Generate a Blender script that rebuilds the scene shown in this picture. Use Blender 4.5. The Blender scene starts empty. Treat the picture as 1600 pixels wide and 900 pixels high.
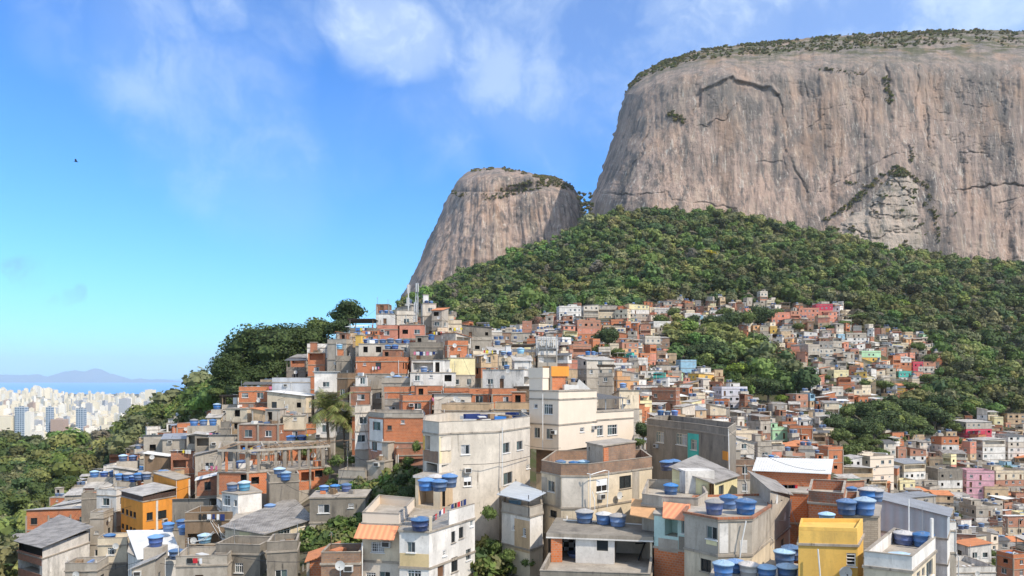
import bpy, math, random
import numpy as np
from mathutils import Matrix, Vector
rng = random.Random(7)
F = 1155.0; HY = 590.0; CX = 800.0
scene = bpy.context.scene
COL = scene.collection
# ---------------------------------------------------------------- camera, sky, sun, exposure
cam_d = bpy.data.cameras.new('camera'); cam = bpy.data.objects.new('camera', cam_d); COL.objects.link(cam)
cam_d.sensor_width = 36.0; cam_d.lens = 36.0*F/1600.0
cam_d.shift_y = (HY-450.0)/1600.0
cam_d.clip_start = 0.5; cam_d.clip_end = 120000
cam.location = (0, 0, 0); cam.rotation_euler = (math.pi/2, 0, 0)
scene.camera = cam
SUN_AZ = math.radians(127)      # clockwise from +Y (view direction) : right and behind the camera
SUN_EL = math.radians(46)
SUN_DIR = Vector((math.sin(SUN_AZ)*math.cos(SUN_EL), math.cos(SUN_AZ)*math.cos(SUN_EL), math.sin(SUN_EL)))
sd = bpy.data.lights.new('sun', 'SUN'); sd.energy = 4.1; sd.angle = math.radians(0.6); sd.color = (1.0, 0.91, 0.78)
so = bpy.data.objects.new('sun', sd); COL.objects.link(so)
so.rotation_euler = SUN_DIR.to_track_quat('Z', 'Y').to_euler()
scene.view_settings.view_transform = 'Standard'; scene.view_settings.look = 'None'
scene.view_settings.gamma = 1.0; scene.view_settings.exposure = 0.35
scene.view_settings.use_curve_mapping = False
world = bpy.data.worlds.new('World'); scene.world = world; world.use_nodes = True
def px_dir(px, py):
    v = Vector(((px-CX)/F, 1.0, (HY-py)/F)); v.normalize(); return v
def build_world():
    nt = world.node_tree; N = nt.nodes; L = nt.links; N.clear()
    out = N.new('ShaderNodeOutputWorld'); bg = N.new('ShaderNodeBackground'); bg.inputs[1].default_value = 0.115
    L.new(bg.outputs[0], out.inputs[0])
    sky = N.new('ShaderNodeTexSky'); sky.sky_type = 'NISHITA'; sky.sun_disc = False
    sky.sun_elevation = SUN_EL; sky.sun_rotation = SUN_AZ
    sky.altitude = 200; sky.air_density = 1.25; sky.dust_density = 0.35; sky.ozone_density = 3.2
    tint = N.new('ShaderNodeMix'); tint.data_type = 'RGBA'; tint.blend_type = 'MULTIPLY'; tint.inputs[0].default_value = 1
    # deeper blue overhead, as a clear subtropical sky after rain
    K = .1466
    pre = N.new('ShaderNodeMix'); pre.data_type = 'RGBA'; pre.blend_type = 'MULTIPLY'; pre.inputs[0].default_value = 1; L.new(sky.outputs[0], pre.inputs[6]); pre.inputs[7].default_value = (.86*K, 1.10*K, 1.34*K, 1)
    gm = N.new('ShaderNodeGamma'); gm.inputs[1].default_value = 1.15; L.new(pre.outputs[2], gm.inputs[0])
    L.new(gm.outputs[0], tint.inputs[6]); tint.inputs[7].default_value = (.55/K, .905/K, 1.16/K, 1)
    tc = N.new('ShaderNodeTexCoord')
    def vm(op, a, b):
        n = N.new('ShaderNodeVectorMath'); n.operation = op
        for i, q in enumerate((a, b)):
            if q is None: continue
            if hasattr(q, 'links'): L.new(q, n.inputs[i])
            else: n.inputs[i].default_value = q
        return n
    def mt(op, a, b=None, c=None, clamp=False):
        n = N.new('ShaderNodeMath'); n.operation = op; n.use_clamp = clamp
        for i, q in enumerate((a, b, c)):
            if q is None: continue
            if hasattr(q, 'links'): L.new(q, n.inputs[i])
            else: n.inputs[i].default_value = q
        return n.outputs[0]
    def mr(v, a, b, c, d):
        n = N.new('ShaderNodeMapRange'); n.interpolation_type = 'SMOOTHSTEP'
        L.new(v, n.inputs[0])
        for i, q in enumerate((a, b, c, d)): n.inputs[i+1].default_value = q
        return n.outputs[0]
    gen = tc.outputs['Generated']
    def noise(vec, scale, det, rough, dist=0.0):
        n = N.new('ShaderNodeTexNoise'); n.inputs['Scale'].default_value = scale
        n.inputs['Detail'].default_value = det; n.inputs['Roughness'].default_value = rough
        n.inputs['Distortion'].default_value = dist
        L.new(vec, n.inputs['Vector']); return n.outputs[0]
    warp = vm('MULTIPLY_ADD', None, None)
    nz = N.new('ShaderNodeTexNoise'); nz.inputs['Scale'].default_value = 4.5; nz.inputs['Detail'].default_value = 5
    L.new(gen, nz.inputs['Vector'])
    sub = vm('SUBTRACT', nz.outputs['Color'], (0.5, 0.5, 0.5))
    sc_ = vm('SCALE', sub.outputs[0], None); sc_.inputs[3].default_value = 0.20
    wv = vm('ADD', gen, sc_.outputs[0]).outputs[0]
    wn = vm('NORMALIZE', wv, None).outputs[0]
    wisp = mr(noise(wv, 7.0, 9, 0.62), 0.41, 0.66, 0.0, 1.0)
    # cloud banks at fixed directions in the sky : (px, py, radius px, strength)
    banks = [(585, 45, 62, 1.0), (625, 80, 60, .95), (680, 40, 85, .6), (610, 115, 38, .7), (215, 90, 100, .44), (330, 170, 110, .36), (400, 250, 90, .36), (430, 280, 60, .3),
             (110, 5, 100, .28), (820, 110, 110, .52), (700, 185, 80, .40), (950, 40, 130, .46), (1140, 22, 110, .72), (860, 15, 130, .46),
             (1400, 0, 240, .66), (1620, 10, 220, .74), (545, 220, 70, .16), (365, 20, 40, .5), (455, 48, 45, .32),
             (1250, -60, 200, .6), (940, 130, 90, .26)]
    total = None
    for px, py, r, s in banks:
        d = px_dir(px, py)
        rad = r/F*math.cos(math.atan((px-CX)/F))
        dt = vm('DOT_PRODUCT', wn, tuple(d)).outputs['Value']
        m = mr(dt, math.cos(rad*1.55), math.cos(rad*0.25), 0.0, s)
        total = m if total is None else mt('MAXIMUM', total, m)
    amt = mt('MULTIPLY', total, mt('MULTIPLY_ADD', wisp, 0.62, mt('MULTIPLY_ADD', total, .34, .12)), clamp=True)
    amt = mt('MINIMUM', amt, 0.85)
    # broken bright cloud added out of view, behind and overhead, to fill shadows
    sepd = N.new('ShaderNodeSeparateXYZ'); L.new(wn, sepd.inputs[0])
    fill_cloud = mt('MAXIMUM', mr(sepd.outputs[1], .25, -.35, 0., 1.), mr(sepd.outputs[2], .58, .80, 0., 1.))
    amt = mt('MAXIMUM', amt, mt('MULTIPLY', fill_cloud, mt('MULTIPLY_ADD', wisp, .45, .50)))
    mix = N.new('ShaderNodeMix'); mix.data_type = 'RGBA'
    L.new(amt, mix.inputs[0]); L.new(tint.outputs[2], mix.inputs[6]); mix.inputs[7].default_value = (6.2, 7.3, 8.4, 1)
    # two small grey cloud scraps low on the left
    tg = None
    for px, py, r, s in [(8, 408, 26, .85), (28, 420, 14, .5), (112, 450, 13, .38), (92, 458, 13, .35), (60, 464, 14, .3)]:
        d = px_dir(px, py); rad = r/F*math.cos(math.atan((px-CX)/F))
        dt = vm('DOT_PRODUCT', wn, tuple(d)).outputs['Value']
        m = mr(dt, math.cos(rad*1.5), math.cos(rad*.3), 0.0, s)
        tg = m if tg is None else mt('MAXIMUM', tg, m)
    mix2 = N.new('ShaderNodeMix'); mix2.data_type = 'RGBA'
    L.new(mt('MULTIPLY', tg, mt('MULTIPLY_ADD', wisp, .9, .05)), mix2.inputs[0]); L.new(mix.outputs[2], mix2.inputs[6]); mix2.inputs[7].default_value = (1.6, 2.7, 4.8, 1)
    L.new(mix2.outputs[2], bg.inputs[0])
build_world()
# ---------------------------------------------------------------- projection helpers
def at(px, py, Y): return ((px-CX)/F*Y, Y, (HY-py)/F*Y)
def xy(px, Y): return ((px-CX)/F*Y, Y)
def onz(px, py, z): Y = F*z/(HY-py); return xy(px, Y)
def proj(x, y, z): return (CX+F*x/y, HY-F*z/y)
Z1 = lambda X, Y: (X/2.6475, 560+Y/2.6475)
Z2 = lambda X, Y: (320+X/3.75, 440+Y/3.75)
Z3 = lambda X, Y: (320+X/3.75, 660+Y/3.75)
Z4 = lambda X, Y: (640+X/3.75, 540+Y/3.75)
Z6 = lambda X, Y: (960+X/3.4617, 640+Y/3.4617)
Z7 = lambda X, Y: (1260+X/3.4617, 640+Y/3.4617)
A0 = lambda X, Y: (840+X/7.5, 680+Y/7.5)
A1 = lambda X, Y: (840+X/7.5, 780+Y/7.5)
A2 = lambda X, Y: (1060+X/6.43, 760+Y/6.43)
A3 = lambda X, Y: (1300+X/5.625, 740+Y/5.625)
A4 = lambda X, Y: (560+X/5.295, 730+Y/5.295)
A6 = lambda X, Y: (820+X/5.62, 560+Y/5.62)
A7 = lambda X, Y: (1000+X/7.5, 640+Y/7.5)
def zw(zf, *ws): return [zf(a, b)+zf(c, d)+(k,) for a, b, c, d, k in ws]
# ---------------------------------------------------------------- materials
MATS = {}
class NB:
    def __init__(s, name):
        m = bpy.data.materials.new(name); m.use_nodes = True; s.m = m; s.nt = m.node_tree
        s.N = s.nt.nodes; s.L = s.nt.links; s.bsdf = s.N['Principled BSDF']; s.out = s.N['Material Output']
    def node(s, t, **kw):
        n = s.N.new(t)
        for k, v in kw.items(): setattr(n, k, v)
        return n
    def link(s, a, b): s.L.new(a, b)
    def val(s, inp, v):
        if hasattr(v, 'links'): s.L.new(v, inp)
        else: inp.default_value = v
    def tc(s, k='Object'):
        return s.node('ShaderNodeTexCoord').outputs[k]
    def mapping(s, v, sc=(1, 1, 1), loc=(0, 0, 0), rot=(0, 0, 0)):
        n = s.node('ShaderNodeMapping'); s.link(v, n.inputs[0]); n.inputs['Scale'].default_value = sc
        n.inputs['Location'].default_value = loc; n.inputs['Rotation'].default_value = rot; return n.outputs[0]
    def noise(s, v, scale=1, det=4, rough=.55, dist=0, w=None):
        n = s.node('ShaderNodeTexNoise')
        if w is not None: n.noise_dimensions = '4D'; s.link(w, n.inputs['W'])
        s.link(v, n.inputs['Vector']); n.inputs['Scale'].default_value = scale; n.inputs['Detail'].default_value = det
        n.inputs['Roughness'].default_value = rough; n.inputs['Distortion'].default_value = dist; return n.outputs[0]
    def ramp(s, v, a, b, c=0., d=1.):
        n = s.node('ShaderNodeMapRange'); s.link(v, n.inputs[0])
        for i, q in enumerate((a, b, c, d)): n.inputs[i+1].default_value = q
        return n.outputs[0]
    def mix(s, f, a, b, mode='MIX'):
        n = s.node('ShaderNodeMix', data_type='RGBA', blend_type=mode)
        s.val(n.inputs[0], f)
        for i, q in ((6, a), (7, b)):
            if isinstance(q, (tuple, list)): n.inputs[i].default_value = tuple(q)[:3]+(1,)
            else: s.link(q, n.inputs[i])
        return n.outputs[2]
    def math(s, op, a, b=0.):
        n = s.node('ShaderNodeMath', operation=op); s.val(n.inputs[0], a); s.val(n.inputs[1], b); return n.outputs[0]
    def rnd(s): return s.node('ShaderNodeObjectInfo').outputs['Random']
    def bump(s, h, strength=.5, dist=.02):
        n = s.node('ShaderNodeBump'); s.link(h, n.inputs['Height']); n.inputs['Strength'].default_value = strength
        n.inputs['Distance'].default_value = dist; s.link(n.outputs[0], s.bsdf.inputs['Normal'])
    def fin(s, col=None, rough=.85, metal=0., spec=.3):
        if col is not None: s.val(s.bsdf.inputs['Base Color'], col if hasattr(col, 'links') else tuple(col)[:3]+(1,))
        s.val(s.bsdf.inputs['Roughness'], rough); s.bsdf.inputs['Metallic'].default_value = metal
        s.bsdf.inputs['Specular IOR Level'].default_value = spec
        return s.m
def plaster(name, c, dirt=.5, dc=(.11, .088, .066), lum=.32):
    c = (min(.86, c[0]*1.03), c[1]*.98, c[2]*.92)
    b = NB(name); o = b.tc(); r = b.math('MULTIPLY', b.rnd(), 60.)
    streak = b.noise(b.mapping(o, (.75, .75, .17)), 1., 7, .66, dist=.35, w=r)
    patch = b.noise(o, .55, 6, .6, w=r); fine = b.noise(o, 5, 4, .6, w=r)
    col = b.mix(b.ramp(patch, .35, .65), tuple(x*(1-lum*.55) for x in c), tuple(min(.85, x*(1+lum*.45)) for x in c))
    col = b.mix(b.ramp(b.rnd(), 0, 1, 0, .22), col, (c[0]*.7, c[1]*.68, c[2]*.66))
    d = b.math('MULTIPLY', b.ramp(streak, .48, .66), b.ramp(patch, .34, .58))
    col = b.mix(b.math('MULTIPLY', d, dirt), col, dc)
    col = b.mix(b.math('MULTIPLY', b.ramp(fine, .52, .75), dirt*.45), col, dc)
    drip = b.noise(b.mapping(o, (2.6, 2.6, .13), (7, 3, 1)), 1., 4, .6, w=r); dm = b.noise(o, .9, 3, .5, w=b.math('ADD', r, 5.))
    col = b.mix(b.math('MULTIPLY', b.math('MULTIPLY', b.ramp(drip, .58, .68), b.ramp(dm, .50, .62)), min(.9, dirt*1.3)), col, dc)
    b.bump(fine, .5, .02)
    return b.fin(col, .92, spec=.15)
def brickmat(name, c1, c2, mortar, dirt, bw=.30, bh=.20):
    b = NB(name); uv = b.tc('UV'); o = b.tc(); r = b.math('MULTIPLY', b.rnd(), 60.)
    t = b.node('ShaderNodeTexBrick'); b.link(uv, t.inputs['Vector']); t.inputs['Scale'].default_value = 1
    t.inputs['Brick Width'].default_value = bw; t.inputs['Row Height'].default_value = bh
    t.inputs['Mortar Size'].default_value = .017; t.inputs['Mortar Smooth'].default_value = .3; t.inputs['Bias'].default_value = 0
    t.inputs['Color1'].default_value = c1+(1,); t.inputs['Color2'].default_value = c2+(1,); t.inputs['Mortar'].default_value = mortar+(1,)
    patch = b.noise(o, .6, 6, .62, w=r); fine = b.noise(o, 7, 3, .6, w=r)
    streak = b.noise(b.mapping(o, (1.6, 1.6, .2)), 1., 4, .6, w=r)
    col = b.mix(b.math('MULTIPLY', b.ramp(patch, .44, .66), dirt), t.outputs[0], (.13, .10, .08))
    col = b.mix(b.math('MULTIPLY', b.ramp(streak, .52, .72), dirt*.8), col, (.24, .19, .15))
    col = b.mix(b.ramp(fine, .5, .9, 0, .3), col, (.5, .36, .26))
    b.bump(t.outputs['Fac'], -.6, .02)
    return b.fin(col, .93, spec=.12)
def corr(name, c, dirt=.4, metal=0., rough=.7, per=.18, dc=(.09, .08, .07)):
    b = NB(name); uv = b.tc('UV'); o = b.tc(); r = b.math('MULTIPLY', b.rnd(), 60.)
    w = b.node('ShaderNodeTexWave', wave_type='BANDS', bands_direction='X'); b.link(uv, w.inputs['Vector'])
    w.inputs['Scale'].default_value = 1/per/3.1416*1.0
    patch = b.noise(o, .8, 6, .65, w=r); fine = b.noise(o, 5, 4, .6, w=r)
    col = b.mix(b.math('MULTIPLY', b.ramp(patch, .42, .64), dirt), c, dc)
    col = b.mix(b.math('MULTIPLY', b.ramp(fine, .5, .75), dirt*.7), col, tuple(min(.8, x*1.35) for x in c))
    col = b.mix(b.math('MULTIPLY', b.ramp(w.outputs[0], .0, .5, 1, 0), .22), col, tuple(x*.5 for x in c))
    b.bump(w.outputs[0], .8, .05)
    return b.fin(col, rough, metal, .3)
def flat(name, c, rough=.6, metal=0., spec=.4, var=.15):
    b = NB(name); o = b.tc(); f = b.noise(o, 3, 4, .6)
    col = b.mix(b.ramp(f, .35, .7), c, tuple(x*(1-var) for x in c))
    return b.fin(col, rough, metal, spec)
M = {}
M['B'] = brickmat('orange_brick', (.60, .185, .065), (.50, .135, .045), (.42, .30, .22), .28)
M['R'] = brickmat('weathered_brick', (.42, .15, .07), (.33, .11, .055), (.30, .24, .19), .75)
M['T'] = brickmat('sooty_brick', (.34, .20, .12), (.26, .15, .10), (.22, .19, .16), .85)
M['K'] = brickmat('ruddy_brick', (.52, .22, .13), (.43, .17, .10), (.42, .32, .26), .4)
M['S'] = brickmat('stone_cladding', (.52, .42, .31), (.42, .33, .24), (.30, .24, .18), .3, .5, .16)
M['L'] = brickmat('concrete_block', (.40, .37, .33), (.34, .31, .28), (.26, .24, .21), .6, .4, .2)
M['G'] = plaster('grey_render', (.42, .39, .345), .6)
M['g'] = plaster('dark_grey_render', (.255, .235, .205), .7, (.06, .055, .05))
M['l'] = plaster('light_render', (.60, .56, .50), .5)
M['W'] = plaster('white_paint', (.71, .705, .69), .5)
M['w'] = plaster('stained_white_paint', (.70, .69, .67), .85, (.12, .115, .11))
M['a'] = plaster('ochre_tile', (.62, .50, .29), .4)
M['C'] = plaster('cream_paint', (.72, .64, .545), .16, (.4, .33, .25), .08)
M['Z'] = plaster('blue_grey_paint', (.42, .46, .52), .45)
M['c'] = plaster('cream_grey_paint', (.66, .58, .45), .45)
M['Y'] = plaster('yellow_paint', (.72, .47, .13), .55, (.3, .2, .08), .15)
M['y'] = plaster('pale_yellow_paint', (.76, .68, .42), .3)
M['O'] = plaster('orange_paint', (.70, .30, .06), .5, (.3, .14, .04), .12)
M['A'] = plaster('apricot_paint', (.72, .42, .22), .4)
M['P'] = plaster('pink_paint', (.72, .42, .50), .3)
M['X'] = plaster('crimson_paint', (.55, .07, .12), .35)
M['s'] = plaster('salmon_paint', (.58, .26, .19), .4)
M['U'] = plaster('blue_paint', (.30, .50, .66), .3)
M['V'] = plaster('lavender_paint', (.62, .63, .72), .2)
M['m'] = plaster('mint_paint', (.44, .70, .46), .3)
M['q'] = plaster('turquoise_paint', (.08, .46, .41), .2)
M['t'] = plaster('tan_render', (.55, .42, .28), .6)
M['e'] = plaster('brown_render', (.22, .16, .11), .7, (.06, .045, .03))
M['H'] = plaster('aqua_paint', (.50, .68, .66), .3)
M['slab'] = plaster('slab_concrete', (.36, .325, .28), .7, (.07, .06, .05), .4)
M['floor'] = plaster('roof_screed', (.40, .37, .33), .65, (.10, .09, .08), .4)
M['terra'] = plaster('terracotta_floor', (.50, .36, .27), .5)
M['fib'] = corr('fibre_cement_sheet', (.34, .31, .28), .75)
M['tin'] = corr('weathered_tin', (.52, .48, .43), .6, 0., .65)
M['wtin'] = corr('white_sheet_roof', (.80, .78, .74), .18, 0, .5)
M['gtin'] = corr('grey_sheet_roof', (.30, .31, .33), .3, 0, .5)
M['dtin'] = corr('dark_sheet_roof', (.13, .125, .12), .3, 0, .6)
M['tile'] = corr('clay_tile', (.62, .235, .10), .4, 0., .85, .24, (.2, .1, .06))
M['awn'] = corr('orange_awning', (.78, .30, .15), .12, 0., .7, .5, (.5, .25, .15))
M['bwn'] = corr('brown_shutter', (.085, .05, .038), .3, 0., .7, .5)
M['gw'] = corr('grey_metal_cladding', (.47, .50, .53), .12, 0, .5, .9)
M['fw'] = flat('white_frame', (.78, .77, .75)); M['fd'] = flat('dark_frame', (.05, .045, .04)); M['fa'] = flat('aluminium_frame', (.5, .5, .5), .35, .6)
M['fc'] = flat('cream_frame', (.68, .61, .47))
M['glass'] = flat('window_glass', (.025, .032, .036), .08, 0, .6); M['glassg'] = flat('greenish_glass', (.10, .14, .14), .12, 0, .6)
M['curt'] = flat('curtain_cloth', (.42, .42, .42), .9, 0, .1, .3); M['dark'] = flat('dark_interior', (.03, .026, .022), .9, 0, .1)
M['door'] = flat('brown_door', (.16, .08, .04), .7); M['pvc'] = flat('pvc_pipe', (.76, .74, .70), .5); M['ac'] = flat('air_conditioner_white', (.62, .61, .58), .6)
M['steel'] = flat('galvanised_steel', (.42, .43, .44), .45, .4); M['black'] = flat('black_cable', (.02, .02, .02), .6)
M['timber'] = flat('weathered_timber', (.32, .22, .14), .9, 0, .1, .4)
def tankmat(name, c):
    b = NB(name); o = b.tc(); f = b.noise(o, 2.2, 5, .6, w=b.math('MULTIPLY', b.rnd(), 30.))
    hs = b.node('ShaderNodeHueSaturation'); hs.inputs['Color'].default_value = c+(1,)
    b.link(b.ramp(b.rnd(), 0, 1, .55, 1.35), hs.inputs['Value']); b.link(b.ramp(b.math('FRACT', b.math('MULTIPLY', b.rnd(), 7.3)), 0, 1, .66, 1.02), hs.inputs['Saturation'])
    col = b.mix(b.ramp(f, .45, .70, 0, .5), hs.outputs[0], (.26, .26, .25))
    return b.fin(col, .42, 0, .4)
M['tank'] = tankmat('blue_plastic', (.03, .14, .38)); M['tankl'] = tankmat('pale_blue_plastic', (.12, .38, .58)); M['tankd'] = tankmat('deep_blue_plastic', (.012, .06, .25))
M['lid'] = tankmat('blue_plastic_lid', (.035, .20, .50)); M['lidg'] = tankmat('dusty_lid', (.46, .42, .38)); M['lidl'] = tankmat('pale_blue_lid', (.30, .45, .58))
for nm, c in (('red', (.55, .04, .05)), ('pinkc', (.75, .22, .34)), ('whitec', (.75, .75, .75)), ('navy', (.03, .05, .16)), ('yellowc', (.75, .6, .06)), ('bluec', (.05, .2, .55))):
    M[nm] = flat(nm+'_cloth', c, .9, 0, .1)
def checker():
    b = NB('black_white_tile'); t = b.node('ShaderNodeTexChecker'); b.link(b.tc('UV'), t.inputs[0]); t.inputs['Scale'].default_value = 2.2
    t.inputs[1].default_value = (.7, .7, .7, 1); t.inputs[2].default_value = (.02, .02, .02, 1); return b.fin(t.outputs[0], .4)
M['check'] = checker()
# ---------------------------------------------------------------- mesh builder
class MB:
    def __init__(s): s.v = []; s.f = []; s.uv = []; s.m = []
    def quad(s, pts, mat, uv=None):
        i = len(s.v); s.v += [tuple(p) for p in pts]; n = len(pts); s.f.append(tuple(range(i, i+n)))
        if uv is None:
            a, b_, c = Vector(pts[0]), Vector(pts[1]), Vector(pts[-1])
            du = (b_-a); lu = du.length or 1; du = du/lu
            uv = [((Vector(p)-a).dot(du), ((Vector(p)-a)-du*((Vector(p)-a).dot(du))).length) for p in pts]
        s.uv += uv; s.m.append(mat)
    def box(s, c, d, mat, ang=0., skip=()):
        cx, cy, cz = c; w, dd, h = d[0]/2, d[1]/2, d[2]/2; ca, sa = math.cos(ang), math.sin(ang)
        def P(x, y, z): return (cx+x*ca-y*sa, cy+x*sa+y*ca, cz+z)
        s.quad([P(-w, -dd, -h), P(w, -dd, -h), P(w, -dd, h), P(-w, -dd, h)], mat)
        s.quad([P(w, dd, -h), P(-w, dd, -h), P(-w, dd, h), P(w, dd, h)], mat)
        s.quad([P(w, -dd, -h), P(w, dd, -h), P(w, dd, h), P(w, -dd, h)], mat)
        s.quad([P(-w, dd, -h), P(-w, -dd, -h), P(-w, -dd, h), P(-w, dd, h)], mat)
        s.quad([P(-w, -dd, h), P(w, -dd, h), P(w, dd, h), P(-w, dd, h)], mat)
        s.quad([P(-w, dd, -h), P(w, dd, -h), P(w, -dd, -h), P(-w, -dd, -h)], mat)
    def prism(s, poly, z0, z1, mat, topmat=None, bottom=True):
        n = len(poly)
        for i in range(n):
            a, b_ = poly[i], poly[(i+1) % n]
            s.quad([(a[0], a[1], z0), (b_[0], b_[1], z0), (b_[0], b_[1], z1), (a[0], a[1], z1)], mat)
        s.quad([(p[0], p[1], z1) for p in poly], topmat or mat, [(p[0], p[1]) for p in poly])
        if bottom: s.quad([(p[0], p[1], z0) for p in reversed(poly)], mat, [(p[0], p[1]) for p in reversed(poly)])
    def ring(s, poly, o, i_, z0, z1, mat):
        A = offset(poly, o); B = offset(poly, -i_); n = len(poly)
        for k in range(n):
            j = (k+1) % n
            s.quad([(*A[k], z0), (*A[j], z0), (*A[j], z1), (*A[k], z1)], mat)
            s.quad([(*B[j], z0), (*B[k], z0), (*B[k], z1), (*B[j], z1)], mat)
            s.quad([(*A[k], z1), (*A[j], z1), (*B[j], z1), (*B[k], z1)], mat)
            s.quad([(*B[k], z0), (*B[j], z0), (*A[j], z0), (*A[k], z0)], mat)
    def tube(s, pts, r, mat, n=6, cap=True):
        pts = [Vector(p) for p in pts]; rings = []
        for k, p in enumerate(pts):
            d = (pts[min(k+1, len(pts)-1)]-pts[max(k-1, 0)]); d.normalize()
            a = d.cross(Vector((0, 0, 1)));
            if a.length < .1: a = d.cross(Vector((1, 0, 0)))
            a.normalize(); b_ = d.cross(a); rr = r[k] if isinstance(r, (list, tuple)) else r
            rings.append([p+(a*math.cos(t)+b_*math.sin(t))*rr for t in [2*math.pi*q/n for q in range(n)]])
        base = len(s.v)
        for R in rings: s.v += [tuple(p) for p in R]
        for k in range(len(rings)-1):
            for q in range(n):
                q2 = (q+1) % n
                s.f.append((base+k*n+q, base+k*n+q2, base+(k+1)*n+q2, base+(k+1)*n+q)); s.m.append(mat)
                s.uv += [(q/n, k), ((q+1)/n, k), ((q+1)/n, k+1), (q/n, k+1)]
        if cap:
            for R in (0, len(rings)-1):
                s.f.append(tuple(base+R*n+q for q in range(n))); s.m.append(mat); s.uv += [(0, 0)]*n
    def lathe(s, prof, mat, n=16, c=(0, 0, 0)):
        base = len(s.v)
        for r, z in prof:
            for q in range(n):
                t = 2*math.pi*q/n; s.v.append((c[0]+r*math.cos(t), c[1]+r*math.sin(t), c[2]+z))
        for k in range(len(prof)-1):
            for q in range(n):
                q2 = (q+1) % n; s.f.append((base+k*n+q, base+k*n+q2, base+(k+1)*n+q2, base+(k+1)*n+q)); s.m.append(mat)
                s.uv += [(q/n, 0), ((q+1)/n, 0), ((q+1)/n, 1), (q/n, 1)]
    def add(s, o, mtx):
        i = len(s.v); s.v += [tuple(mtx @ Vector(p)) for p in o.v]
        s.f += [tuple(i+k for k in f) for f in o.f]; s.uv += o.uv; s.m += o.m
    def mesh(s, name, smooth=False):
        me = bpy.data.meshes.new(name); me.from_pydata(s.v, [], s.f)
        slots = []; idx = []
        for m in s.m:
            if m not in slots: slots.append(m)
            idx.append(slots.index(m))
        for m in slots: me.materials.append(M[m])
        me.polygons.foreach_set('material_index', idx)
        ul = me.uv_layers.new(name='UVMap'); ul.data.foreach_set('uv', [c for q in s.uv for c in q])
        if smooth: me.polygons.foreach_set('use_smooth', [True]*len(me.polygons))
        me.update(); return me
def offset(poly, d):
    n = len(poly); out = []
    for i in range(n):
        p0, p1, p2 = Vector(poly[i-1][:2]), Vector(poly[i][:2]), Vector(poly[(i+1) % n][:2])
        e1 = (p1-p0).normalized(); e2 = (p2-p1).normalized()
        n1 = Vector((e1.y, -e1.x)); n2 = Vector((e2.y, -e2.x)); b_ = n1+n2
        if b_.length < .2: b_ = n1.copy()
        b_.normalize(); k = d/max(.4, b_.dot(n1)); out.append((p1.x+b_.x*k, p1.y+b_.y*k))
    return out
def link(name, data, parent=None, loc=None, rz=0.):
    o = bpy.data.objects.new(name, data); COL.objects.link(o)
    if parent is not None: o.parent = parent
    if loc is not None: o.location = loc
    if rz: o.rotation_euler = (0, 0, rz)
    return o
def tag(o, label, cat, group=None, kind=None):
    if label: o['label'] = label
    if cat: o['category'] = cat
    if group: o['group'] = group
    if kind: o['kind'] = kind
    return o
REG = []     # things that receive an automatic, unique label at the end
def reg(o, desc, fam, pos, group=None): REG.append([o, desc, fam, proj(*pos), group])
# ---------------------------------------------------------------- noise
def _h(ix, iy, s):
    v = np.sin(ix*127.1+iy*311.7+s*74.7)*43758.5453; return v-np.floor(v)
def vn(x, y, s=0.):
    ix = np.floor(x); iy = np.floor(y); fx = x-ix; fy = y-iy; fx = fx*fx*(3-2*fx); fy = fy*fy*(3-2*fy)
    return (_h(ix, iy, s)*(1-fx)+_h(ix+1, iy, s)*fx)*(1-fy)+(_h(ix, iy+1, s)*(1-fx)+_h(ix+1, iy+1, s)*fx)*fy
def fbm(x, y, o=5, s=0., g=.5):
    t = 0; a = 1.; n = 0
    for k in range(o): t = t+a*vn(x*2**k, y*2**k, s+k*3.1); n += a; a *= g
    return t/n-.5
def fastmesh(name, V, Q, mat, tint=None, smooth=False):
    me = bpy.data.meshes.new(name); nv = len(V); nq = len(Q)
    me.vertices.add(nv); me.vertices.foreach_set('co', np.asarray(V, np.float32).ravel())
    me.loops.add(nq*4); me.loops.foreach_set('vertex_index', np.asarray(Q, np.int32).ravel())
    me.polygons.add(nq); me.polygons.foreach_set('loop_start', np.arange(0, nq*4, 4, dtype=np.int32))
    me.polygons.foreach_set('loop_total', np.full(nq, 4, np.int32))
    if smooth: me.polygons.foreach_set('use_smooth', np.ones(nq, bool))
    if tint is not None:
        a = me.color_attributes.new('tint', 'FLOAT_COLOR', 'POINT'); c = np.ones((nv, 4), np.float32); c[:, :3] = tint
        a.data.foreach_set('color', c.ravel())
    me.update(calc_edges=True); me.validate(); me.materials.append(mat); return me
def gridq(nr, nc):
    i = np.arange(nr-1)[:, None]*nc+np.arange(nc-1)[None, :]; i = i.ravel()
    return np.stack([i, i+1, i+nc+1, i+nc], 1)
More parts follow.
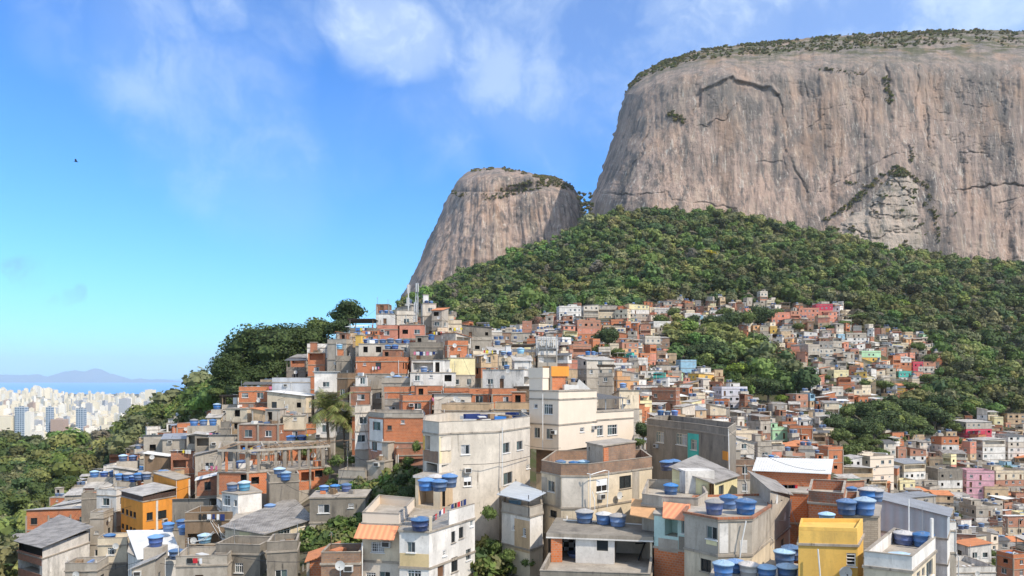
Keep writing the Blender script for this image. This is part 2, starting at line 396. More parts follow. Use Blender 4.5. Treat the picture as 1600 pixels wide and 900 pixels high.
# ---------------------------------------------------------------- terrain
COLS = [
(-400, [(20,2200),(40,1350),(80,980),(120,915),(200,865),(300,800),(400,745),(480,716),(700,745),(1000,770)]),
(0,    [(20,2200),(40,1300),(60,1120),(100,935),(150,895),(200,855),(300,785),(400,738),(490,704),(700,735),(1000,758)]),
(150,  [(20,2200),(40,1250),(60,1080),(100,915),(150,858),(200,806),(300,762),(400,728),(480,702),(700,735),(1000,758)]),
(250,  [(20,2200),(40,1220),(80,970),(100,890),(120,842),(140,780),(170,742),(250,706),(350,670),(420,655),(600,700),(1000,755)]),
(340,  [(20,2200),(40,1200),(80,910),(100,860),(115,815),(140,730),(160,685),(200,655),(300,636),(400,621),(550,670),(900,740)]),
(430,  [(20,2100),(40,1150),(80,880),(100,820),(120,745),(140,692),(170,637),(200,612),(300,612),(400,616),(600,655),(900,720)]),
(540,  [(20,2100),(40,1150),(68,925),(78,868),(86,830),(94,790),(102,755),(120,738),(135,698),(150,640),(175,578),(200,548),(260,568),(400,606),(600,560),(800,570)]),
(640,  [(20,2100),(40,1150),(60,980),(72,900),(80,855),(86,815),(92,772),(98,740),(110,728),(125,705),(140,655),(160,577),(185,520),(200,505),(250,525),(400,545),(600,500),(800,478),(1000,468)]),
(740,  [(20,2100),(40,1180),(60,955),(67,890),(74,862),(82,852),(96,838),(110,775),(130,710),(150,640),(180,590),(220,560),(300,552),(400,535),(500,512),(600,482),(700,462),(820,432),(1000,440)]),
(850,  [(20,2100),(40,1200),(60,990),(80,900),(100,850),(130,740),(160,665),(200,620),(260,585),(330,552),(400,524),(500,492),(600,458),(700,424),(800,392),(1000,395)]),
(950,  [(20,2100),(40,1200),(60,1000),(80,910),(110,820),(150,730),(200,668),(260,612),(340,560),(420,512),(500,478),(600,432),(700,388),(800,345),(1000,350)]),
(1050, [(20,2100),(40,1200),(60,1010),(90,880),(120,815),(160,745),(220,680),(300,616),(380,566),(450,505),(520,472),(600,432),(700,385),(800,340),(1000,345)]),
(1150, [(20,2100),(40,1200),(55,1030),(80,920),(110,860),(150,790),(200,725),(270,664),(350,604),(420,549),(480,503),(560,456),(650,412),(750,370),(830,345),(1000,360)]),
(1300, [(20,2100),(40,1200),(55,1030),(80,940),(110,885),(150,822),(200,756),(270,686),(340,624),(420,554),(480,508),(560,462),(650,422),(800,378),(1000,390)]),
(1450, [(20,2100),(40,1200),(55,1050),(80,980),(120,940),(180,900),(230,845),(280,776),(340,695),(400,625),(460,563),(560,504),(680,452),(820,412),(1000,400)]),
(1600, [(20,2100),(40,1200),(55,1060),(80,1000),(130,960),(200,905),(250,846),(300,776),(350,706),(420,643),(500,583),(600,522),(700,472),(820,428),(1000,410)]),
(2100, [(20,2100),(40,1200),(80,1000),(130,960),(200,905),(250,846),(300,776),(350,706),(420,643),(500,583),(600,522),(700,472),(820,428),(1000,410)]),
]
YG = np.unique(np.concatenate([np.arange(8, 60, 2.), np.arange(60, 260, 2.5), np.arange(260, 900, 6.), np.arange(900, 1500, 25.), np.arange(1500, 9000, 150.)]))
CPX = np.array([c[0] for c in COLS], float)
CZ = []
for c, prof in COLS:
    Yp = np.array([p[0] for p in prof], float); zp = (HY-np.array([p[1] for p in prof], float))/F*Yp
    if c <= 640: Yp = np.append(Yp, [1500, 9000]); zp = np.append(zp, [-197, -197])
    z = np.interp(YG, Yp, zp)
    CZ.append(z)
CZ = np.array(CZ)
k = np.array([1, 2, 3, 2, 1.]); k /= k.sum()
CZ = np.array([np.convolve(np.pad(r, 2, 'edge'), k, 'valid') for r in CZ])
def zt(x, y):
    x = np.asarray(x, float); y = np.asarray(y, float)
    px = np.clip(CX+F*x/np.maximum(y, 8), CPX[0], CPX[-1])
    ci = np.clip(np.searchsorted(CPX, px)-1, 0, len(CPX)-2); t = (px-CPX[ci])/(CPX[ci+1]-CPX[ci]); t = t*t*(3-2*t)*.5+t*.5
    yi = np.clip(np.searchsorted(YG, y)-1, 0, len(YG)-2); u = np.clip((y-YG[yi])/(YG[yi+1]-YG[yi]), 0, 1)
    a = CZ[ci, yi]*(1-u)+CZ[ci, yi+1]*u; b = CZ[ci+1, yi]*(1-u)+CZ[ci+1, yi+1]*u
    z = a*(1-t)+b*t
    return z+fbm(x/22., y/22., 4, 5.)*np.clip(y/90., .4, 9)*np.where(y > 1300, .0, 1.)
def zt1(x, y): return float(zt(x, y))
HS = np.concatenate([np.arange(40, 300, 1.), np.arange(300, 1000, 2.5)])
def hit(px, py, ymin=40):
    z = zt((px-CX)/F*HS, HS); g = HY-F*z/HS
    w = np.nonzero((g <= py) & (HS >= ymin))[0]
    if len(w) == 0: return None
    Y = HS[w[0]]; return ((px-CX)/F*Y, float(Y), float(z[w[0]]))
def build_ground():
    pxs = np.linspace(-900, 2500, 520); P, Y = np.meshgrid(pxs, YG)
    X = (P-CX)/F*Y; Z = zt(X, Y)
    V = np.stack([X, Y, Z], -1).reshape(-1, 3)
    b = NB('hillside_soil'); o = b.tc(); n = b.noise(o, .25, 8, .65); n2 = b.noise(o, .06, 5, .6)
    col = b.mix(b.ramp(n, .38, .62), (.085, .068, .045), (.05, .062, .022)); col = b.mix(b.ramp(n2, .5, .68), col, (.19, .165, .135))
    b.bump(n, .6, .4); m = b.fin(col, .95, spec=.1)
    o = link('ground', fastmesh('ground', V, gridq(len(YG), len(pxs)), m, smooth=True)); tag(o, None, None, kind='structure')
build_ground()
def build_sea():
    b = NB('sea_water'); o = b.tc(); n = b.noise(b.mapping(o, (.004, .02, .01)), 1, 4, .5)
    b.bump(n, .15, 4.); col = b.mix(b.ramp(n, .3, .7), (.08, .30, .62), (.09, .33, .66)); m = b.fin(col, .45, spec=.3)
    me = bpy.data.meshes.new('sea'); S = 90000
    me.from_pydata([(-S, 5200, -200), (S, 5200, -200), (S, S, -200), (-S, S, -200)], [], [(0, 1, 2, 3)]); me.materials.append(m)
    tag(link('sea', me), None, None, kind='structure')
build_sea()
def build_islands():
    # far island ranges : pixel outline given a real distance and a real thickness
    b = NB('island_rock'); o = b.tc(); n = b.noise(o, .002, 6, .6); m = b.fin(b.mix(n, (.06, .09, .06), (.2, .18, .15)), .9, spec=.1)
    for nm, Y, outl in (('far_islands', 29000, [(-260,598),(-200,592),(-120,588),(-60,585),(0,585),(15,584.5),(28,590),(40,588),(58,579.5),(75,577.5),(88,579),(97,580),(106,576),(112,574),(120,576),(128,583),(140,584),(150,589),(160,595),(172,593),(186,591),(200,594),(212,592.5),(226,593),(234,597.6),(260,600)]),):
        pxs = np.arange(-260, 261, 2.); top = np.interp(pxs, [q[0] for q in outl], [q[1] for q in outl])
        ht = (HY-top)/F*Y+200; ht = np.where(pxs > 236, 0, ht); ht = ht+fbm(pxs/7., pxs*0, 4)*np.clip(ht, 0, 300)*.25
        rows = []
        for dy, k in ((0, 0), (500, .35), (1100, .72), (1700, 1), (2400, .7), (3200, .3), (4200, 0)):
            x = (pxs-CX)/F*Y; z = -202+np.maximum(0, ht)*k*(1+.25*fbm(pxs/6., pxs*0+dy/700., 3, 2.)*(k < 1))
            rows.append(np.stack([x, x*0+Y+dy, z], -1))
        V = np.concatenate(rows)
        tag(link(nm, fastmesh(nm, V, gridq(7, len(pxs)), m, smooth=True)), None, None, kind='structure')
build_islands()
# ---------------------------------------------------------------- rock mountains
def rockmat(pale=False):
    b = NB('granite_cliff'); o = b.tc()
    def ns(sx, sz, off, sc=1, det=5, rough=.6, dist=0): return b.noise(b.mapping(o, (sx, sx, sz), (off, 0, off*.7)), sc, det, rough, dist)
    big = ns(.008, .006, 3, 1, 4); st1 = ns(.10, .0045, 11, 1, 6, .66, .25); st2 = ns(.34, .012, 27, 1, 5, .65, .2); st3 = ns(.055, .0035, 41, 1, 5, .6, .35)
    spk = ns(.45, .28, 5, 1, 4, .7); fine = ns(.9, .35, 9, 1, 5, .7); mask = ns(.018, .012, 77, 1, 4)
    col = b.mix(b.ramp(big, .38, .62), (.46, .325, .255), (.38, .29, .245))
    col = b.mix(b.ramp(st3, .46, .64, 0, .85), col, (.235, .19, .165))
    st4 = ns(.022, .003, 63, 1, 6, .62, .5); col = b.mix(b.ramp(st4, .53, .62, 0, .85), col, (.13, .12, .115))
    col = b.mix(b.ramp(st1, .51, .62, 0, .92), col, (.135, .12, .11))
    col = b.mix(b.ramp(st1, .36, .46, .55, 0), col, (.52, .405, .31))
    col = b.mix(b.ramp(st2, .54, .72, 0, .6), col, (.20, .17, .15))
    col = b.mix(b.ramp(st2, .30, .42, .85, 0), col, (.66, .59, .50)); col = b.mix(b.ramp(ns(.16, .004, 91, 1, 5, .6, .1), .30, .38, .7, 0), col, (.64, .58, .50))
    s_ = b.math('MULTIPLY', b.ramp(spk, .56, .64), b.ramp(mask, .46, .60))
    col = b.mix(b.math('MULTIPLY', s_, .75), col, (.07, .062, .055))
    sep = b.node('ShaderNodeSeparateXYZ'); b.link(o, sep.inputs[0])
    hi = b.math('MULTIPLY', b.ramp(b.math('ADD', sep.outputs[2], b.math('MULTIPLY', st1, 190.)), 330, 520), .6)
    col = b.mix(hi, col, (.20, .18, .155))
    mat_ = b.noise(b.mapping(o, (.03, .03, .09), (9, 0, 4)), 1, 6, .7); col = b.mix(b.math('MULTIPLY', b.ramp(mat_, .46, .54), b.ramp(b.math('ADD', sep.outputs[2], b.math('MULTIPLY', mat_, 70.)), 425, 470)), col, (.095, .098, .045))
    orange = b.math('MULTIPLY', b.ramp(ns(.03, .012, 55, 1, 4), .52, .66), .32)
    col = b.mix(orange, col, (.52, .31, .19))
    if pale:
        lay = ns(.02, .12, 13, 1, 5, .65, .6); col = b.mix(.42, col, (.52, .46, .38)); col = b.mix(b.ramp(lay, .56, .66, 0, .7), col, (.14, .125, .10))
        grn = ns(.07, .07, 23, 1, 5, .7); col = b.mix(b.ramp(grn, .58, .68, 0, .7), col, (.10, .11, .055))
    h = b.math('ADD', b.math('MULTIPLY', st1, 1.2), b.math('ADD', fine, b.math('MULTIPLY', st2, .9)))
    b.bump(h, .8, 3.0)
    return b.fin(col, .9, spec=.2)
ROCK = rockmat()
ROCKB = rockmat(True)
ROCK.name = 'granite_cliff'
def seg_d(PX, PY, line):
    d = np.full(PX.shape, 1e9)
    for (x0, y0), (x1, y1) in zip(line[:-1], line[1:]):
        vx, vy = x1-x0, y1-y0; t = np.clip(((PX-x0)*vx+(PY-y0)*vy)/(vx*vx+vy*vy), 0, 1)
        d = np.minimum(d, np.hypot(PX-x0-t*vx, PY-y0-t*vy))
    return d
def inside(PX, PY, poly):
    r = np.zeros(PX.shape, bool); n = len(poly)
    for i in range(n):
        x0, y0 = poly[i]; x1, y1 = poly[(i+1) % n]
        c = ((y0 > PY) != (y1 > PY)) & (PX < (x1-x0)*(PY-y0)/((y1-y0) or 1e-9)+x0); r ^= c
    return r
CRACK = [([(1085,178),(1097,143),(1112,136),(1130,128),(1145,121),(1150,128),(1175,133),(1188,138),(1204,138),(1215,150)], 9, 2.6),
 ([(1215,150),(1222,170),(1228,200),(1229,235),(1240,262),(1262,300)], 6, 2.2), ([(1225,240),(1232,290),(1228,312)], 4, 1.6),
 ([(1180,255),(1200,253),(1222,253)], 4, 1.5), ([(1262,103),(1285,112),(1310,108),(1345,116),(1378,100)], 4.5, 2.), ([(1382,100),(1390,130),(1388,160)], 8, 4),
 ([(1300,245),(1306,270),(1292,292)], 4, 1.6), ([(1345,125),(1352,190),(1352,215)], 3, 1.5), ([(1420,230),(1423,250)], 5, 3.), ([(1430,180),(1436,100)], 4, 2.5), ([(1447,140),(1450,230)], 5, 3.),
 ([(925,303),(955,303),(1000,305),(1040,300),(1050,312),(1105,318),(1150,325)], 5, 2.), ([(1560,320),(1580,310),(1600,305)], 4, 1.6), ([(1500,236),(1545,240)], 3, 2.5), ([(1495,295),(1560,288),(1600,290)], 4, 3.5), ([(1150,160),(1135,185),(1090,200)], 3, 2.), ([(1000,240),(985,265),(972,305)], 5, 2.5), ([(1015,200),(1000,240)], 4, 2.5), ([(1290,180),(1262,200),(1258,130)], 3, 2.), ([(1400,240),(1330,275),(1280,300)], 4, 2.), ([(1330,60),(1335,72)], 3, 2), ([(1565,370),(1575,330),(1590,320)], 3, 1.6)]
FLAKE = [(1276,348),(1310,336),(1330,318),(1362,290),(1384,270),(1402,262),(1432,282),(1446,292),(1452,318),(1462,345),(1468,395),(1468,430),(1276,430)]
def build_cliff1():
    nu, nv = 760, 420
    u = np.linspace(0, 1, nu)**1.15; v = np.linspace(0, 1, nv)
    U, V_ = np.meshgrid(u, v)
    lf = np.array([(908,420),(914,372),(918,345),(922,318),(926,303),(932,290),(942,262),(948,244),(955,225),(960,205),(965,190),(972,160),(976,147),(983,133)], float)
    tl = np.linspace(0, 1, len(lf)); lt = np.interp(v, tl, lf[:, 0]); ly = np.interp(v, tl, lf[:, 1])
    tp = [(983,133),(990,124),(1000,115),(1012,107),(1025,101),(1045,93),(1075,83),(1100,77),(1130,72),(1165,69),(1200,66),(1250,60),(1300,56),(1360,52),(1420,50),(1480,47),(1540,47),(1600,49),(1800,56),(2050,80)]
    tx = 983+(2050-983)*u; ty = np.interp(tx, [a[0] for a in tp], [a[1] for a in tp])+fbm(tx/9., tx*0, 4, 9.)*3.5
    bx = 908+(2050-908)*u; by = np.interp(bx, [908, 1000, 1300, 1450, 2050], [420, 425, 440, 460, 480])
    PX = (1-V_)*bx+V_*tx+(1-U)*(lt-((1-v)*bx[0]+v*tx[0]))[:, None]
    PY = (1-V_)*by+V_*ty+(1-U)*(ly-((1-v)*by[0]+v*ty[0]))[:, None]
    PX += (1-U)**8*(fbm(PY/7., PY*0, 4, 4.)*6)
    Y = 842+70*V_+np.clip((V_-.80)/.20, 0, 1)**2*150
    s = (PX-lt[:, None])/125.; s = np.clip(s, 0, 1); Y += 130*(1-np.sqrt(1-(1-s)**2))
    X0 = (PX-CX)/F*850; Z0 = (HY-PY)/F*850
    fl = .55+.9*vn(X0/90., Z0/160., 3.)
    Y += fbm(X0/60., Z0/170., 4, 1.)*30+fbm(X0/17.+fbm(X0/50., Z0/60., 3, 8.)*2, Z0/150., 4, 2.)*7*fl+fbm(X0/4.5, Z0/70., 3, 6.)*2.6*fl+fbm(X0/5., Z0/5., 4, 7.)*1.7
    Y += np.abs(fbm(X0/30.+Z0/140., Z0/22., 4, 12.))*2.5
    jt = fbm(X0/38.+Z0/60., Z0/16., 5, 17.); Y += 1.0*np.exp(-(jt/.010)**2)*vn(X0/60., Z0/60., 2.)
    jt = fbm(X0/22.-Z0/90., Z0/48., 5, 27.); Y += 1.5*np.exp(-(jt/.010)**2)*vn(X0/50., Z0/70., 5.)
    for ln, w, d in CRACK:
        dist = seg_d(PX+fbm(X0/9, Z0/9, 4)*11, PY+fbm(X0/9, Z0/9, 4, 2.)*11, ln); Y += 1.15*d*np.exp(-(dist/(w*.27))**2)*(.25+1.2*vn(X0/11., Z0/11., 3.))
    # overhanging lip above the dark arch
    dist = seg_d(PX, PY, [(p[0], p[1]-5) for p in CRACK[0][0][1:]]); Y -= 6*np.exp(-(dist/3.)**2)*(.3+vn(X0/7., Z0/20., 4.))
    ins = 0*inside(PX+fbm(X0/14, Z0/14, 3)*8, PY+fbm(X0/14, Z0/14, 3, 4.)*8, FLAKE)
    Y -= ins*(16+fbm(X0/12., Z0/40., 4, 31.)*12+fbm(X0/5., Z0/9., 4, 33.)*5)
    X = (PX-CX)/F*Y; Z = (HY-PY)/F*Y
    front = np.stack([X, Y, Z], -1)
    back = front[-1:].copy(); back[..., 1] += 320; back[..., 2] -= 45; back[..., 0] *= 1.3
    back2 = back.copy(); back2[..., 2] = -190; back2[..., 1] += 60
    A = np.concatenate([front, back, back2], 0)
    left = A[:, :1].copy(); left[..., 1] += 330; left[..., 0] += 190; left[..., 2] = np.minimum(left[..., 2], left[..., 2]*.9-10)
    A = np.concatenate([left, A], 1)
    o = link('rock_mountain', fastmesh('rock_mountain', A.reshape(-1, 3), gridq(nv+2, nu+1), ROCK, smooth=True)); tag(o, None, None, kind='structure')
    return PX, PY, front
C1 = build_cliff1()
def build_buttress():
    # the plant-edged slab that leans against the foot of the big face
    nr, nc = 190, 220; v = np.linspace(0, 1, nr); u = np.linspace(0, 1, nc); U, V_ = np.meshgrid(u, v)
    yl = np.array([264, 272, 290, 318, 336, 348, 400, 470.]); xl = np.array([1402, 1384, 1362, 1330, 1308, 1280, 1262, 1250.]); xr = np.array([1410, 1428, 1445, 1453, 1459, 1463, 1470, 1474.])
    PY = 264+(470-264)*V_; L = np.interp(PY[:, 0], yl, xl)+fbm(PY[:, 0]/7., PY[:, 0]*0, 4, 3.)*9; R = np.interp(PY[:, 0], yl, xr)+fbm(PY[:, 0]/6., PY[:, 0]*0, 4, 9.)*5
    PX = L[:, None]+(R-L)[:, None]*U
    X0 = (PX-CX)/F*850; Z0 = (HY-PY)/F*850
    s = np.sin(np.clip(U, 0, 1)*math.pi)**.55; Y = 864-34*V_-(8+22*V_)*s+34*(1-s)
    Y += (fbm(X0/14., Z0/45., 4, 31.)*13+fbm(X0/5., Z0/9., 4, 33.)*4+np.abs(fbm(X0/26.+Z0/50., Z0/13., 4, 35.))*9)*s
    jt = fbm(X0/30.+Z0/40., Z0/12., 4, 57.); Y += 3.5*np.exp(-(jt/.02)**2)
    V = np.stack([(PX-CX)/F*Y, Y, (HY-PY)/F*Y], -1); l = V[:, :1]+np.array([14, 60, 0]); r_ = V[:, -1:]+np.array([-6, 60, 0]); A = np.concatenate([l, V, r_], 1)
    o = link('rock_buttress', fastmesh('rock_buttress', A.reshape(-1, 3), gridq(nr, nc+2)[:, ::-1], ROCKB, smooth=True)); tag(o, None, None, kind='structure')
    return PX, PY, V
CB = build_buttress()
def build_cliff2():
    nu, nv = 300, 260
    u = np.linspace(0, 1, nu); v = np.linspace(0, 1, nv); U, V_ = np.meshgrid(u, v)
    lf = np.array([(612,500),(628,462),(641,437),(652,415),(660,397),(668,376),(680,352),(688,336),(694,318),(704,300),(714,284),(722,276),(732,268)], float)
    rt = np.array([(920,500),(916,400),(914,350),(912,332),(908,315),(903,303),(897,294),(892,289),(886,285),(880,282),(874,280),(868,278),(862,276)], float)
    tl = np.linspace(0, 1, 13); lt = np.interp(v, tl, lf[:, 0])[:, None]; ly = np.interp(v, tl, lf[:, 1])[:, None]
    rx = np.interp(v, tl, rt[:, 0])[:, None]; ry = np.interp(v, tl, rt[:, 1])[:, None]
    tx = 732+130*u; ty = np.interp(tx, [732,745,765,785,800,820,838,850,862], [268,264,262,262,264,268,273,275,276])+fbm(tx/6., tx*0, 3)*2
    bx = 612+308*u; by = 500+0*u
    PX = (1-V_)*bx+V_*tx+(1-U)*(lt-((1-V_)*bx[0]+V_*tx[0]))+U*(rx-((1-V_)*bx[-1]+V_*tx[-1]))
    PY = (1-V_)*by+V_*ty+(1-U)*(ly-((1-V_)*by[0]+V_*ty[0]))+U*(ry-((1-V_)*by[-1]+V_*ty[-1]))
    PX += (1-U)**6*fbm(PY/6., PY*0, 4, 4.)*4
    Y = 1010+85*V_+np.clip((V_-.80)/.20, 0, 1)**2*90
    s = np.clip((PX-lt)/80., 0, 1); Y += 120*(1-np.sqrt(1-(1-s)**2)); s = np.clip((rx-PX)/60., 0, 1); Y += 70*(1-np.sqrt(1-(1-s)**2))
    X0 = (PX-CX)/F*1000; Z0 = (HY-PY)/F*1000; sl = (PX-780)/300.
    Xs = X0+Z0*.22*sl*3
    Y += fbm(Xs/50., Z0/150., 4, 1.)*30+fbm(Xs/13., Z0/110., 4, 2.)*12+fbm(Xs/5., Z0/40., 3, 6.)*3.5+np.abs(fbm(Xs/20., Z0/14., 4, 9.))*9
    # terrace under the summit dome
    dist = seg_d(PX, PY, [(700,308),(730,306),(765,310),(790,305),(820,296),(850,288),(890,292)]); Y += np.where(PY < 300, 14, 0)*np.exp(-(dist/9.)**2)
    X = (PX-CX)/F*Y; Z = (HY-PY)/F*Y; front = np.stack([X, Y, Z], -1)
    back = front[-1:].copy(); back[..., 1] += 120; back[..., 2] -= 30; back[..., 0] *= 1.1
    back2 = back.copy(); back2[..., 2] = -150; back2[..., 1] += 120
    A = np.concatenate([front, back, back2], 0)
    left = A[:, :1].copy(); left[..., 1] += 180; left[..., 0] += 50; left[..., 2] -= 15
    right = A[:, -1:].copy(); right[..., 1] += 160; right[..., 0] -= 5; right[..., 2] -= 25
    A = np.concatenate([left, A, right], 1)
    o = link('rock_peak', fastmesh('rock_peak', A.reshape(-1, 3), gridq(nv+2, nu+2), ROCK, smooth=True)); tag(o, None, None, kind='structure')
    return PX, PY, front
C2 = build_cliff2()
# ---------------------------------------------------------------- foliage
def foliage_mat():
    b = NB('foliage'); at_ = b.node('ShaderNodeAttribute', attribute_name='tint'); o = b.tc()
    n = b.noise(o, .5, 3, .6)
    hs = b.node('ShaderNodeHueSaturation'); b.link(at_.outputs[0], hs.inputs['Color']); b.link(b.ramp(n, .3, .7, .7, 1.3), hs.inputs['Value'])
    b.fin(hs.outputs[0], .7, spec=.25)
    tr = b.node('ShaderNodeBsdfTranslucent'); b.link(hs.outputs[0], tr.inputs[0])
    mx = b.node('ShaderNodeMixShader'); mx.inputs[0].default_value = .22
    b.link(b.bsdf.outputs[0], mx.inputs[1]); b.link(tr.outputs[0], mx.inputs[2]); b.link(mx.outputs[0], b.out.inputs[0])
    return b.m
FOL = foliage_mat(); M['leaf'] = FOL
bk = NB('tree_bark'); M['bark'] = bk.fin(bk.mix(bk.noise(bk.tc(), 3, 4), (.10, .075, .05), (.19, .16, .12)), .95, spec=.1)
def leaves(r, n, size, centers, radii, flat=.75, up=.35, jit=.55):
    """n leaf quads spread over the shells of lumps (centers, radii)"""
    w = radii**2; w = w/w.sum(); idx = r.choice(len(radii), n, p=w)
    d = r.normal(size=(n, 3)); d /= np.linalg.norm(d, axis=1)[:, None]; d[:, 2] = np.abs(d[:, 2])*np.where(r.random(n) < .78, 1, -1)
    rr = radii[idx]*(1-.45*r.random(n)**1.6)
    P = centers[idx]+d*rr[:, None]*np.array([1, 1, flat])
    nrm = d+r.normal(size=(n, 3))*jit; nrm[:, 2] += up; nrm /= np.linalg.norm(nrm, axis=1)[:, None]
    t = np.cross(nrm, r.normal(size=(n, 3))); t /= np.linalg.norm(t, axis=1)[:, None]; b = np.cross(nrm, t)
    s = size*(.6+.8*r.random(n))[:, None]; k = (.55+.5*r.random(n))[:, None]
    V = np.stack([P-t*s, P-b*s*k*.8+t*s*.2, P+t*s, P+b*s*k], 1)
    return V.reshape(-1, 3)
def crown(seed, R=4., H=3.2, lumps=9, n=200, size=.5, core=True, flat=.75, jit=.55):
    r = np.random.default_rng(seed)
    c = r.normal(size=(lumps, 3)); c /= np.linalg.norm(c, axis=1)[:, None]; c *= np.array([R*.58, R*.58, H*.5])*(r.random((lumps, 1))**.4)
    rad = R*(.34+.26*r.random(lumps)); c[0] = (0, 0, 0); rad[0] = R*.62
    V = leaves(r, n, size, c, rad, flat, .35, jit)
    if core:
        g = []
        for ci, ra in zip(c, rad*.74):
            a = np.linspace(0, 2*np.pi, 7)[:-1]
            for z0, z1, r0, r1 in ((-.75, 0, .62, 1), (0, .75, 1, .62)):
                for i in range(6):
                    j = (i+1) % 6
                    g.append([ci+ra*np.array([np.cos(a[i])*r0, np.sin(a[i])*r0, z0*flat]), ci+ra*np.array([np.cos(a[j])*r0, np.sin(a[j])*r0, z0*flat]), ci+ra*np.array([np.cos(a[j])*r1, np.sin(a[j])*r1, z1*flat]), ci+ra*np.array([np.cos(a[i])*r1, np.sin(a[i])*r1, z1*flat])])
            g.append([ci+ra*np.array([np.cos(a[i])*.62, np.sin(a[i])*.62, .75*flat]) for i in (0, 1, 3, 4)])
        V = np.concatenate([V, np.array(g).reshape(-1, 3)])
    return V
def forest(name, pts, R, protos, tints, seed=1):
    """pts (n,3), R (n,), tints (n,3)"""
    r = np.random.default_rng(seed); Vs = []; Ts = []
    pi = r.integers(0, len(protos), len(pts)); ang = r.random(len(pts))*6.283; sz = .8+.5*r.random(len(pts))
    for k, pv in enumerate(protos):
        sel = np.nonzero(pi == k)[0]
        if not len(sel): continue
        ca, sa = np.cos(ang[sel])[:, None], np.sin(ang[sel])[:, None]
        x = pv[None, :, 0]*ca-pv[None, :, 1]*sa; y = pv[None, :, 0]*sa+pv[None, :, 1]*ca; z = np.repeat(pv[None, :, 2], len(sel), 0)*sz[sel][:, None]
        s = R[sel][:, None]; W = np.stack([x*s+pts[sel, 0:1], y*s+pts[sel, 1:2], z*s+pts[sel, 2:3]], -1)
        nq = W.shape[1]//4
        tv = tints[sel][:, None, :]*(1+.09*r.normal(size=(len(sel), nq, 1)))
        Vs.append(W.reshape(-1, 3)); Ts.append(np.repeat(np.clip(tv, .004, .8), 4, axis=1).reshape(-1, 3))
    V = np.concatenate(Vs); T = np.concatenate(Ts); Q = np.arange(len(V)).reshape(-1, 4)
    o = link(name, fastmesh(name, V, Q, FOL, T)); tag(o, None, None, kind='stuff'); return o
GREENS = np.array([1.60, 1.55, 1.55])*np.array([(.060, .088, .022), (.048, .078, .022), (.085, .105, .028), (.038, .062, .022), (.105, .112, .036), (.070, .080, .034), (.095, .098, .045), (.055, .092, .020)])
def pick_tint(r, n, bias=None):
    t = GREENS[r.integers(0, len(GREENS), n)].copy(); t *= (.75+.5*r.random((n, 1))); return t
# house areas in the picture (tested on the ground point)
P1 = [(690,545),(740,530),(830,520),(860,500),(880,490),(1010,490),(1040,508),(1050,560),(1100,585),(1140,612),(1190,650),(1240,640),(1330,652),(1330,700),(1300,760),(1200,900),(640,900),(600,720),(650,600)]
P2 = [(1010,478),(1055,478),(1320,482),(1340,520),(1440,528),(1475,570),(1440,632),(1330,652),(1262,618),(1240,575),(1180,548),(1075,516),(1050,510),(1010,500)]
P3 = [(1330,700),(1345,735),(1390,712),(1400,690),(1460,690),(1500,668),(1560,655),(1640,668),(1700,680),(1700,1000),(1200,1000),(1200,900),(1300,760)]
PL = [(345,650),(400,610),(480,570),(520,530),(600,495),(700,480),(735,520),(700,560),(720,700),(700,900),(640,1200),(0,1200),(20,880),(70,850),(120,770),(200,715),(260,690),(340,672)]
HOUSEP = [P1, P2, P3, PL]
def in_houses(PX, PY):
    r = np.zeros(np.shape(PX), bool)
    for p in HOUSEP: r |= inside(np.asarray(PX, float), np.asarray(PY, float), p)
    return r
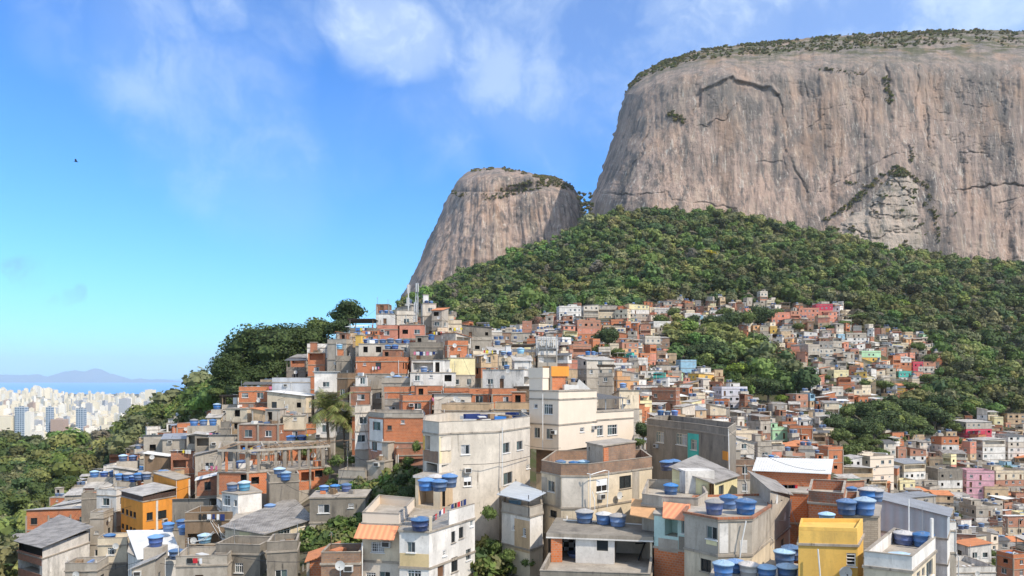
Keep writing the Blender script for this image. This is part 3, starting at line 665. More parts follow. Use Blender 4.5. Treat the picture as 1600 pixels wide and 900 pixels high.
def build_forest():
    r = np.random.default_rng(5)
    pr_near = [crown(10+i, 1., .8, 9, 420, .085) for i in range(5)]
    pr_mid = [crown(20+i, 1., .95, 9, 260, .125, jit=.38) for i in range(6)]
    pr_far = [crown(30+i, 1., 1., 7, 190, .15, jit=.32) for i in range(6)]
    # jittered polar candidates, spacing ~ 6 m
    pts = []
    Y = 95.
    while Y < 880:
        sp = 6.0 if Y < 300 else (7.0 if Y < 450 else 7.8)
        x0, x1 = (-80-CX)/F*Y, (1700-CX)/F*Y
        xs = np.arange(x0, x1, sp); pts.append(np.stack([xs+r.normal(size=len(xs))*sp*.33, Y+r.normal(size=len(xs))*sp*.33], 1)); Y += sp*.9
    P = np.concatenate(pts); z = zt(P[:, 0], P[:, 1]); px = CX+F*P[:, 0]/P[:, 1]; py = HY-F*z/P[:, 1]
    keep = ~in_houses(px, py)
    keep &= ~((P[:, 1] < 250) & (px > 330)) & ~((px > 600) & (P[:, 1] < 330))
    keep &= ~((px > 560) & (px < 700) & (P[:, 1] < 500) & (py > 530))
    # drop what sits well behind a crest (not visible)
    left = px < 520
    keep &= ~(left & (P[:, 1] > np.where(px < 200, 560, 480)))
    keep &= ~((px > 915) & (P[:, 1] > 850))
    P, z, px, py = P[keep], z[keep], px[keep], py[keep]; n = len(P)
    R = (3.1+4.6*r.random(n)**2.0)*np.where(P[:, 1] > 300, 1.12, .9)*np.where(r.random(n) < .06, 1.45, 1.); dist = P[:, 1]
    t = pick_tint(r, n)*1.1; pn = fbm(P[:, 0]/45., P[:, 1]/45., 4, 3.)[:, None]; t *= 1+1.3*pn
    t[:, 0] *= 1+.5*fbm(P[:, 0]/25., P[:, 1]/25., 3, 8.)
    t *= (.74+.5*r.random((n, 1)))
    t[(r.random(n) < .015)] = (.19, .22, .05)
    t[(r.random(n) < .02)] = (.17, .15, .11)
    base = z+R*.55+r.random(n)**2*6.
    pts3 = np.stack([P[:, 0], P[:, 1], base], 1)
    for nm, sel, pr in (('forest', (dist < 330), pr_near), ('forest', (dist >= 330) & (dist < 560), pr_mid), ('forest', dist >= 560, pr_far)):
        if sel.any(): forest(nm, pts3[sel], R[sel], pr, t[sel], 3)
    print('forest trees', n)
    # scrub on the summits, ledges and at the foot of the cliffs
    sc = [crown(60+i, 1., .7, 4, 60, .2) for i in range(4)]
    pt = []; rad = []
    for (PX, PY, Fr), fn in ((C1, 1), (C2, 2), (CB, 3)):
        nv, nu = PX.shape; V_ = np.linspace(0, 1, nv)[:, None]*np.ones((1, nu))
        X0 = PX/14.; Zq = PY/9.
        if fn == 1:
            m = (V_ > .93-.05*fbm(PX/40., PY*0, 3, 6.)) & (fbm(X0, Zq, 4, 21.) > -.12) & (PX < 1660)
            pr_ = np.where(V_ > .985, .55, .16)
            m2 = np.zeros_like(m)
            for ln, w in (([(1290,345),(1310,334),(1330,318),(1350,300),(1365,288),(1384,270)], 4.5), ([(1384,270),(1400,264),(1435,284),(1448,296)], 5), ([(1448,296),(1460,330),(1468,390)], 3), ([(1385,125),(1389,160)], 5), ([(1425,235),(1423,250)], 5), ([(1322,285),(1352,292)], 2.5), ([(1280,108),(1345,116)], 2.5), ([(1050,180),(1065,190)], 6), ([(1400,262),(1425,300),(1424,320)], 3), ([(1002,118),(1040,98),(1100,82)], 3.5), ([(1340,48),(1340,60)], 8), ([(1445,320),(1458,330)], 3), ([(1488,333),(1490,334)], 3)):
                m2 |= seg_d(PX, PY, ln) < w
            m = (m & (r.random(m.shape) < pr_*.62)) | (m2 & (r.random(m.shape) < .10))
        elif fn == 3:
            U_ = np.linspace(0, 1, nu)[None, :]*np.ones((nv, 1)); lw = .10+.10*fbm(PY/9., PX/30., 3, 4.)
            m = ((U_ < lw) & (r.random(PX.shape) < .16)) | ((U_ > .95) & (PY < 330) & (r.random(PX.shape) < .13)) | ((PY < 276) & (r.random(PX.shape) < .07)) | ((fbm(PX/12., PY/9., 4, 41.) > .17) & (r.random(PX.shape) < .035))
        else:
            m2 = (seg_d(PX, PY, [(790,300),(830,290),(860,283),(893,290)]) < 8) | (seg_d(PX, PY, [(708,302),(735,308),(775,308),(800,298)]) < 4.5) | (seg_d(PX, PY, [(735,266),(760,263),(800,266),(860,280),(892,290)]) < 3)
            m = m2 & (r.random(m2.shape) < .055) & (fbm(PX/9., PY/6., 3, 44.) > -.06)
            m |= (seg_d(PX, PY, [(905,300),(912,330)]) < 3) & (r.random(m2.shape) < .05)
        q = Fr[m]; pt.append(q-np.array([0, 1.5, 0])+np.array([0, 0, .3])); rad.append(1.3+2.3*r.random(len(q))**2)
    # gap between the two mountains
    for _ in range(60):
        px_ = r.uniform(903, 926); t_ = r.random(); Yc = r.uniform(880, 930); a = at(px_, 302+t_*60, Yc); pt.append(np.array([a])); rad.append(np.array([r.uniform(2.5, 4.5)]))
    Pn = np.concatenate(pt); Rn = np.concatenate(rad); tt = pick_tint(r, len(Pn))*.95; tt[:, 0] *= 1.25
    tt[r.random(len(Pn)) < .3] = (.15, .14, .07)
    forest('scrub', Pn, Rn, sc, tt, 9); print('scrub', len(Pn))
    # undergrowth along the gullies between the near houses
    ug = []; ur = []
    for poly, n in (([(500,800),(530,775),(600,765),(650,735),(690,745),(640,790),(560,810),(545,850),(500,850)], 700), ([(750,845),(830,830),(845,880),(840,900),(750,900)], 420), ([(455,838),(560,825),(565,850),(480,862)], 90), ([(600,690),(650,690),(650,745),(610,740)], 60), ([(1000,640),(1012,640),(1015,700),(990,700)], 50), ([(0,850),(40,840),(60,800),(120,770),(130,730),(0,730)], 300)):
        k = 0
        while k < n:
            x = r.uniform(min(q[0] for q in poly), max(q[0] for q in poly)); y = r.uniform(min(q[1] for q in poly), max(q[1] for q in poly))
            if not inside(np.array([x]), np.array([y]), poly)[0]: continue
            h = hit(x, y); k += 1
            if h: ug.append((h[0], h[1], h[2]+.5)); ur.append(r.uniform(.8, 2.1))
    ug = np.array(ug); tg = pick_tint(r, len(ug))*1.15
    forest('undergrowth', ug, np.array(ur), [crown(70+i, 1., .9, 5, 90, .17, core=False) for i in range(4)], tg, 12)
build_forest()
# single trees
TREEM = {}
def tree_proto(kind):
    if kind in TREEM: return TREEM[kind]
    k, i = kind
    par = {'broad': (4.2, 3.2, 11, 1500, .27), 'dense': (4.2, 3.8, 14, 2600, .24), 'lime': (4.8, 2.6, 13, 1500, .27), 'bush': (2.2, 1.8, 8, 800, .17), 'bare': (3.4, 3., 14, 900, .16), 'gold': (3.6, 2.4, 9, 1100, .25), 'blossom': (3., 2.4, 10, 600, .26), 'giant': (9., 7., 26, 11000, .30)}[k]
    V = crown(hash((i, len(k)*7)) % 9973, *par, core=(k not in ('bare', 'blossom')), flat=.72)
    col = {'broad': (.115, .150, .042), 'dense': (.062, .092, .032), 'lime': (.135, .185, .022), 'bush': (.12, .165, .045), 'bare': (.22, .13, .095), 'gold': (.48, .37, .02), 'blossom': (.52, .50, .46), 'giant': (.058, .085, .026)}[k]
    r = np.random.default_rng(i+50); nq = len(V)//4
    T = np.repeat(np.array(col)[None]*(1+.28*r.normal(size=(nq, 1)))*np.array([1, 1, 1]), 4, 0); T = np.clip(T, .004, .8)
    if k == 'gold': T[np.repeat(r.random(nq) < .3, 4)] = (.10, .12, .03)
    me = fastmesh('crown', V, np.arange(len(V)).reshape(-1, 4), FOL, T)
    R = par[0]; mb = MB(); hh = -R*1.5
    mb.tube([(0, 0, hh), (.1*R*.3, 0, hh*.5), (0, .05*R, 0)], [R*.085, R*.065, R*.04], 'bark', 7)
    for q in range(5):
        a = q*1.257+i; mb.tube([(0, 0, hh*.45), (math.cos(a)*R*.25, math.sin(a)*R*.25, -R*.1), (math.cos(a)*R*.55, math.sin(a)*R*.55, R*.2)], [R*.04, R*.028, R*.012], 'bark', 5)
    TREEM[kind] = (me, mb.mesh('trunk'), R); return TREEM[kind]
KDESC = {'broad': 'green broadleaf tree', 'dense': 'dense dark green tree', 'lime': 'bright lime green tree', 'bush': 'low leafy green bush', 'bare': 'reddish brown sparse tree', 'gold': 'yellow flowering tree', 'blossom': 'white blossoming tree', 'giant': 'huge dark evergreen tree'}
def put_tree(k, px, py, Y, rpx, label=None, i=0, sq=1.):
    """crown centre at (px,py), radius rpx in photo pixels"""
    me, tm, R = tree_proto((k, i)); h_ = hit(px, py+rpx*(.6 if k == 'bush' else 1.0)) if Y > 210 and k != 'giant' else None
    if h_ and .6 < h_[1]/Y < 1.6: Y = h_[1]
    x, y, z = at(px, py, Y); s = rpx/F*Y/R
    o = link('bush' if k == 'bush' else 'tree', None); o.location = (x, y, z-1.5*R*s*sq); o.rotation_euler = (0, 0, rng.random()*6.28); o.scale = (s, s, s*sq)
    c = link('crown', me, o, (0, 0, 1.5*R))
    if k != 'bush': t = link('trunk', tm, o, (0, 0, 1.5*R))
    fam = 'bush' if k == 'bush' else 'tree'; o['category'] = fam; o['group'] = 'bushes among the houses' if k == 'bush' else 'trees on the hillside'
    if label: o['label'] = label
    else: reg(o, KDESC[k], fam, (x, y, z))
    return o
for a in [('giant',425,545,205,72,'huge dark evergreen tree left of the hilltop houses, largest crown in the picture',1,.9),
          ('giant',468,535,212,56,'dark evergreen tree overlapping the right side of the huge tree',2,.9),
          ('giant',368,572,200,46,'dark evergreen tree at the left end of the big hilltop clump',3,.85),
          ('dense',542,488,215,36,'dark round tree standing highest just left of the rooftop masts',1,.85),
          ('dense',528,512,210,24,'dark tree directly under the highest round tree beside the hilltop houses',2,.9),
          ('broad',500,510,222,32,'paler green tree between the huge dark tree and the high round tree',3,.8)]:
    put_tree(*a[:5], label=a[5], i=a[6], sq=a[7])
for a in [('giant',448,580,200,50,4,.85),('giant',400,592,198,46,5,.8),('giant',388,548,207,44,6,.85),('broad',345,612,196,20,1,.8),('dense',420,612,190,24,2,.8),('dense',372,612,192,24,2,.8),('dense',385,600,196,28,1,.8),('dense',350,600,198,22,2,.9),('dense',478,570,200,34,1,.9),('broad',505,540,215,24,2,.8)]:
    put_tree(*a[:5], i=a[5], sq=a[6])
put_tree('lime', 1158, 578, 395, 30, 'large flat-topped lime green tree on the mid slope', 1, .75)
put_tree('lime', 1222, 622, 360, 15, 'lime green tree among white houses right of the lavender house', 2, .8)
put_tree('lime', 1412, 476, 560, 15, 'bright yellow-green tree high in the forest above the pale green house', 1, 1.1)
put_tree('gold', 1108, 397, 640, 20, 'yellow flowering tree in the forest below the cliff', 1, .45)
put_tree('blossom', 951, 420, 600, 8, 'white blossoming tree in the forest below the gap between the peaks', 1, 1.2)
put_tree('bare', 836, 502, 330, 17, 'reddish brown sparse tree at the forest edge left of the big white house', 1, .8)
put_tree('gold', 186, 696, 300, 16, 'yellow crowned tree in the left forest left of the hillside tin roofs', 2, .5)
put_tree('gold', 325, 614, 260, 12, 'yellow streaked tree at the forest edge left of the huge dark tree', 1, .6)
put_tree('gold', 205, 733, 240, 9, 'small yellow tree just above the white sheet roof on the left', 2, .6)
for k, px, py, Y, r_, sq in [('dense',888,532,300,17,.9),('dense',950,525,330,24,.9),('broad',940,545,320,20,.9),('broad',968,552,310,18,.8),('broad',1080,530,430,22,.8),('dense',1105,545,420,30,.8),('broad',1130,556,410,26,.8),
    ('dense',1085,548,425,20,.8),('broad',1140,548,405,24,.7),('broad',1195,572,388,30,.8),('dense',1215,582,380,26,.9),('dense',1200,604,370,26,.9),('broad',1160,600,375,18,.8),('broad',1180,596,375,22,.9),('broad',1060,552,430,14,.8),
    ('broad',1235,592,385,16,.8),('broad',1225,572,395,22,.8),('bush',1165,600,372,14,.8),('bush',1240,612,372,12,.8),('broad',1020,545,380,14,.8),('broad',1012,530,395,14,.8),('broad',1050,488,480,16,.9),('broad',1035,500,470,20,.8),('dense',1110,505,490,22,.9),('dense',1140,500,495,24,.9),('broad',1165,498,500,24,.9),('dense',1190,492,500,24,1.),('broad',1130,490,505,20,.8),
    ('dense',1080,500,485,16,.9),('broad',1215,490,500,16,.9),('broad',1250,510,470,14,.7),('broad',1340,495,520,20,.5),('bush',1320,505,490,16,.6),('bush',1300,510,480,14,.6),
    ('dense',1340,670,330,30,.8),('broad',1310,680,320,24,.8),('dense',1375,655,345,32,.8),('broad',1400,650,355,28,.8),('broad',1430,660,350,30,.8),('dense',1460,650,370,28,.8),('broad',1485,668,350,20,.8),('broad',1325,660,335,20,.8),('dense',1305,662,330,22,.8),
    ('broad',1420,678,335,20,.6),('broad',1330,705,290,26,.9),('broad',1318,720,280,18,.9),('broad',1345,688,300,18,.8),('broad',1452,800,240,14,.8),('broad',1440,785,245,12,.9),('broad',1575,735,310,14,1.),('broad',1560,745,305,12,1.),('broad',1495,690,320,10,1.),('broad',1548,712,320,8,1.),
    ('dense',1300,655,340,22,.9),('broad',1320,642,345,22,.9),('dense',1352,640,350,26,.9),('broad',1385,636,350,28,.9),('dense',1415,636,352,28,.9),('broad',1445,640,360,26,.9),('dense',1470,632,372,28,.9),('dense',1400,665,338,26,.8),('broad',1365,668,335,22,.8),('dense',1445,672,335,22,.8),('broad',1478,655,350,22,.9),('bush',525,722,104,16,1.),('bush',540,742,102,15,1.),('bush',512,738,103,12,1.),('bush',548,718,106,12,1.),('broad',1352,682,320,13,.9),('broad',1366,690,320,14,.8),('broad',1380,684,320,14,.8),('broad',1358,700,300,12,.8),('dense',1392,690,320,14,.8),('broad',1405,686,320,12,.8),('bush',1374,704,300,12,.8),('bush',1190,668,260,9,.8),('broad',1560,885,190,22,.9),('broad',1545,865,195,14,.9),('broad',1495,805,235,10,.9),('broad',1385,708,290,10,.9),('broad',1290,680,300,10,1.),('broad',1275,700,260,10,1.),
    ('dense',1005,672,150,16,1.3),('broad',998,690,140,12,1.1),('broad',1290,590,400,9,.9),('broad',1295,545,430,9,.9),('broad',1380,600,390,20,.7),('broad',1350,598,390,16,.7),('broad',1420,602,385,18,.7),('broad',1440,620,380,20,.7),('broad',1455,560,430,16,.9),('broad',1435,540,450,14,1.),('broad',1470,600,400,24,.8),('dense',1480,620,390,26,.8),('broad',1325,610,375,8,1.),('broad',1450,590,410,18,.8),
    ('broad',1190,655,290,8,.9),('broad',1155,660,270,14,.6),('broad',1210,700,235,7,1.2),('broad',1258,722,220,8,.6),('bush',1195,700,215,9,.8),('bush',1250,690,230,8,.8),('bush',1330,690,280,9,.8),('broad',1262,715,215,12,.7),
    ('broad',800,510,320,14,.7),('broad',790,502,330,12,.7),('broad',820,512,320,12,.7),('broad',870,512,320,10,.9),('broad',860,535,300,8,.9),('broad',990,480,430,10,.8),('broad',1000,462,450,14,.8),('broad',930,505,340,16,.8),
    ('dense',636,770,84,17,1.),('bush',610,765,88,16,.9),('bush',650,752,88,17,.8),('dense',628,748,92,14,1.),('bush',595,775,88,14,.8),('dense',530,815,86,22,.95),('bush',560,815,84,18,.9),('bush',552,800,88,16,.8),('bush',515,800,90,14,.9),('bush',565,790,88,13,.8),
    ('bush',764,800,72,15,1.2),('bush',770,850,72,16,1.),('bush',795,870,70,18,1.),('bush',825,880,70,14,.9),('bush',790,848,74,12,.9),('bush',520,755,100,14,.7),('bush',500,765,100,10,.8),('bush',478,705,115,14,.9),('bush',465,690,118,12,1.),
    ('bush',650,700,98,9,2.),('bush',640,720,98,13,1.),('bush',622,730,98,12,1.),('bush',490,856,76,10,.7),('bush',470,850,78,10,.6),('bush',500,848,78,10,.6),('bush',520,852,76,9,.6),('bush',560,765,95,8,.8),('bush',575,785,90,8,.8),
    ('broad',300,640,240,22,.8),('broad',318,652,230,14,1.),('broad',275,660,250,20,.8),('broad',140,800,190,14,1.),('broad',55,800,200,16,1.2),('broad',18,870,150,20,.9),('broad',10,830,180,22,.9),('dense',8,895,130,18,.9),('broad',330,595,240,12,1.)]:
    put_tree(k, px, py, Y, r_, i=rng.randrange(1, 4), sq=sq)
def palm(px, py, Y, s, label):
    x, y, z = at(px, py, Y); o = link('palm_tree', None, None, (x, y, z-9.5*s)); mb = MB()
    mb.tube([(0, 0, 0), (.15*s, 0, 4*s), (-.1*s, 0, 8*s), (0, 0, 9.5*s)], [.22*s, .17*s, .14*s, .16*s], 'bark', 8); link('trunk', mb.mesh('trunk'), o)
    r = np.random.default_rng(int(px)); Vs = []
    for k in range(34):
        a = r.random()*6.283; el = r.uniform(-.1, 1.35); Lf = s*r.uniform(2.8, 3.9); droop = r.uniform(.5, 1.)
        prev = np.array([0, 0, 9.5*s]); d = np.array([math.cos(a)*math.cos(el), math.sin(a)*math.cos(el), math.sin(el)]); side = np.array([-math.sin(a), math.cos(a), 0])
        for j in range(14):
            t = j/14; nx = prev+d*Lf/14; d = d+np.array([0, 0, -droop*.17]); d /= np.linalg.norm(d); w = s*(.85*math.sin(math.pi*min(1, t*1.05+.08))+.08)
            for sg in (-1, 1):
                for m_ in range(2):
                    b0 = prev+(nx-prev)*(.5*m_); tip = b0+side*sg*w+d*w*.55+np.array([0, 0, -w*.45*r.uniform(.6, 1.3)])
                    wd = d*s*.045; Vs.append([b0-wd, b0+wd, tip+wd*.4, tip-wd*.4])
            prev = nx
    V = np.array(Vs).reshape(-1, 3); T = np.repeat(np.array([[.17, .19, .055]])*(1+.3*r.normal(size=(len(Vs), 1))), 4, 0)
    T[np.repeat(r.random(len(Vs)) < .12, 4)] = (.26, .19, .09)
    link('crown', fastmesh('crown', V, np.arange(len(V)).reshape(-1, 4), FOL, np.clip(T, .01, .6)), o); tag(o, label, 'palm tree')
palm(513, 640, 116, 1.45, 'tall palm tree rising between brick houses left of centre')
palm(538, 660, 118, 1.0, 'smaller drooping palm tree just right of the tall palm')
# ---------------------------------------------------------------- the city by the sea
def build_city():
    r = random.Random(3)
    def citymat(name, c, win, bw, bh, ms):
        b = NB(name); t = b.node('ShaderNodeTexBrick'); b.link(b.tc('UV'), t.inputs['Vector']); t.offset = 0
        t.inputs['Scale'].default_value = 1; t.inputs['Brick Width'].default_value = bw; t.inputs['Row Height'].default_value = bh
        t.inputs['Mortar Size'].default_value = ms; t.inputs['Color1'].default_value = win+(1,); t.inputs['Color2'].default_value = tuple(x*1.5 for x in win)+(1,); t.inputs['Mortar'].default_value = c+(1,)
        return b.fin(t.outputs[0], .7)
    M['c1'] = citymat('city_cream_tower', (.86, .76, .56), (.42, .38, .32), 4., 3.2, 1.05); M['c2'] = citymat('city_white_tower', (.86, .81, .70), (.42, .42, .40), 5., 3.2, 1.15)
    M['c3'] = citymat('city_glass_tower', (.50, .56, .62), (.07, .12, .18), 8., 7., 1.1); M['c4'] = citymat('city_brown_tower', (.50, .36, .28), (.20, .15, .13), 4., 3.2, .9)
    M['c5'] = citymat('city_grey_tower', (.50, .51, .53), (.18, .2, .23), 5., 3.2, .9); M['c6'] = plaster('city_roof', (.45, .40, .36), .3)
    DE = {'c1': 'cream', 'c2': 'white', 'c3': 'dark glass', 'c4': 'brown', 'c5': 'grey'}
    def tower(mb, w, d, h, k, x=0, y=0, z=0, ang=0):
        mb.box((x, y, z+h/2), (w, d, h), k, ang); mb.box((x, y, z+h+1.6), (w*.4, d*.4, 3.6), k, ang); mb.box((x, y, z+h+.1), (w*.96, d*.96, .5), 'c6', ang)
    heroes = [(34,636,688,15,'c3','tall dark blue glass tower at the left, darkest in the city'), (10,650,686,26,'c1','broad cream slab with window bands at the left edge of the city'),
              (78,636,680,9,'c3','dark glass tower left of centre among cream city blocks'), (127,638,676,12,'c3','broad dark glass tower near the centre of the city'),
              (139,630,660,8,'c5','blue grey tower right of the broad dark tower'), (235,609,625,13,'c1','pale cream tower standing highest at the right end of the city'),
              (195,623,650,14,'c5','grey tower on the right side of the city skyline'), (93,655,686,20,'c4','reddish brown block in the city front row'), (45,644,686,12,'c2','white block beside the tall dark blue tower')]
    def zpx(py, Y): return (HY-py)/F*Y
    for px, t, b_, w, k, lab in heroes:
        Y = 2500 if b_ > 670 else (3400 if b_ > 640 else 5200); ww = w/F*Y; h = zpx(t, Y)+199; mb = MB(); tower(mb, ww, ww*.7, h, k)
        o = link('apartment_tower', mb.mesh('apartment_tower'), None, (*xy(px, Y), -199)); tag(o, lab, 'tower', 'towers of the distant city')
    cand = []
    for _ in range(1700):
        Y = 2100*(7000/2100)**r.random(); px = r.uniform(-60, 310); h = r.choice([14, 22, 30, 38, 45, 52, 60])*r.uniform(.8, 1.2)*(1.15 if Y > 3600 else .8); w = r.uniform(14, 34)
        cand.append((Y, px, h, w))
    cand.sort(); used = []; far = MB(); cnt = 0
    for Y, px, h, w in cand:
        x, y = xy(px, Y)
        if any(abs(x-a) < 26 and abs(y-b_) < 30 for a, b_ in used[-140:]): continue
        if any(abs(px-q[0]) < q[3]*.7 and Y < 2500 for q in heroes if q[2] > 670): continue
        used.append((x, y)); k = r.choices(['c1', 'c2', 'c3', 'c4', 'c5'], [48, 30, 4, 5, 13])[0]; ang = r.uniform(-.5, .5)
        hill = 0
        for hx, hw, hh in ((62, 30, 60), (0, 22, 40)):
            if Y > 5200: hill = max(hill, hh*math.exp(-((px-hx)/hw)**2))
        if cnt < 280 and Y < 5000:
            mb = MB(); tower(mb, w, w*r.uniform(.5, 1), h, k, ang=ang); o = link('apartment_tower', mb.mesh('apartment_tower'), None, (x, y, -199)); cnt += 1
            o['category'] = 'tower'; o['group'] = 'towers of the distant city'; reg(o, DE[k]+(' low' if h < 20 else '')+' city block', 'tower', (x, y, -199+h*.6))
        else: tower(far, w, w*.7, h, k if k != 'c3' else 'c1', x, y, -199+hill, ang)
    o = link('far_city_blocks', far.mesh('far_city_blocks')); tag(o, 'dense pale rows of small city blocks along the distant coast', 'city blocks', kind='stuff')
    for hx, hw, hh in ((62, 30, 62), (0, 22, 42)):
        n = 40; X = np.linspace(-2.4, 2.4, n); A, B = np.meshgrid(X, X); Yc = 6000
        Z = -200+hh*np.exp(-(A**2+B**2))+fbm(A*3, B*3, 4, hx)*14*np.exp(-(A**2+B**2)/2); V = np.stack([(hx-CX)/F*Yc+A*hw/F*Yc, Yc+B*250, Z], -1).reshape(-1, 3)
        bb = NB('city_hill_ground'); m = bb.fin(bb.mix(bb.ramp(bb.noise(bb.tc(), .03, 6, .7), .4, .6), (.10, .11, .05), (.50, .40, .32)), .9)
        tag(link('city_hill', fastmesh('city_hill', V, gridq(n, n), m, smooth=True)), None, None, kind='structure')
build_city()
# ---------------------------------------------------------------- houses
FAR = MB()                       # geometry of the many tiny houses past the first 300
WC = {}
def window_mb(kind, w, h):
    fr = {'a': 'fw', 'd': 'fd', 'g': 'fw', 'v': 'fw', 's': 'fw', 'c': 'fw', 'G': 'fc', 'x': 'fa', 'k': 'fw'}.get(kind, 'fw')
    f = MB(); t = .055 if kind != 'G' else .08; y = .10
    f.box((0, y, h/2-t/2), (w, .06, t), fr); f.box((0, y, -h/2+t/2), (w, .06, t), fr)
    f.box((-w/2+t/2, y, 0), (t, .06, h-2*t), fr); f.box((w/2-t/2, y, 0), (t, .06, h-2*t), fr)
    f.box((0, -.03, -h/2-.035), (w+.18, .14, .06), 'fw' if kind != 'd' else 'slab')
    p = MB()
    if kind == 'v':
        n = max(3, int(h/.2))
        for k in range(n): f.box((0, y-.02, -h/2+h*(k+.5)/n), (w-2*t, .09, .045), fr)
        p.quad([(-w/2, .14, -h/2), (w/2, .14, -h/2), (w/2, .14, h/2), (-w/2, .14, h/2)], 'dark')
    else:
        f.box((0, y-.005, 0), (.05, .05, h-2*t), fr)
        if kind in 'gG':
            for k in (.28,): f.box((0, y-.01, h/2-h*k), (w-2*t, .05, .05), fr)
            for k in (-.25, .25): f.box((w*k, y-.015, 0), (.03, .03, h-2*t), fr)
        if kind == 'k':
            n = max(4, int(w/.16))
            for k in range(1, n): f.box((-w/2+w*k/n, -.05, 0), (.025, .025, h), fr)
            for k in range(4): f.box((0, -.045, -h/2+h*(k+.5)/4), (w, .025, .025), fr)
        L = [(-w/2, .14, -h/2), (0, .14, -h/2), (0, .14, h/2), (-w/2, .14, h/2)]; R = [(0, .13, -h/2), (w/2, .13, -h/2), (w/2, .13, h/2), (0, .13, h/2)]
        ml, mr_ = {'a': ('glass', 'glassg'), 'd': ('glass', 'glass'), 'g': ('glassg', 'glass'), 'c': ('curt', 'glass'), 'G': ('glassg', 'curt'), 'x': ('glassg', 'glass'), 'k': ('glass', 'curt'), 's': ('dark', 'dark')}.get(kind, ('glass', 'glass'))
        if kind == 's':
            f.box((0, .06, h*.22), (w-.1, .03, h*.5), 'fw')
        p.quad(L, ml); p.quad(R, mr_)
    return f, p
def get_window(kind, w, h):
    key = (kind, round(w*10), round(h*10))
    if key not in WC:
        f, p = window_mb(kind, w, h); one = MB(); one.add(f, Matrix()); one.add(p, Matrix())
        WC[key] = (f.mesh('window'), p.mesh('pane'), one.mesh('window'), one)
    return WC[key]
CACHE = {}
def cached(name, fn, smooth=False):
    if name not in CACHE: mb = fn(); CACHE[name] = (mb.mesh(name, smooth), mb)
    return CACHE[name]
def mk_ac():
    m = MB(); m.box((0, -.2, 0), (.75, .45, .48), 'ac'); m.box((0, -.43, 0), (.62, .02, .38), 'fd'); m.box((0, -.18, -.27), (.8, .4, .04), 'steel'); return m
def mk_dish():
    m = MB(); n = 14; R = .42
    for k in range(3):
        for q in range(n):
            def P(kk, qq):
                r = R*kk/3; t = 2*math.pi*qq/n; return (r*math.cos(t), -.42+(r*r)*-.35-.05*0-.0, r*math.sin(t)+.3)
            m.quad([P(k, q), P(k, q+1), P(k+1, q+1), P(k+1, q)], 'ac')
    m.tube([(0, 0, -.1), (0, -.3, -.1), (0, -.42, .3)], .025, 'steel', 5); m.tube([(0, -.42, -.05), (0, -.85, .22)], .012, 'steel', 4); m.box((0, -.85, .25), (.07, .12, .07), 'fd'); return m
class Sink:
    def __init__(s, name, label, cat, origin, group=None, stuff=False):
        s.stuff = stuff; s.o = origin
        if not stuff:
            s.root = link(name, None, None, origin); tag(s.root, label, cat, group)
        else: s.m = Matrix.Translation(origin)
    def part(s, name, mb, label=None):
        if not mb.f: return None
        if s.stuff: FAR.add(mb, s.m); return None
        o = link(name, mb.mesh(name), s.root)
        if label: o['label'] = label
        return o
    def win(s, kind, w, h, loc, ang, near):
        f, p, one, mb = get_window(kind, w, h)
        if s.stuff: FAR.add(mb, s.m @ Matrix.Translation(loc) @ Matrix.Rotation(ang, 4, 'Z')); return
        if near: o = link('window', f, s.root, loc, ang); link('pane', p, o)
        else: link('window', one, s.root, loc, ang)
    def item(s, name, fn, loc, ang):
        me, mb = cached(name, fn)
        if s.stuff: FAR.add(mb, s.m @ Matrix.Translation(loc) @ Matrix.Rotation(ang, 4, 'Z')); return
        link(name, me, s.root, loc, ang)
def panel(mb, a, b, z0, z1, mat, ops, u_off=0., inner='dark'):
    """wall from a to b (xy) with real openings; ops: (u0,u1,za,zb,depth,innermat)"""
    L = math.hypot(b[0]-a[0], b[1]-a[1]); dx, dy = (b[0]-a[0])/L, (b[1]-a[1])/L; nx, ny = dy, -dx
    ops = [o for o in ops if o[2] < z1-.02 and o[3] > z0+.02]
    us = sorted({0., L, *[max(0, o[0]) for o in ops], *[min(L, o[1]) for o in ops]}); zs = sorted({z0, z1, *[max(z0, o[2]) for o in ops], *[min(z1, o[3]) for o in ops]})
    def P(u, z, d=0.): return (a[0]+dx*u-nx*d, a[1]+dy*u-ny*d, z)
    for i in range(len(us)-1):
        for j in range(len(zs)-1):
            u0, u1, za, zb = us[i], us[i+1], zs[j], zs[j+1]
            if u1-u0 < 1e-4 or zb-za < 1e-4: continue
            um, zm = (u0+u1)/2, (za+zb)/2
            if any(o[0] <= um <= o[1] and o[2] <= zm <= o[3] for o in ops): continue
            mb.quad([P(u0, za), P(u1, za), P(u1, zb), P(u0, zb)], mat, [(u_off+u0, za), (u_off+u1, za), (u_off+u1, zb), (u_off+u0, zb)])
    for o in ops:
        u0, u1, za, zb, d, im = o; za = max(za, z0); zb = min(zb, z1)
        rm = mat if d < .5 else im
        mb.quad([P(u0, za), P(u1, za), P(u1, za, d), P(u0, za, d)], rm if d < .5 else 'floor'); mb.quad([P(u0, zb, d), P(u1, zb, d), P(u1, zb), P(u0, zb)], rm)
        mb.quad([P(u0, za, d), P(u0, zb, d), P(u0, zb), P(u0, za)], rm); mb.quad([P(u1, za), P(u1, zb), P(u1, zb, d), P(u1, za, d)], rm)
        mb.quad([P(u0, za, d), P(u1, za, d), P(u1, zb, d), P(u0, zb, d)], im)
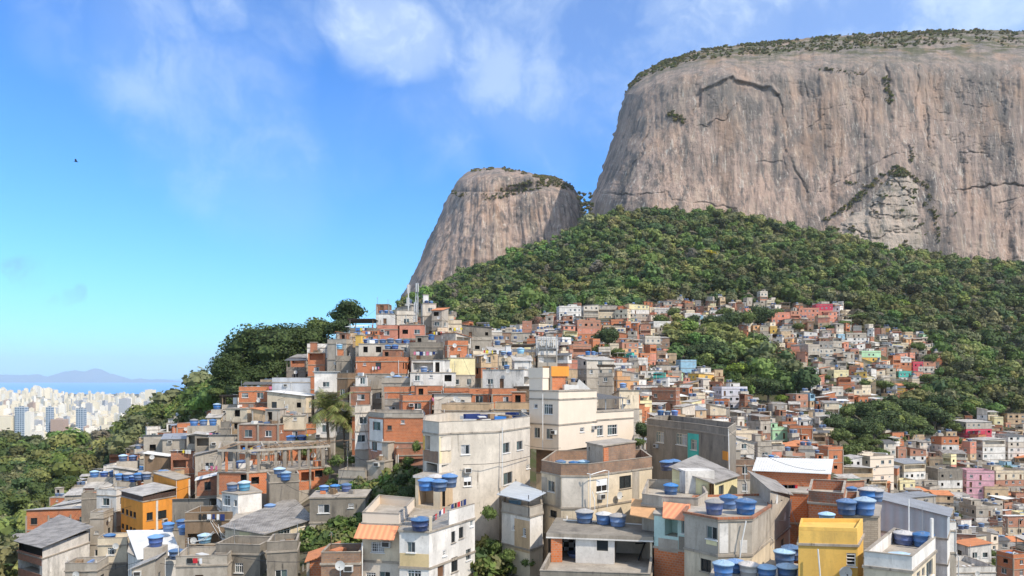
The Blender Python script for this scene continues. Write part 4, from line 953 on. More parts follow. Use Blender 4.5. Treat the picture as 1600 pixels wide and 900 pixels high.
def sloped(mb, poly, zs, mat, over=.25, th=.06):
    P = offset(poly, over); n = len(P)
    # plane fitted through the given corner heights, extended to the overhang
    A = np.array([[p[0], p[1], 1] for p in poly]); c, *_ = np.linalg.lstsq(A, np.array(zs), rcond=None)
    zz = [float(c[0]*p[0]+c[1]*p[1]+c[2]) for p in P]
    e = Vector((c[0], c[1])); e = e.normalized() if e.length > 1e-5 else Vector((0, 1)); s = Vector((-e.y, e.x))
    uv = [(p[0]*s.x+p[1]*s.y, p[0]*e.x+p[1]*e.y) for p in P]
    mb.quad([(P[i][0], P[i][1], zz[i]+th) for i in range(n)], mat, uv); mb.quad([(P[i][0], P[i][1], zz[i]) for i in reversed(range(n))], mat, uv[::-1])
    for i in range(n):
        j = (i+1) % n; mb.quad([(*P[i], zz[i]), (*P[j], zz[j]), (*P[j], zz[j]+th), (*P[i], zz[i]+th)], mat)
    return [float(c[0]*p[0]+c[1]*p[1]+c[2]) for p in poly]
ROOFM = {'t': 'tin', 'w': 'wtin', 'h': 'fib', 'k': 'tile', 'd': 'dtin', 'G': 'gtin'}
def visible(a, b):
    dx, dy = b[0]-a[0], b[1]-a[1]; return dy*(-(a[0]+b[0])/2)+(-dx)*(-(a[1]+b[1])/2) > 0
def house(poly, zb, ztop, segs, name='house', label=None, cat='house', group=None, desc=None, fam='house', roof='p', par=.9, pmat=None, bands=True, posts=False,
          wins=(), auto=0, acs=(), dishes=(), panels=(), near=True, stuff=False, slope=None, roofh=.9, rs=None, open_top=False, backup=True, railing=False):
    """poly CCW world xy; segs [(z_low, mat), ...] from the top storey downwards; wins in photo pixels"""
    rs = rs or random.Random(int(abs(poly[0][0]*91+poly[0][1]*17))); n = len(poly)
    cx, cy = sum(p[0] for p in poly)/n, sum(p[1] for p in poly)/n
    S = Sink(name, label, cat, (cx, cy, zb), group, stuff)
    if not stuff and label is None and desc: reg(S.root, desc, fam, (cx, cy, ztop))
    q = [(p[0]-cx, p[1]-cy) for p in poly]
    levels = []; z = ztop
    for zl, m in segs: levels.append((zl, z, m)); z = zl
    if z > zb+.05: levels.append((zb, z, segs[-1][1]))
    ops = {i: [] for i in range(n)}; placed = []
    def edge_hit(px, py):
        best = None
        for i in range(n):
            a, b = poly[i], poly[(i+1) % n]
            if not visible(a, b): continue
            rx = (px-CX)/F; ex, ey = b[0]-a[0], b[1]-a[1]
            # point = Y*(rx,1) = a + t*(ex,ey)
            den = ex-rx*ey
            if abs(den) < 1e-6: continue
            t = (rx*a[1]-a[0])/den; Y = a[1]+t*ey
            if -.03 <= t <= 1.03 and Y > 0 and (best is None or Y < best[1]): best = (i, Y, t)
        return best
    for w in wins:
        x0, y0, x1, y1, k = w; h = edge_hit((x0+x1)/2, 0)
        if not h: continue
        i, Y, t = h; a, b = poly[i], poly[(i+1) % n]; L = math.hypot(b[0]-a[0], b[1]-a[1]); ex, ey = b[0]-a[0], b[1]-a[1]
        def tt(px): rx = (px-CX)/F; return (rx*a[1]-a[0])/(ex-rx*ey)
        u0, u1 = max(.06, min(tt(x0), tt(x1))*L), min(L-.06, max(tt(x0), tt(x1))*L); z0, z1 = (HY-y1)/F*Y, (HY-y0)/F*Y
        if u1-u0 < .25: c_ = (u0+u1)/2; u0, u1 = c_-.3, c_+.3
        placed.append((i, u0, u1, z0, z1, k))
    if auto:
        for (z0, z1, m) in levels:
            if z1-z0 < 1.9: continue
            if z1-z0 > 4.2: sub = [(z1-3*k-2.9, z1-3*k) for k in range(int((z1-z0)/2.9))]
            else: sub = [(z0, z1)]
            for (s0, s1) in sub:
                for i in range(n):
                    a, b = poly[i], poly[(i+1) % n]; L = math.hypot(b[0]-a[0], b[1]-a[1])
                    if L < 1.6 or not visible(a, b): continue
                    r_ = rs.random()
                    if r_ < .10*auto and L > 3 and s1-s0 > 2.4:      # an open veranda
                        placed.append((i, .3, L-.3, s0+1.05, s0+2.5, 'b')); continue
                    k = max(1, int(L/2.5)); pos = [(j+.5)*L/k+rs.uniform(-.25, .25) for j in range(k)]
                    for u in pos:
                        if rs.random() < .24: continue
                        kk = rs.choices('adgcoxv', [26, 18, 14, 12, 16, 8, 8])[0]; w_ = rs.choice([.9, 1.1, 1.3]) if kk != 'v' else .6; h_ = rs.choice([1., 1.2]) if kk != 'v' else .5
                        if rs.random() < .08: kk = 'D'; w_ = .85; h_ = 2.; zc = s0+1.08
                        else: zc = s0+1.55+(.3 if kk == 'v' else 0)
                        if u-w_/2 > .2 and u+w_/2 < L-.2: placed.append((i, u-w_/2, u+w_/2, zc-h_/2, zc+h_/2, kk))
    wl = []
    for (i, u0, u1, z0, z1, k) in placed:
        a, b = poly[i], poly[(i+1) % n]; L = math.hypot(b[0]-a[0], b[1]-a[1]); w_, h_ = max(.3, round(u1-u0, 1)), max(.3, round(z1-z0, 1)); uc, zc = (u0+u1)/2, (z0+z1)/2
        if k == 'b': ops[i].append((u0, u1, z0-zb, z1-zb, min(1.5, L*.5+.6), segs[0][1])); continue
        if k == 'o': ops[i].append((u0, u1, z0-zb, z1-zb, .55, 'dark')); continue
        if k == 'D': ops[i].append((uc-w_/2, uc+w_/2, zc-h_/2-zb, zc+h_/2-zb, .16, 'door')); continue
        ops[i].append((uc-w_/2, uc+w_/2, zc-h_/2-zb, zc+h_/2-zb, .17, 'dark')); wl.append((i, uc, zc, w_, h_, k))
    for (z0, z1, m) in levels:
        pass
    W = MB()
    for (z0, z1, m) in levels:
        for i in range(n):
            u_off = sum(math.dist(q[k], q[(k+1) % n]) for k in range(i)); panel(W, q[i], q[(i+1) % n], z0-zb, z1-zb, m, ops[i], u_off)
    if posts:
        for i in range(n):
            e = Vector(q[(i+1) % n])-Vector(q[i]); a_ = math.atan2(e.y, e.x); L = e.length; k = max(1, round(L/3.2))
            for j in range(k):
                p = Vector(q[i])+e*(j/k); W.box((p.x, p.y, (ztop-zb)/2), (.26, .26, ztop-zb-.01), 'slab', a_)
    S.part('wall', W)
    if bands:
        Bm = MB()
        for (z0, z1, m) in levels[:-1]:
            Bm.ring(q, .09, .05, z0-zb-.12, z0-zb+.06, 'slab')
        S.part('floor_slab', Bm)
    for i, uc, zc, w_, h_, k in wl:
        a, b = q[i], q[(i+1) % n]; L = math.dist(a, b); dx, dy = (b[0]-a[0])/L, (b[1]-a[1])/L
        S.win(k, w_, h_, (a[0]+dx*uc, a[1]+dy*uc, zc-zb), math.atan2(dy, dx), near)
    for lst, fn, nm in ((acs, mk_ac, 'air_conditioner'), (dishes, mk_dish, 'satellite_dish')):
        for px, py in lst:
            h = edge_hit(px, 0)
            if not h: continue
            i, Y, t = h; a, b = q[i], q[(i+1) % n]; L = math.dist(a, b); S.item(nm, fn, (a[0]+(b[0]-a[0])*t, a[1]+(b[1]-a[1])*t, (HY-py)/F*Y-zb), math.atan2(b[1]-a[1], b[0]-a[0]))
    for x0, y0, x1, y1, m in panels:
        h = edge_hit((x0+x1)/2, 0)
        if not h: continue
        i, Y, t = h; a, b = poly[i], poly[(i+1) % n]; ex, ey = b[0]-a[0], b[1]-a[1]; L = math.hypot(ex, ey)
        def tt(px): rx = (px-CX)/F; return (rx*a[1]-a[0])/(ex-rx*ey)
        t0, t1 = max(0, min(tt(x0), tt(x1))), min(1, max(tt(x0), tt(x1))); zc = (HY-(y0+y1)/2)/F*Y-zb; hh = (y1-y0)/F*Y; tm = (t0+t1)/2
        pm = MB(); pm.box((q[i][0]+ex*tm, q[i][1]+ey*tm, zc), ((t1-t0)*L, .05, hh), m, math.atan2(ey, ex))
        # openings that fall inside the panel would be covered, so panels are drawn as thin strips around them
        inside_ = [o for o in ops[i] if o[1] > t0*L+.01 and o[0] < t1*L-.01 and o[3] > zc-hh/2+.01 and o[2] < zc+hh/2-.01]
        if inside_:
            pm = MB(); nx, ny = ey/L, -ex/L; a2 = (q[i][0]+nx*.02+ex*t0, q[i][1]+ny*.02+ey*t0); b2 = (q[i][0]+nx*.02+ex*t1, q[i][1]+ny*.02+ey*t1)
            panel(pm, a2, b2, zc-hh/2, zc+hh/2, m, [(max(.0, o[0]-t0*L), min((t1-t0)*L, o[1]-t0*L), o[2], o[3], .021, 'dark') for o in inside_]); pm_f = [k_ for k_ in range(len(pm.f)) if pm.m[k_] != 'dark']
            keep = MB()
            for k_ in pm_f: keep.quad([pm.v[v_] for v_ in pm.f[k_]], m)
            pm = keep
        S.part('wall_panel', pm)
    H = ztop-zb; Rm = MB(); top = ztop
    if roof in ('p', 'f'):
        Rm.prism(offset(q, .10), H+.002, H+.16, 'slab', 'floor'); S.part('roof', Rm); top = ztop+.16
        if roof == 'p' and par > 0:
            Pm = MB(); Pm.ring(q, -.01, .14, H+.16, H+.16+par, pmat or segs[0][1]); Pm.ring(q, .03, .18, H+.16+par, H+.20+par, 'slab'); S.part('parapet', Pm)
        if railing:
            Rr = MB()
            for i in range(n):
                if not visible(poly[i], poly[(i+1) % n]): continue
                a, b = q[i], q[(i+1) % n]; L = math.dist(a, b)
                for zz in (.5, 1.): Rr.tube([(a[0], a[1], H+.16+zz), (b[0], b[1], H+.16+zz)], .02, 'fw', 4)
                for j in range(int(L/.28)+1):
                    t = j*.28/L; p = (a[0]+(b[0]-a[0])*t, a[1]+(b[1]-a[1])*t); Rr.tube([(*p, H+.16), (*p, H+1.16)], .012, 'fw', 4)
            S.part('railing', Rr)
    elif roof == 'o' or open_top:
        Rm.prism(offset(q, .08), H+.002, H+.14, 'slab', 'floor'); S.part('roof', Rm); top = ztop+.14
        Pm = MB(); Pm.ring(q, -.01, .14, H+.14, H+1.0, pmat or segs[0][1]); S.part('parapet', Pm)
        Po = MB(); hts = []
        sl = rs.choice([(0, .5), (.5, 0), (.25, .6)])
        for i in range(n):
            hh = 2.5+(sl[0] if i in (0, 1) else sl[1]); hts.append(H+hh); p = offset(q, -.12)[i]
            Po.box((p[0], p[1], H+1.0+(hh-1.0)/2), (.16, .16, hh-1.0), 'timber' if rs.random() < .3 else 'slab')
        S.part('post', Po); C_ = MB(); sloped(C_, q, hts, ROOFM.get(rs.choice('tthwd')) if slope is None else ROOFM[slope], .45); S.part('canopy', C_); top = ztop+3.0
    else:
        Rm2 = MB(); rd = rs.randrange(4) if slope is None else slope
        hts = [H+.02]*n
        for i in range(n):
            if i in (rd, (rd+1) % n): hts[i] = H+roofh
        hts = sloped(Rm2, q, hts, ROOFM[roof], .3); G = MB()
        for i in range(n):
            j = (i+1) % n; G.quad([(*q[i], H), (*q[j], H), (*q[j], max(H, hts[j])), (*q[i], max(H, hts[i]))], segs[0][1])
        S.part('gable', G); S.part('roof', Rm2); top = ztop+roofh
    return S, (cx, cy), top
def rect(px, Y, w, d, yaw):
    cx, cy = xy(px, Y); cy += d/2*math.cos(yaw)*.9; ca, sa = math.cos(yaw), math.sin(yaw)
    return [(cx+ca*x-sa*y, cy+sa*x+ca*y) for x, y in ((-w/2, -d/2), (w/2, -d/2), (w/2, d/2), (-w/2, d/2))]
# ---- water tanks
def mk_tank(c1, c2):
    b = MB(); b.lathe([(0, 0), (.60, 0), (.63, .08), (.66, .40), (.70, .42), (.70, .47), (.68, .49), (.73, .84), (.78, .86), (.78, .94)], c1, 20)
    l = MB(); n = 20; base = []
    prof = [(.81, .93), (.81, .985), (.60, 1.06), (.22, 1.16), (.20, 1.20), (0, 1.20)]
    for r_, z in prof:
        for q_ in range(n):
            t = 2*math.pi*q_/n; l.v.append((r_*math.cos(t), r_*math.sin(t), z+(.025 if q_ % 2 and .2 < r_ < .8 else 0)))
    for k in range(len(prof)-1):
        for q_ in range(n):
            q2 = (q_+1) % n; l.f.append((k*n+q_, k*n+q2, (k+1)*n+q2, (k+1)*n+q_)); l.m.append(c2); l.uv += [(0, 0)]*4
    return b, l
TK = {}
def tank(x, y, z, kind=None, s=1., label=None, near=True, stuff=False, hostdesc=None):
    kind = kind or rng.choices(['bb', 'bg', 'db', 'll', 'bl', 'db', 'wg'], [35, 14, 18, 6, 14, 10, 2])[0]
    c1 = {'b': 'tank', 'd': 'tankd', 'l': 'tankl', 'w': 'lidg'}[kind[0]]; c2 = {'b': 'lid', 'g': 'lidg', 'l': 'lidl'}[kind[1]]
    if kind not in TK:
        b, l = mk_tank(c1, c2); one = MB(); one.add(b, Matrix()); one.add(l, Matrix()); TK[kind] = (b.mesh('tank_body', True), l.mesh('lid'), one.mesh('water_tank', False), one)
    mb_, ml, mo, one = TK[kind]
    if stuff: FAR.add(one, Matrix.Translation((x, y, z)) @ Matrix.Scale(s, 4)); return
    d = {'b': 'blue', 'd': 'dark blue', 'l': 'pale blue', 'w': 'grey'}[kind[0]]+' water tank with '+{'b': 'blue', 'g': 'dusty', 'l': 'pale'}[kind[1]]+' lid'
    if near: o = link('water_tank', None, None, (x, y, z)); link('tank_body', mb_, o); link('lid', ml, o)
    else: o = link('water_tank', mo, None, (x, y, z))
    s *= rng.uniform(.9, 1.08); o.scale = (s, s, s*rng.uniform(.9, 1.12)); o.rotation_euler = (rng.uniform(-.02, .02), rng.uniform(-.02, .02), rng.random()*6); o['category'] = 'water tank'; o['group'] = 'water tanks on the roofs'
    if label: o['label'] = label
    else: reg(o, d, 'water tank', (x, y, z+.6))
    return o
def tank_px(px, pyb, Y, kind='bb', s=1., label=None):
    """tank whose foot sits at pixel (px, pyb) at distance Y"""
    x, y, z = at(px, pyb, Y); return tank(x, y, z, kind, s, label)
NT = [0]
def roof_tanks(poly, z, n, near, stuff, rs):
    q = offset(poly, -1.1); cx = sum(p[0] for p in q)/len(q); cy = sum(p[1] for p in q)/len(q)
    a = Vector(q[0]); b = Vector(q[1]); c = Vector(q[-1]); st = rs.choice([0, 1, 2]); e = (b-a); L = e.length or 1; e /= L
    base = (a, a+(c-a)*.5, a+(c-a)*.9)[st]; u = rs.uniform(0, max(.0, L-1.6*n)); s = rs.choice([.72, .8, .9, 1.])
    for k in range(n):
        if u > L+.6: break
        p = base+e*u; tank(p.x, p.y, z, None, s, None, near, stuff); u += 1.65*s; NT[0] += 1
WALLD = {'B': 'orange brick', 'R': 'dirty brick', 'T': 'sooty brick', 'K': 'ruddy brick', 'S': 'stone clad', 'L': 'block', 'G': 'grey', 'g': 'dark grey', 'l': 'light grey', 'W': 'white', 'w': 'stained white', 'C': 'cream', 'c': 'beige', 'Y': 'yellow', 'y': 'pale yellow', 'O': 'orange', 'A': 'apricot', 'P': 'pink', 'X': 'crimson', 's': 'salmon', 'U': 'pale blue', 'Z': 'blue grey', 'V': 'lavender', 'm': 'mint green', 'q': 'turquoise', 't': 'tan', 'e': 'brown', 'H': 'aqua'}
NUMW = ['', 'one', 'two', 'three', 'four', 'five', 'six', 'seven']
ROOFD = {'p': 'walled roof', 'f': 'flat roof', 't': 'tin roof', 'w': 'white roof', 'h': 'sheet roof', 'k': 'tiled roof', 'd': 'dark roof', 'G': 'grey roof', 'o': 'roof canopy'}
def clutter(S, poly, z, rs, zb, near):
    """small things fixed to a roof terrace: aerials, posts, a wash line"""
    q = offset(poly, -.2); n = len(q); cx, cy = S.o[0], S.o[1]; mb = MB()
    for k in range(rs.choice([0, 1, 2, 3, 4])):
        p = q[rs.randrange(n)]; h = rs.uniform(.9, 2.4); x, y = p[0]-cx, p[1]-cy; mb.tube([(x, y, z-zb-.3), (x, y, z-zb+h)], .035, rs.choice(['steel', 'timber', 'pvc']), 4)
        if rs.random() < .4:
            for j in range(3): mb.box((x, y, z-zb+h-.12*j), (.7-.12*j, .02, .02), 'steel', rs.random()*3)
    S.part('aerial', mb)
    if near:
        cm = MB(); a, b, d = Vector(offset(poly, -.7)[0]), Vector(offset(poly, -.7)[1]), Vector(offset(poly, -.7)[-1])
        for k in range(rs.randrange(3, 12)):
            p = a+(b-a)*rs.random()+(d-a)*rs.random(); w_, d_, h_ = rs.uniform(.2, 1.5), rs.uniform(.2, .8), rs.uniform(.06, .7)
            cm.box((p.x-cx, p.y-cy, z-zb+h_/2+.01*k), (w_, d_, h_), rs.choice(['timber', 'B', 'slab', 'fib', 'G', 'ac', 'W', 'e', 'tank', 'wtin', 'steel']), rs.random()*3)
        c_ = S.part('roof_clutter', cm)
        if c_: c_['kind'] = 'stuff'
TOPS = []
def vhouse(x0, x1, yt, yb, Y, walls, roof='p', yaw=0., tanks=0, label=None, stuff=False, near=None, dfac=.85, auto=1, room=None, seed=None, wins=(), acs=(), dishes=(), sh=None, cat='house', extra=True, dd=None, **kw):
    rs = random.Random(seed or int(x0*7+yt*13+Y)); Wd = (x1-x0)/F*Y; c, s = math.cos(yaw), abs(math.sin(yaw)); w = Wd/(c+s*dfac); d = max(3.5, w*dfac)
    if dd: d = dd; w = max(2., (Wd-s*d)/c)
    poly = rect((x0+x1)/2, Y, w, d, yaw); jr = random.Random(int(x0*31+yt)); poly = [(p[0]+jr.uniform(-.18, .18), p[1]+jr.uniform(-.25, .25)) for p in poly]; zt_ = (HY-yt)/F*Y; zb_ = (HY-yb)/F*Y
    if roof == 'p': zt_ -= .9+.16
    if roof == 'o': zt_ -= 2.7
    if roof in 'twhkdG': zt_ -= .45
    st = max(1, round((zt_-zb_)/2.85)); sh = sh or max(2.3, (zt_-zb_)/st)
    gz = min(zt1(*p) for p in poly)-.6
    zb2 = min(zb_, gz) if zb_-gz < 14 else zb_-6
    segs = []; z = zt_
    for k in range(st): z -= sh; segs.append((z, walls[min(k, len(walls)-1)]))
    while z > zb2+2.2: z -= 2.9; segs.append((z, 'G' if rs.random() < .7 else walls[-1]))
    segs[-1] = (min(zb2, segs[-1][0]), segs[-1][1])
    near = (Y < 190) if near is None else near
    desc = f"{WALLD[walls[0]]} {NUMW[min(st, 6)]}-storey house with {ROOFD[roof]}"
    S, cc, top = house(poly, segs[-1][0], zt_, segs, label=label, cat=None if stuff else cat, group=None if (stuff or label) else 'houses of the hillside neighbourhood', desc=desc, roof=roof, auto=auto, near=near, stuff=stuff, rs=rs,
        posts=(walls[0] in 'BRTK' and rs.random() < .6 and Y < 300), wins=wins, acs=acs, dishes=dishes, bands=Y < 460, roofh=rs.uniform(.5, 1.1), **kw)
    if not stuff and label: S.root['group'] = 'houses of the hillside neighbourhood'
    zr = zt_+.16
    if Y < 260 and not stuff:
        vis = [i for i in range(4) if visible(poly[i], poly[(i+1) % 4])]
        for fn, nm, pr in ((mk_dish, 'satellite_dish', .45), (mk_ac, 'air_conditioner', .35), (mk_dish, 'satellite_dish', .2)):
            if rs.random() < pr and vis:
                i = rs.choice(vis); a, b = poly[i], poly[(i+1) % 4]; t = rs.uniform(.12, .88); zz = zt_-rs.choice([.25, .5, 2.2, 2.6]); S.item(nm, fn, (a[0]+(b[0]-a[0])*t-S.o[0], a[1]+(b[1]-a[1])*t-S.o[1], zz-S.o[2]), math.atan2(b[1]-a[1], b[0]-a[0]))
        if rs.random() < .55 and vis:
            i = rs.choice(vis); a, b = Vector(poly[i]), Vector(poly[(i+1) % 4]); e = (b-a).normalized(); n_ = Vector((e.y, -e.x))*.09; p = a+(b-a)*rs.choice([.06, .5, .93])+n_-Vector((S.o[0], S.o[1])); pm = MB(); z_ = zt_-S.o[2]
            pm.tube([(p.x, p.y, z_+.3), (p.x, p.y, z_-2.4), (p.x+e.x*.3, p.y+e.y*.3, z_-2.8), (p.x+e.x*.3, p.y+e.y*.3, max(0, z_-6))], .05, 'pvc', 5); S.part('pipe', pm)
        if walls[0] in 'BRTKG' and roof in 'pf' and rs.random() < .5:
            rb = MB()
            for p in offset(poly, -.15):
                for k in range(4):
                    x_, y_ = p[0]-S.o[0]+(k % 2)*.14, p[1]-S.o[1]+(k//2)*.14; rb.tube([(x_, y_, zt_-S.o[2]+.1), (x_+rs.uniform(-.06, .06), y_, zt_-S.o[2]+(1.0 if roof == 'p' else 0)+rs.uniform(.6, 1.1))], .014, 'bark', 3, False)
            c_ = S.part('rebar', rb)
            if c_: c_['kind'] = 'stuff'
    TOPS.append((S.root if not stuff else None, (poly[0][0]+poly[1][0])/2, (poly[0][1]+poly[1][1])/2, zt_, Y))
    if roof in 'pf':
        if (room if room is not None else rs.random() < .35) and extra:
            R = MB(); wl = rs.choice(['B', 'R', 'G', 'W', walls[0]]); cx, cy = S.o[0], S.o[1]; pp = rect((x0+x1)/2, Y, w, d, yaw)
            A_, B_, D_ = Vector(pp[0]), Vector(pp[1]), Vector(pp[3]); u0 = rs.choice([.12, .5]); u1 = u0+.38; v0 = .45; v1 = .93
            r4 = [A_+(B_-A_)*a+(D_-A_)*b_ for a, b_ in ((u0, v0), (u1, v0), (u1, v1), (u0, v1))]; r4 = [(p.x-cx, p.y-cy) for p in r4]; z0 = zr-S.o[2]
            hR = 2.3
            for i in range(4): panel(R, r4[i], r4[(i+1) % 4], z0, z0+hR, wl, [(.4, 1.2, z0+.05, z0+1.9, .4, 'dark')] if i == 0 and math.dist(r4[0], r4[1]) > 1.6 else [])
            S.part('rooftop_room', R); R2 = MB(); R2.prism(offset(r4, .15), z0+hR+.002, z0+hR+.12, 'slab', 'floor'); S.part('rooftop_room_roof', R2)
            if tanks and rs.random() < .5: roof_tanks([(p[0]+cx, p[1]+cy) for p in offset(r4, .7)], z0+hR+.12+S.o[2], 1+(tanks > 1), near, stuff, rs); tanks = max(0, tanks-2)
        if tanks: roof_tanks(poly, zr, tanks, near, stuff, rs)
        if extra: clutter(S, poly, zr, rs, S.o[2], near)
    elif tanks and roof in 'twh':
        # tanks stand on a masonry platform behind the sheet roof
        P_ = MB(); cx, cy = S.o[0], S.o[1]; p2, p3 = Vector(poly[2]), Vector(poly[3]); m = (p2+p3)/2; hh = 1.5
        P_.box((m.x-cx, m.y-cy+.2, zt_-S.o[2]+hh/2), (1.7*min(tanks, 3)+.3, 1.8, hh), 'G', yaw); S.part('tank_platform', P_); e = (p2-p3).normalized()
        for k in range(min(tanks, 3)):
            p = m+e*(1.7*(k-(min(tanks, 3)-1)/2)); tank(p.x, p.y+.2, zt_+hh, None, 1., None, near, stuff); NT[0] += 1
    return S
# ---------------------------------------------------------------- the near buildings, one by one
def OZ(z, *pts):     # corner pixels of a level roof line at height z
    return [onz(px, py, z) for px, py in pts]
def close(chain, *back): return list(chain)+[xy(px, Y) for px, Y in back]
def para(chain):        # three visible corners -> parallelogram
    a, b, c = chain; return [a, b, c, (a[0]+c[0]-b[0], a[1]+c[1]-b[1])]
GH = 'houses of the hillside neighbourhood'
def hero(label, poly, zb, zt_, segs, **kw):
    S, c, top = house(poly, zb, zt_, segs, label=label, group=GH, **kw); return S
def extra(S, name, fn):
    mb = MB(); fn(mb, lambda x, y, z: (x-S.o[0], y-S.o[1], z-S.o[2])); return S.part(name, mb)
def pipe(S, pts, r=.05, mat='pvc'):
    mb = MB(); mb.tube([(x-S.o[0], y-S.o[1], z-S.o[2]) for x, y, z in [at(*p) for p in pts]], r, mat, 6); S.part('pipe', mb)
def qbox(S, name, c, d, mat, ang=0.):
    mb = MB(); mb.box((c[0]-S.o[0], c[1]-S.o[1], c[2]-S.o[2]), d, mat, ang); return S.part(name, mb)
# 1 white corner house with washing terrace
z1 = -13.05; c1 = OZ(z1, (624, 831), (670.5, 833), (742, 811)); p1 = close(c1, (709, 74), (652, 74))
S = hero('white corner house with open washing terrace and beige awning house beside it', p1, -32, z1, [(-16.0, 'W'), (-19., 'W'), (-22., 'w')], roof='f',
    wins=zw(A4, (402,618,472,707,'x'), (770,530,800,625,'d'), (832,497,868,587,'d'), (925,435,948,490,'a'), (700,685,725,735,'v'), (405,855,520,930,'g'), (655,810,712,920,'D'), (768,745,822,865,'d'), (890,675,930,770,'x')),
    panels=[A4(342,715)+A4(583,822)+('a',)])
def par1(m, T):
    A, B, C = [Vector(q) for q in c1]; n_ = C-B; L = n_.length; e = n_/L; a0 = B+e*(L*.42); a = math.atan2(e.y, e.x); mid = (a0+C)/2; inn = Vector((-e.y, e.x))*.1
    m.box(T(mid.x+inn.x, mid.y+inn.y, z1+.16+.62), (L*.58, .14, 1.25), 'W', a)
    m.box(T(mid.x+inn.x, mid.y+inn.y, z1+.16+1.27), (L*.58, .2, .06), 'slab', a)
extra(S, 'parapet', par1)
def rail1(m, T):
    A, B, C = [Vector(q) for q in c1]; e = (C-B); pts = [A+(B-A)*t for t in (.05, .5, 1)]+[B+e*t for t in (.14, .28, .42)]
    for p, q_ in zip(pts[:-1], pts[1:]):
        for zz in (.2, .65, 1.1): m.tube([T(p.x, p.y, z1+.16+zz), T(q_.x, q_.y, z1+.16+zz)], .018, 'steel', 4)
        for j in range(9): r_ = p+(q_-p)*(j/9); m.tube([T(r_.x, r_.y, z1+.16), T(r_.x, r_.y, z1+1.26)], .012, 'steel', 4)
    for p in (pts[1], pts[2]): m.box(T(p.x+.1, p.y+.12, z1+.16+.62), (.24, .24, 1.25), 'c')
extra(S, 'railing', rail1)
tank(*onz(657, 828, z1+.2), z1+.18, 'db', 1., 'dark blue water tank behind the railing at the corner of the white washing terrace')
# rear room of terrace with four tanks on its slab
r1 = [xy(649, 73.2), xy(688, 72.2), xy(719, 78.5), xy(684, 79.5)]; zr1 = -9.9
def room1(m, T):
    q = [(p[0]-S.o[0], p[1]-S.o[1]) for p in r1]; zb_ = z1+.16-S.o[2]; zt_ = zr1-S.o[2]
    panel(m, q[0], q[1], zb_, zt_, 'c', [(.35, 2.0, zb_+.3, zt_-.25, 1.6, 't')]); panel(m, q[1], q[2], zb_, zt_, 't', [(.6, 1.5, zb_+.05, zb_+2., .5, 'dark')]); panel(m, q[2], q[3], zb_, zt_, 'c', []); panel(m, q[3], q[0], zb_, zt_, 'c', [])
extra(S, 'rooftop_room', room1)
def slab1(m, T): m.prism(offset([(p[0]-S.o[0], p[1]-S.o[1]) for p in r1], .2), zr1-S.o[2]+.003, zr1-S.o[2]+.25, 'W', 'floor')
extra(S, 'rooftop_room_roof', slab1)
for px, py, k, lab in ((666.5, 764, 'bb', 'leftmost of the four blue tanks above the white washing terrace'), (681, 759, 'bg', 'rear tank with pale lid of the four above the washing terrace'), (686.5, 765, 'bb', 'smallest front tank of the four above the washing terrace'), (702, 759, 'bb', 'rightmost bright blue tank of the four above the washing terrace')):
    zz = zr1+.26; x, y = onz(px, py+2, zz); tank(x, y, zz, k, .85 if px > 684 and px < 690 else 1., lab)
# 2 beige awning house (left neighbour)
p2 = [xy(566, 64.3), xy(623.5, 63.6), xy(648, 72), xy(592, 74)]
S = hero('beige house with salmon awning over a barred window, left of the white corner house', p2, -32, -12.75, [(-15.9, 'c'), (-18.9, 'l'), (-22, 'G')], roof='p', par=.85, pmat='C', wins=zw(A4, (108,618,212,708,'k'), (60,870,145,930,'g'), (175,865,262,930,'x')), acs=[A4(238, 632)])
def awn2(m, T):
    a, b = Vector(p2[0]), Vector(p2[1]); n_ = Vector(((b-a).y, -(b-a).x)).normalized(); e = (b-a).normalized(); a = a-e*.25
    q = [a, b, b+n_*1.25, a+n_*1.25]; zz = [-12.72, -12.72, -13.75, -13.75]
    sloped(m, [(p.x-S.o[0], p.y-S.o[1]) for p in [q[3], q[2], q[1], q[0]]], [zz[2]-S.o[2], zz[2]-S.o[2], zz[0]-S.o[2], zz[0]-S.o[2]], 'awn', 0)
extra(S, 'awning', awn2)
pipe(S, [(566, 848, 63.3), (566, 905, 63.3)], .06)
# 3 big grey block
z3 = -4.52; c3 = OZ(z3, (660.8,657.3), (685.9,660), (706.7,658.7), (780,656.5), (828,650.7)); p3 = close(c3, (815, 97), (700, 96), (664, 88))
S = hero('large bare grey rendered block with yellow-posted corner balcony', p3, -30, z3-1.3, [(-8.9, 'l'), (-12.1, 'l'), (-15.4, 'l'), (-19, 'l')], roof='p', par=1.15, pmat='l', bands=False,
    wins=zw(Z4, (302,583,352,637,'c'), (547,570,586,628,'x'), (628,558,662,612,'x'), (318,768,363,823,'s'), (550,742,603,812,'x'), (683,695,705,722,'v'), (92,530,166,612,'b'), (180,532,243,620,'b'), (98,690,162,740,'b'), (188,697,236,750,'o')),
    acs=[Z4(335, 730)], panels=[Z4(79,528)+Z4(90,612)+('Y',), Z4(174,535)+Z4(187,690)+('y',), Z4(82,614)+Z4(168,682)+('T',), Z4(187,618)+Z4(244,688)+('c',)])
pipe(S, [(785, 668, 78.4), (784.5, 760, 78.2)], .06, 'ac'); pipe(S, [(724, 726, 76), (760, 725, 77), (790, 722, 78.5), (828, 713, 85)], .03, 'black'); pipe(S, [(701, 660, 75.8), (702, 790, 75.8)], .05)
for px, py in ((735, 652), (752, 651), (770, 650), (790, 649), (812, 647)):
    pass
